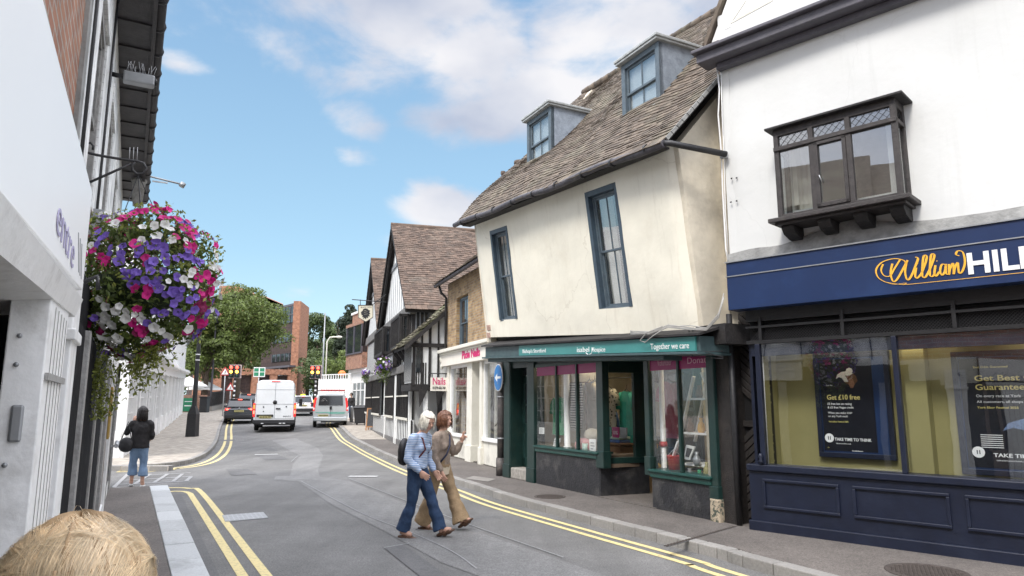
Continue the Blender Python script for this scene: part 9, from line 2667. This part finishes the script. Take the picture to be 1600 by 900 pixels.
 for j in range(k + 1):
  th = math.pi * j / k * (.66 if hair == 'bob' else .72)
  for i in range(n):
   a = 2 * math.pi * i / n; dx, dy, dz = math.sin(th) * math.sin(a), math.sin(th) * math.cos(a), math.cos(th)
   lim = 1.0
   front = dy > .42
   if front and dz < .36: dx, dy, dz = dx * .9, dy * .80, dz      # fringe stays above the brow
   r_ = .104 + .006 * math.sin(a * 13 + 4 * th) + .004 * math.sin(a * 29)
   if dz < .3 and dy < .35: r_ *= 1.04
   vs.append(P(dx * r_ * .90, dy * r_ * 1.04 - .006, dz * r_ + .028))
 fs = []
 for j in range(k):
  for i in range(n):
   q = (i + 1) % n
   a = 2 * math.pi * (i + .5) / n; th = math.pi * (j + .5) / k * .68
   if math.sin(th) * math.cos(a) > .30 and math.cos(th) < .52: continue
   fs.append((j * n + i, j * n + q, (j + 1) * n + q, (j + 1) * n + i))
 b.smooth = True; b.add(vs, fs)
 rnd = random.Random(int(abs(loc[0]) * 100));
 nst = 420 if hair != 'tiny' else 0
 for i in range(nst):
  a = rnd.uniform(.55, 2 * math.pi - .55); L_ = {'bob': .085, 'short': .03, 'long': .16, 'tiny': 0}[hair] * rnd.uniform(.6, 1.1)
  s0 = P(math.sin(a) * .088, math.cos(a) * .10 - .006, .03 + rnd.uniform(-.02, .05)); out = (rr * math.sin(a) + f * math.cos(a))
  e0 = s0 + out * .012 - uu * (L_ * .6 + .03); e1 = s0 + out * rnd.uniform(.0, .02) - uu * (L_ + .04)
  b.tube([s0, e0, e1], [.0045, .0045, .0015], 4)
 b.build('hair', M[hair_m], t, world=False)
 return t, V, P, top
def women():
 # striped top, dark jeans, walking right with her head bowed
 th = R(-104)
 J = dict(pelvis=(0, -.05, .86), chest=(0, -.035, 1.13), neck=(0, .005, 1.315), head=(0, .085, 1.455), sh_r=(.155, -.05, 1.245), sh_l=(-.155, .02, 1.245), el_r=(.215, -.10, .985), wr_r=(.20, .075, .83), el_l=(-.20, .02, .98), wr_l=(-.18, .12, .80),
    hip_r=(.075, -.05, .83), hip_l=(-.075, -.04, .83), kn_r=(.08, -.075, .45), an_r=(.085, -.20, .095), toe_r=(.09, -.07, .035), kn_l=(-.07, .13, .46), an_l=(-.065, .27, .10), toe_l=(-.06, .41, .10), pn_r=(-1, .2, -.3), hd_r=(-.03, .12, -.10), pn_l=(1, 0, 0), hd_l=(0, .1, -.1))
 t, V, P, top = person('white haired woman in a blue striped top and dark jeans walking with head bowed', (-1.19, 9.27, .004), th, J, 'stripes', 'jeans', 'hair_white', voxel=.010, flare=.028, look=(.50, .78, -.38), top_z=.0)
 bp = thing('backpack', 'small black backpack on the back of the woman in the striped top', 'backpack', (-1.19, 9.27, .004), th)
 mb = MB(); mb.ball((.0, -.235, 1.06), .12, (1.05, .62, 1.5), 18, 14); mb.ball((.0, -.26, .98), .09, (1.1, .6, 1.0), 14, 10); mb.build('bag', M['bag_black'], bp, world=False)
 for q in (-1, 1):
  mb = MB(); mb.tube([(.085 * q, -.16, 1.16), (.10 * q, -.07, 1.305), (.105 * q, .06, 1.24), (.10 * q, .10, 1.10), (.12 * q, .0, .98), (.08 * q, -.16, .95)], .011, 6); mb.build('strap', M['strap_red'], bp, world=False)
 w = MB(); w.tube([V['wr_r'] + Vector((0, -.02, .02)), V['wr_r'] + Vector((0, -.008, .008))], .034, 12); w.build('wrist_watch', M['metal'], t, world=False)
 # brown-haired woman in a taupe cardigan, raising her left hand in a V sign
 th = R(-118)
 J = dict(pelvis=(0, -.02, .86), chest=(0, .0, 1.12), neck=(0, .02, 1.315), head=(0, .045, 1.46), sh_r=(.155, .03, 1.235), sh_l=(-.155, -.01, 1.24), el_r=(.20, .03, .97), wr_r=(.17, .12, .78), el_l=(-.235, .06, .985), wr_l=(-.235, .185, 1.16),
    hip_r=(.08, -.02, .82), hip_l=(-.08, -.02, .82), kn_r=(.085, -.10, .44), an_r=(.08, -.24, .09), toe_r=(.08, -.11, .035), kn_l=(-.085, .14, .47), an_l=(-.09, .30, .12), toe_l=(-.09, .43, .15), hd_l=(-.02, .05, .13), pn_l=(.2, .75, .1), pn_r=(-1, 0, 0), hd_r=(0, .05, -.1), pose_l=(.05, .05, 1.35, 1.4))
 J['head'] = (-.01, .05, 1.46)
 t, V, P, top = person('brown haired woman in a taupe cardigan and wide tan trousers raising two fingers', (-.98, 9.80, .004), th, J, 'cardigan', 'khaki', 'hair_brown', voxel=.010, flare=.060, look=(.12, 1, -.06), top_z=-.02, wide=1.04)
 # blouse hem and cross-body strap
 b = MB(); pel = V['pelvis']; n = 28; vs = []
 for j, (z, rx, ry) in enumerate(((-.02, .176, .134), (-.09, .182, .142))):
  for i in range(n): a = 2 * math.pi * i / n; k = 1 + .04 * math.sin(a * 6) * j; vs.append((pel.x + rx * k * math.cos(a), pel.y + ry * k * math.sin(a), pel.z + z - (.04 * j if math.sin(a) > 0 else 0)))
 b.smooth = True; b.add(vs, [(i, (i + 1) % n, n + (i + 1) % n, n + i) for i in range(n)]); b.build('blouse_hem', M['blouse'], t, world=False)
 b = MB(); b.tube([(-.09, .02, 1.305), (-.05, .105, 1.24), (.02, .155, 1.12), (.09, .15, 1.0), (.165, .08, .88)], .013, 6); b.build('bag_strap', M['strap_navy'], t, world=False)
 b = MB(); b.ball(P(0, -.06, -.07), .05, (1.3, .8, 1), 12, 8); b.ball(P(.0, -.075, -.11), .035, (1.4, .8, .9), 12, 8); b.build('hair_bun', M['hair_brown'], t, world=False)
 b = MB(); b.ball(V['neck'] + Vector((0, .052, -.03)), .045, (1, .5, 1), 12, 8); b.build('blouse_collar', M['blouse'], t, world=False)
 # woman in black seen from behind at the side road
 p = GH(213, 761); th = math.atan2(.42, 1)
 J = dict(pelvis=(0, 0, .86), chest=(0, 0, 1.13), neck=(0, 0, 1.32), head=(0, .02, 1.48), sh_r=(.16, 0, 1.26), sh_l=(-.16, 0, 1.26), el_r=(.215, .0, 1.0), wr_r=(.17, .18, .95), el_l=(-.27, .02, 1.06), wr_l=(-.16, .15, 1.30),
    hip_r=(.08, 0, .82), hip_l=(-.08, 0, .82), kn_r=(.09, .02, .46), an_r=(.10, -.03, .09), toe_r=(.11, .11, .035), kn_l=(-.10, .08, .47), an_l=(-.11, .12, .12), toe_l=(-.12, .25, .04), hd_l=(.03, .05, .12), pn_l=(0, 1, 0))
 t, V, P, top = person('dark haired woman in a black coat and light jeans seen from behind', (p.x, p.y, .01), th, J, 'coat_black', 'jeans_light', 'hair_dark', voxel=.015, flare=.035, look=(-.1, 1, 0), hair='long', top_z=-.10, crop=.28, coat=True, shoe='card_white')
 sb = thing('shoulder_bag', 'large black shoulder bag hanging at the side of the woman in black', 'bag', (p.x, p.y, .01), th)
 mb = MB(); mb.ball((-.24, -.10, .84), .125, (1.15, .45, 1.2), 14, 10); mb.build('bag', M['bag_black'], sb, world=False)
 mb = MB(); mb.tube([(-.34, -.1, .92), (-.24, -.02, 1.30), (-.15, -.12, .95)], .012, 6); mb.build('strap', M['bag_black'], sb, world=False)
 # two far figures
 for px, Y, m, lm, lab in ((473, 58, 'hivis', 'jeans', 'distant worker in a yellow high visibility vest beyond the white van'), (549, 46, 'coat_black', 'jeans', 'distant person in dark clothes beside the silver van'), (374, 66, 'blouse', 'jeans', 'distant person in pale clothes behind the waiting cars')):
  p = atY(px, Y, .1)
  J = dict(pelvis=(0, 0, .9), chest=(0, 0, 1.2), neck=(0, 0, 1.42), head=(0, .02, 1.60), sh_r=(.18, 0, 1.36), sh_l=(-.18, 0, 1.36), el_r=(.24, 0, 1.08), wr_r=(.22, .1, .85), el_l=(-.24, 0, 1.08), wr_l=(-.22, .1, .85), hip_r=(.08, 0, .86), hip_l=(-.08, 0, .86), kn_r=(.09, .05, .48), an_r=(.1, -.05, .09), toe_r=(.1, .09, .03), kn_l=(-.09, .05, .48), an_l=(-.1, .1, .09), toe_l=(-.1, .22, .03))
  person(lab, (p.x, p.y, p.z), 2.8, J, m, lm, 'hair_dark', voxel=.03, hair='short', shoe='bag_black', hands=False)
M['strap_red'] = mat('dark_red_strap', (.09, .015, .02), .7, .2)
M['strap_navy'] = mat('navy_strap', (.015, .02, .05), .6, .2)
women()
def blond():
 d = .985; c = Vector((0, 0, CAMH)) + ray(112, 956) * d
 th = math.atan2(.48, .877)
 zc = c.z
 base = (c.x, c.y, .12)
 h = zc - .12
 k = h / 1.46
 J = dict(pelvis=(0, -.02, .86 * k), chest=(0, 0, 1.10 * k), neck=(0, 0, h - .17), head=(0, 0, h), sh_r=(.14, 0, h - .23), sh_l=(-.14, 0, h - .23), el_r=(.18, 0, h - .48), wr_r=(.15, .12, h - .62), el_l=(-.18, 0, h - .48), wr_l=(-.15, .12, h - .62),
    hip_r=(.08, 0, .82 * k), hip_l=(-.08, 0, .82 * k), kn_r=(.09, .02, .45 * k), an_r=(.09, 0, .085), toe_r=(.09, .13, .03), kn_l=(-.09, .02, .45 * k), an_l=(-.09, 0, .085), toe_l=(-.09, .13, .03))
 t, V, P, top = person('blond haired person at the bottom left corner seen from behind, only the hair in view', base, th, J, 'cardigan', 'jeans', 'hair_blond', voxel=.012, hair='short', shoe='bag_black')
 # thick blond hair: strands combed from the crown
 b = MB(); rnd = random.Random(8); b.smooth = False
 crown = Vector((-.12, .78, .62)).normalized(); Hc = V['head'] + Vector((0, -.004, .022))
 rad = Vector((.094, .108, .102))
 for i in range(17000):
  d_ = Vector((rnd.gauss(0, 1), rnd.gauss(0, 1), rnd.gauss(0, 1))).normalized()
  if d_.z < -.45 or (d_.y > .45 and d_.z < .25): continue
  tang = (d_ - crown * d_.dot(crown));
  if tang.length < .03: continue
  swirl = crown.cross(d_).normalized()
  flow = (tang.normalized() + swirl * (.35 + .3 * mnoise.noise(d_ * 4)) + Vector((0, .10, 0)))
  flow = (flow - d_ * flow.dot(d_)).normalized()
  L_ = rnd.uniform(.06, .11); n = 5; pts = []; lift = rnd.uniform(0, .007); curl = rnd.gauss(0, .10)
  p = d_.copy(); w0 = rnd.uniform(.00025, .0006)
  for s in range(n + 1):
   f = s / n
   rr = 1 + (.05 + lift * 8 * (1.8 if i % 40 == 0 else 1)) * math.sin(f * math.pi * .8) + .03 + .055 * mnoise.noise(Vector((d_.x * 9, d_.y * 3, d_.z * 2)))
   pts.append(Hc + Vector((p.x * rad.x, p.y * rad.y, p.z * rad.z)) * rr)
   fl = (flow - p * flow.dot(p)).normalized(); sd = p.cross(fl)
   p = (p + (fl + sd * curl * f) * (L_ / n / .10)).normalized()
  vs = []
  for s in range(n + 1):
   tt = (pts[min(s + 1, n)] - pts[max(s - 1, 0)]).normalized(); nn = (pts[s] - Hc).normalized(); sd = tt.cross(nn).normalized() * w0 * (1.2 - s / n)
   vs += [pts[s] - sd, pts[s] + sd]
  b.add(vs, [(2 * s, 2 * s + 1, 2 * s + 3, 2 * s + 2) for s in range(n)])
 b.build('hair_strands', M['hair_strand'], t, world=False)
M['hair_blond'] = mat('blond_hair_base', (.42, .28, .15), .6, .2, 30, coord='obj')
M['hair_strand'] = mat('blond_hair_strand', (.74, .60, .40), .38, .3, 11, island=.28, trans=.2, coord='obj')
blond()
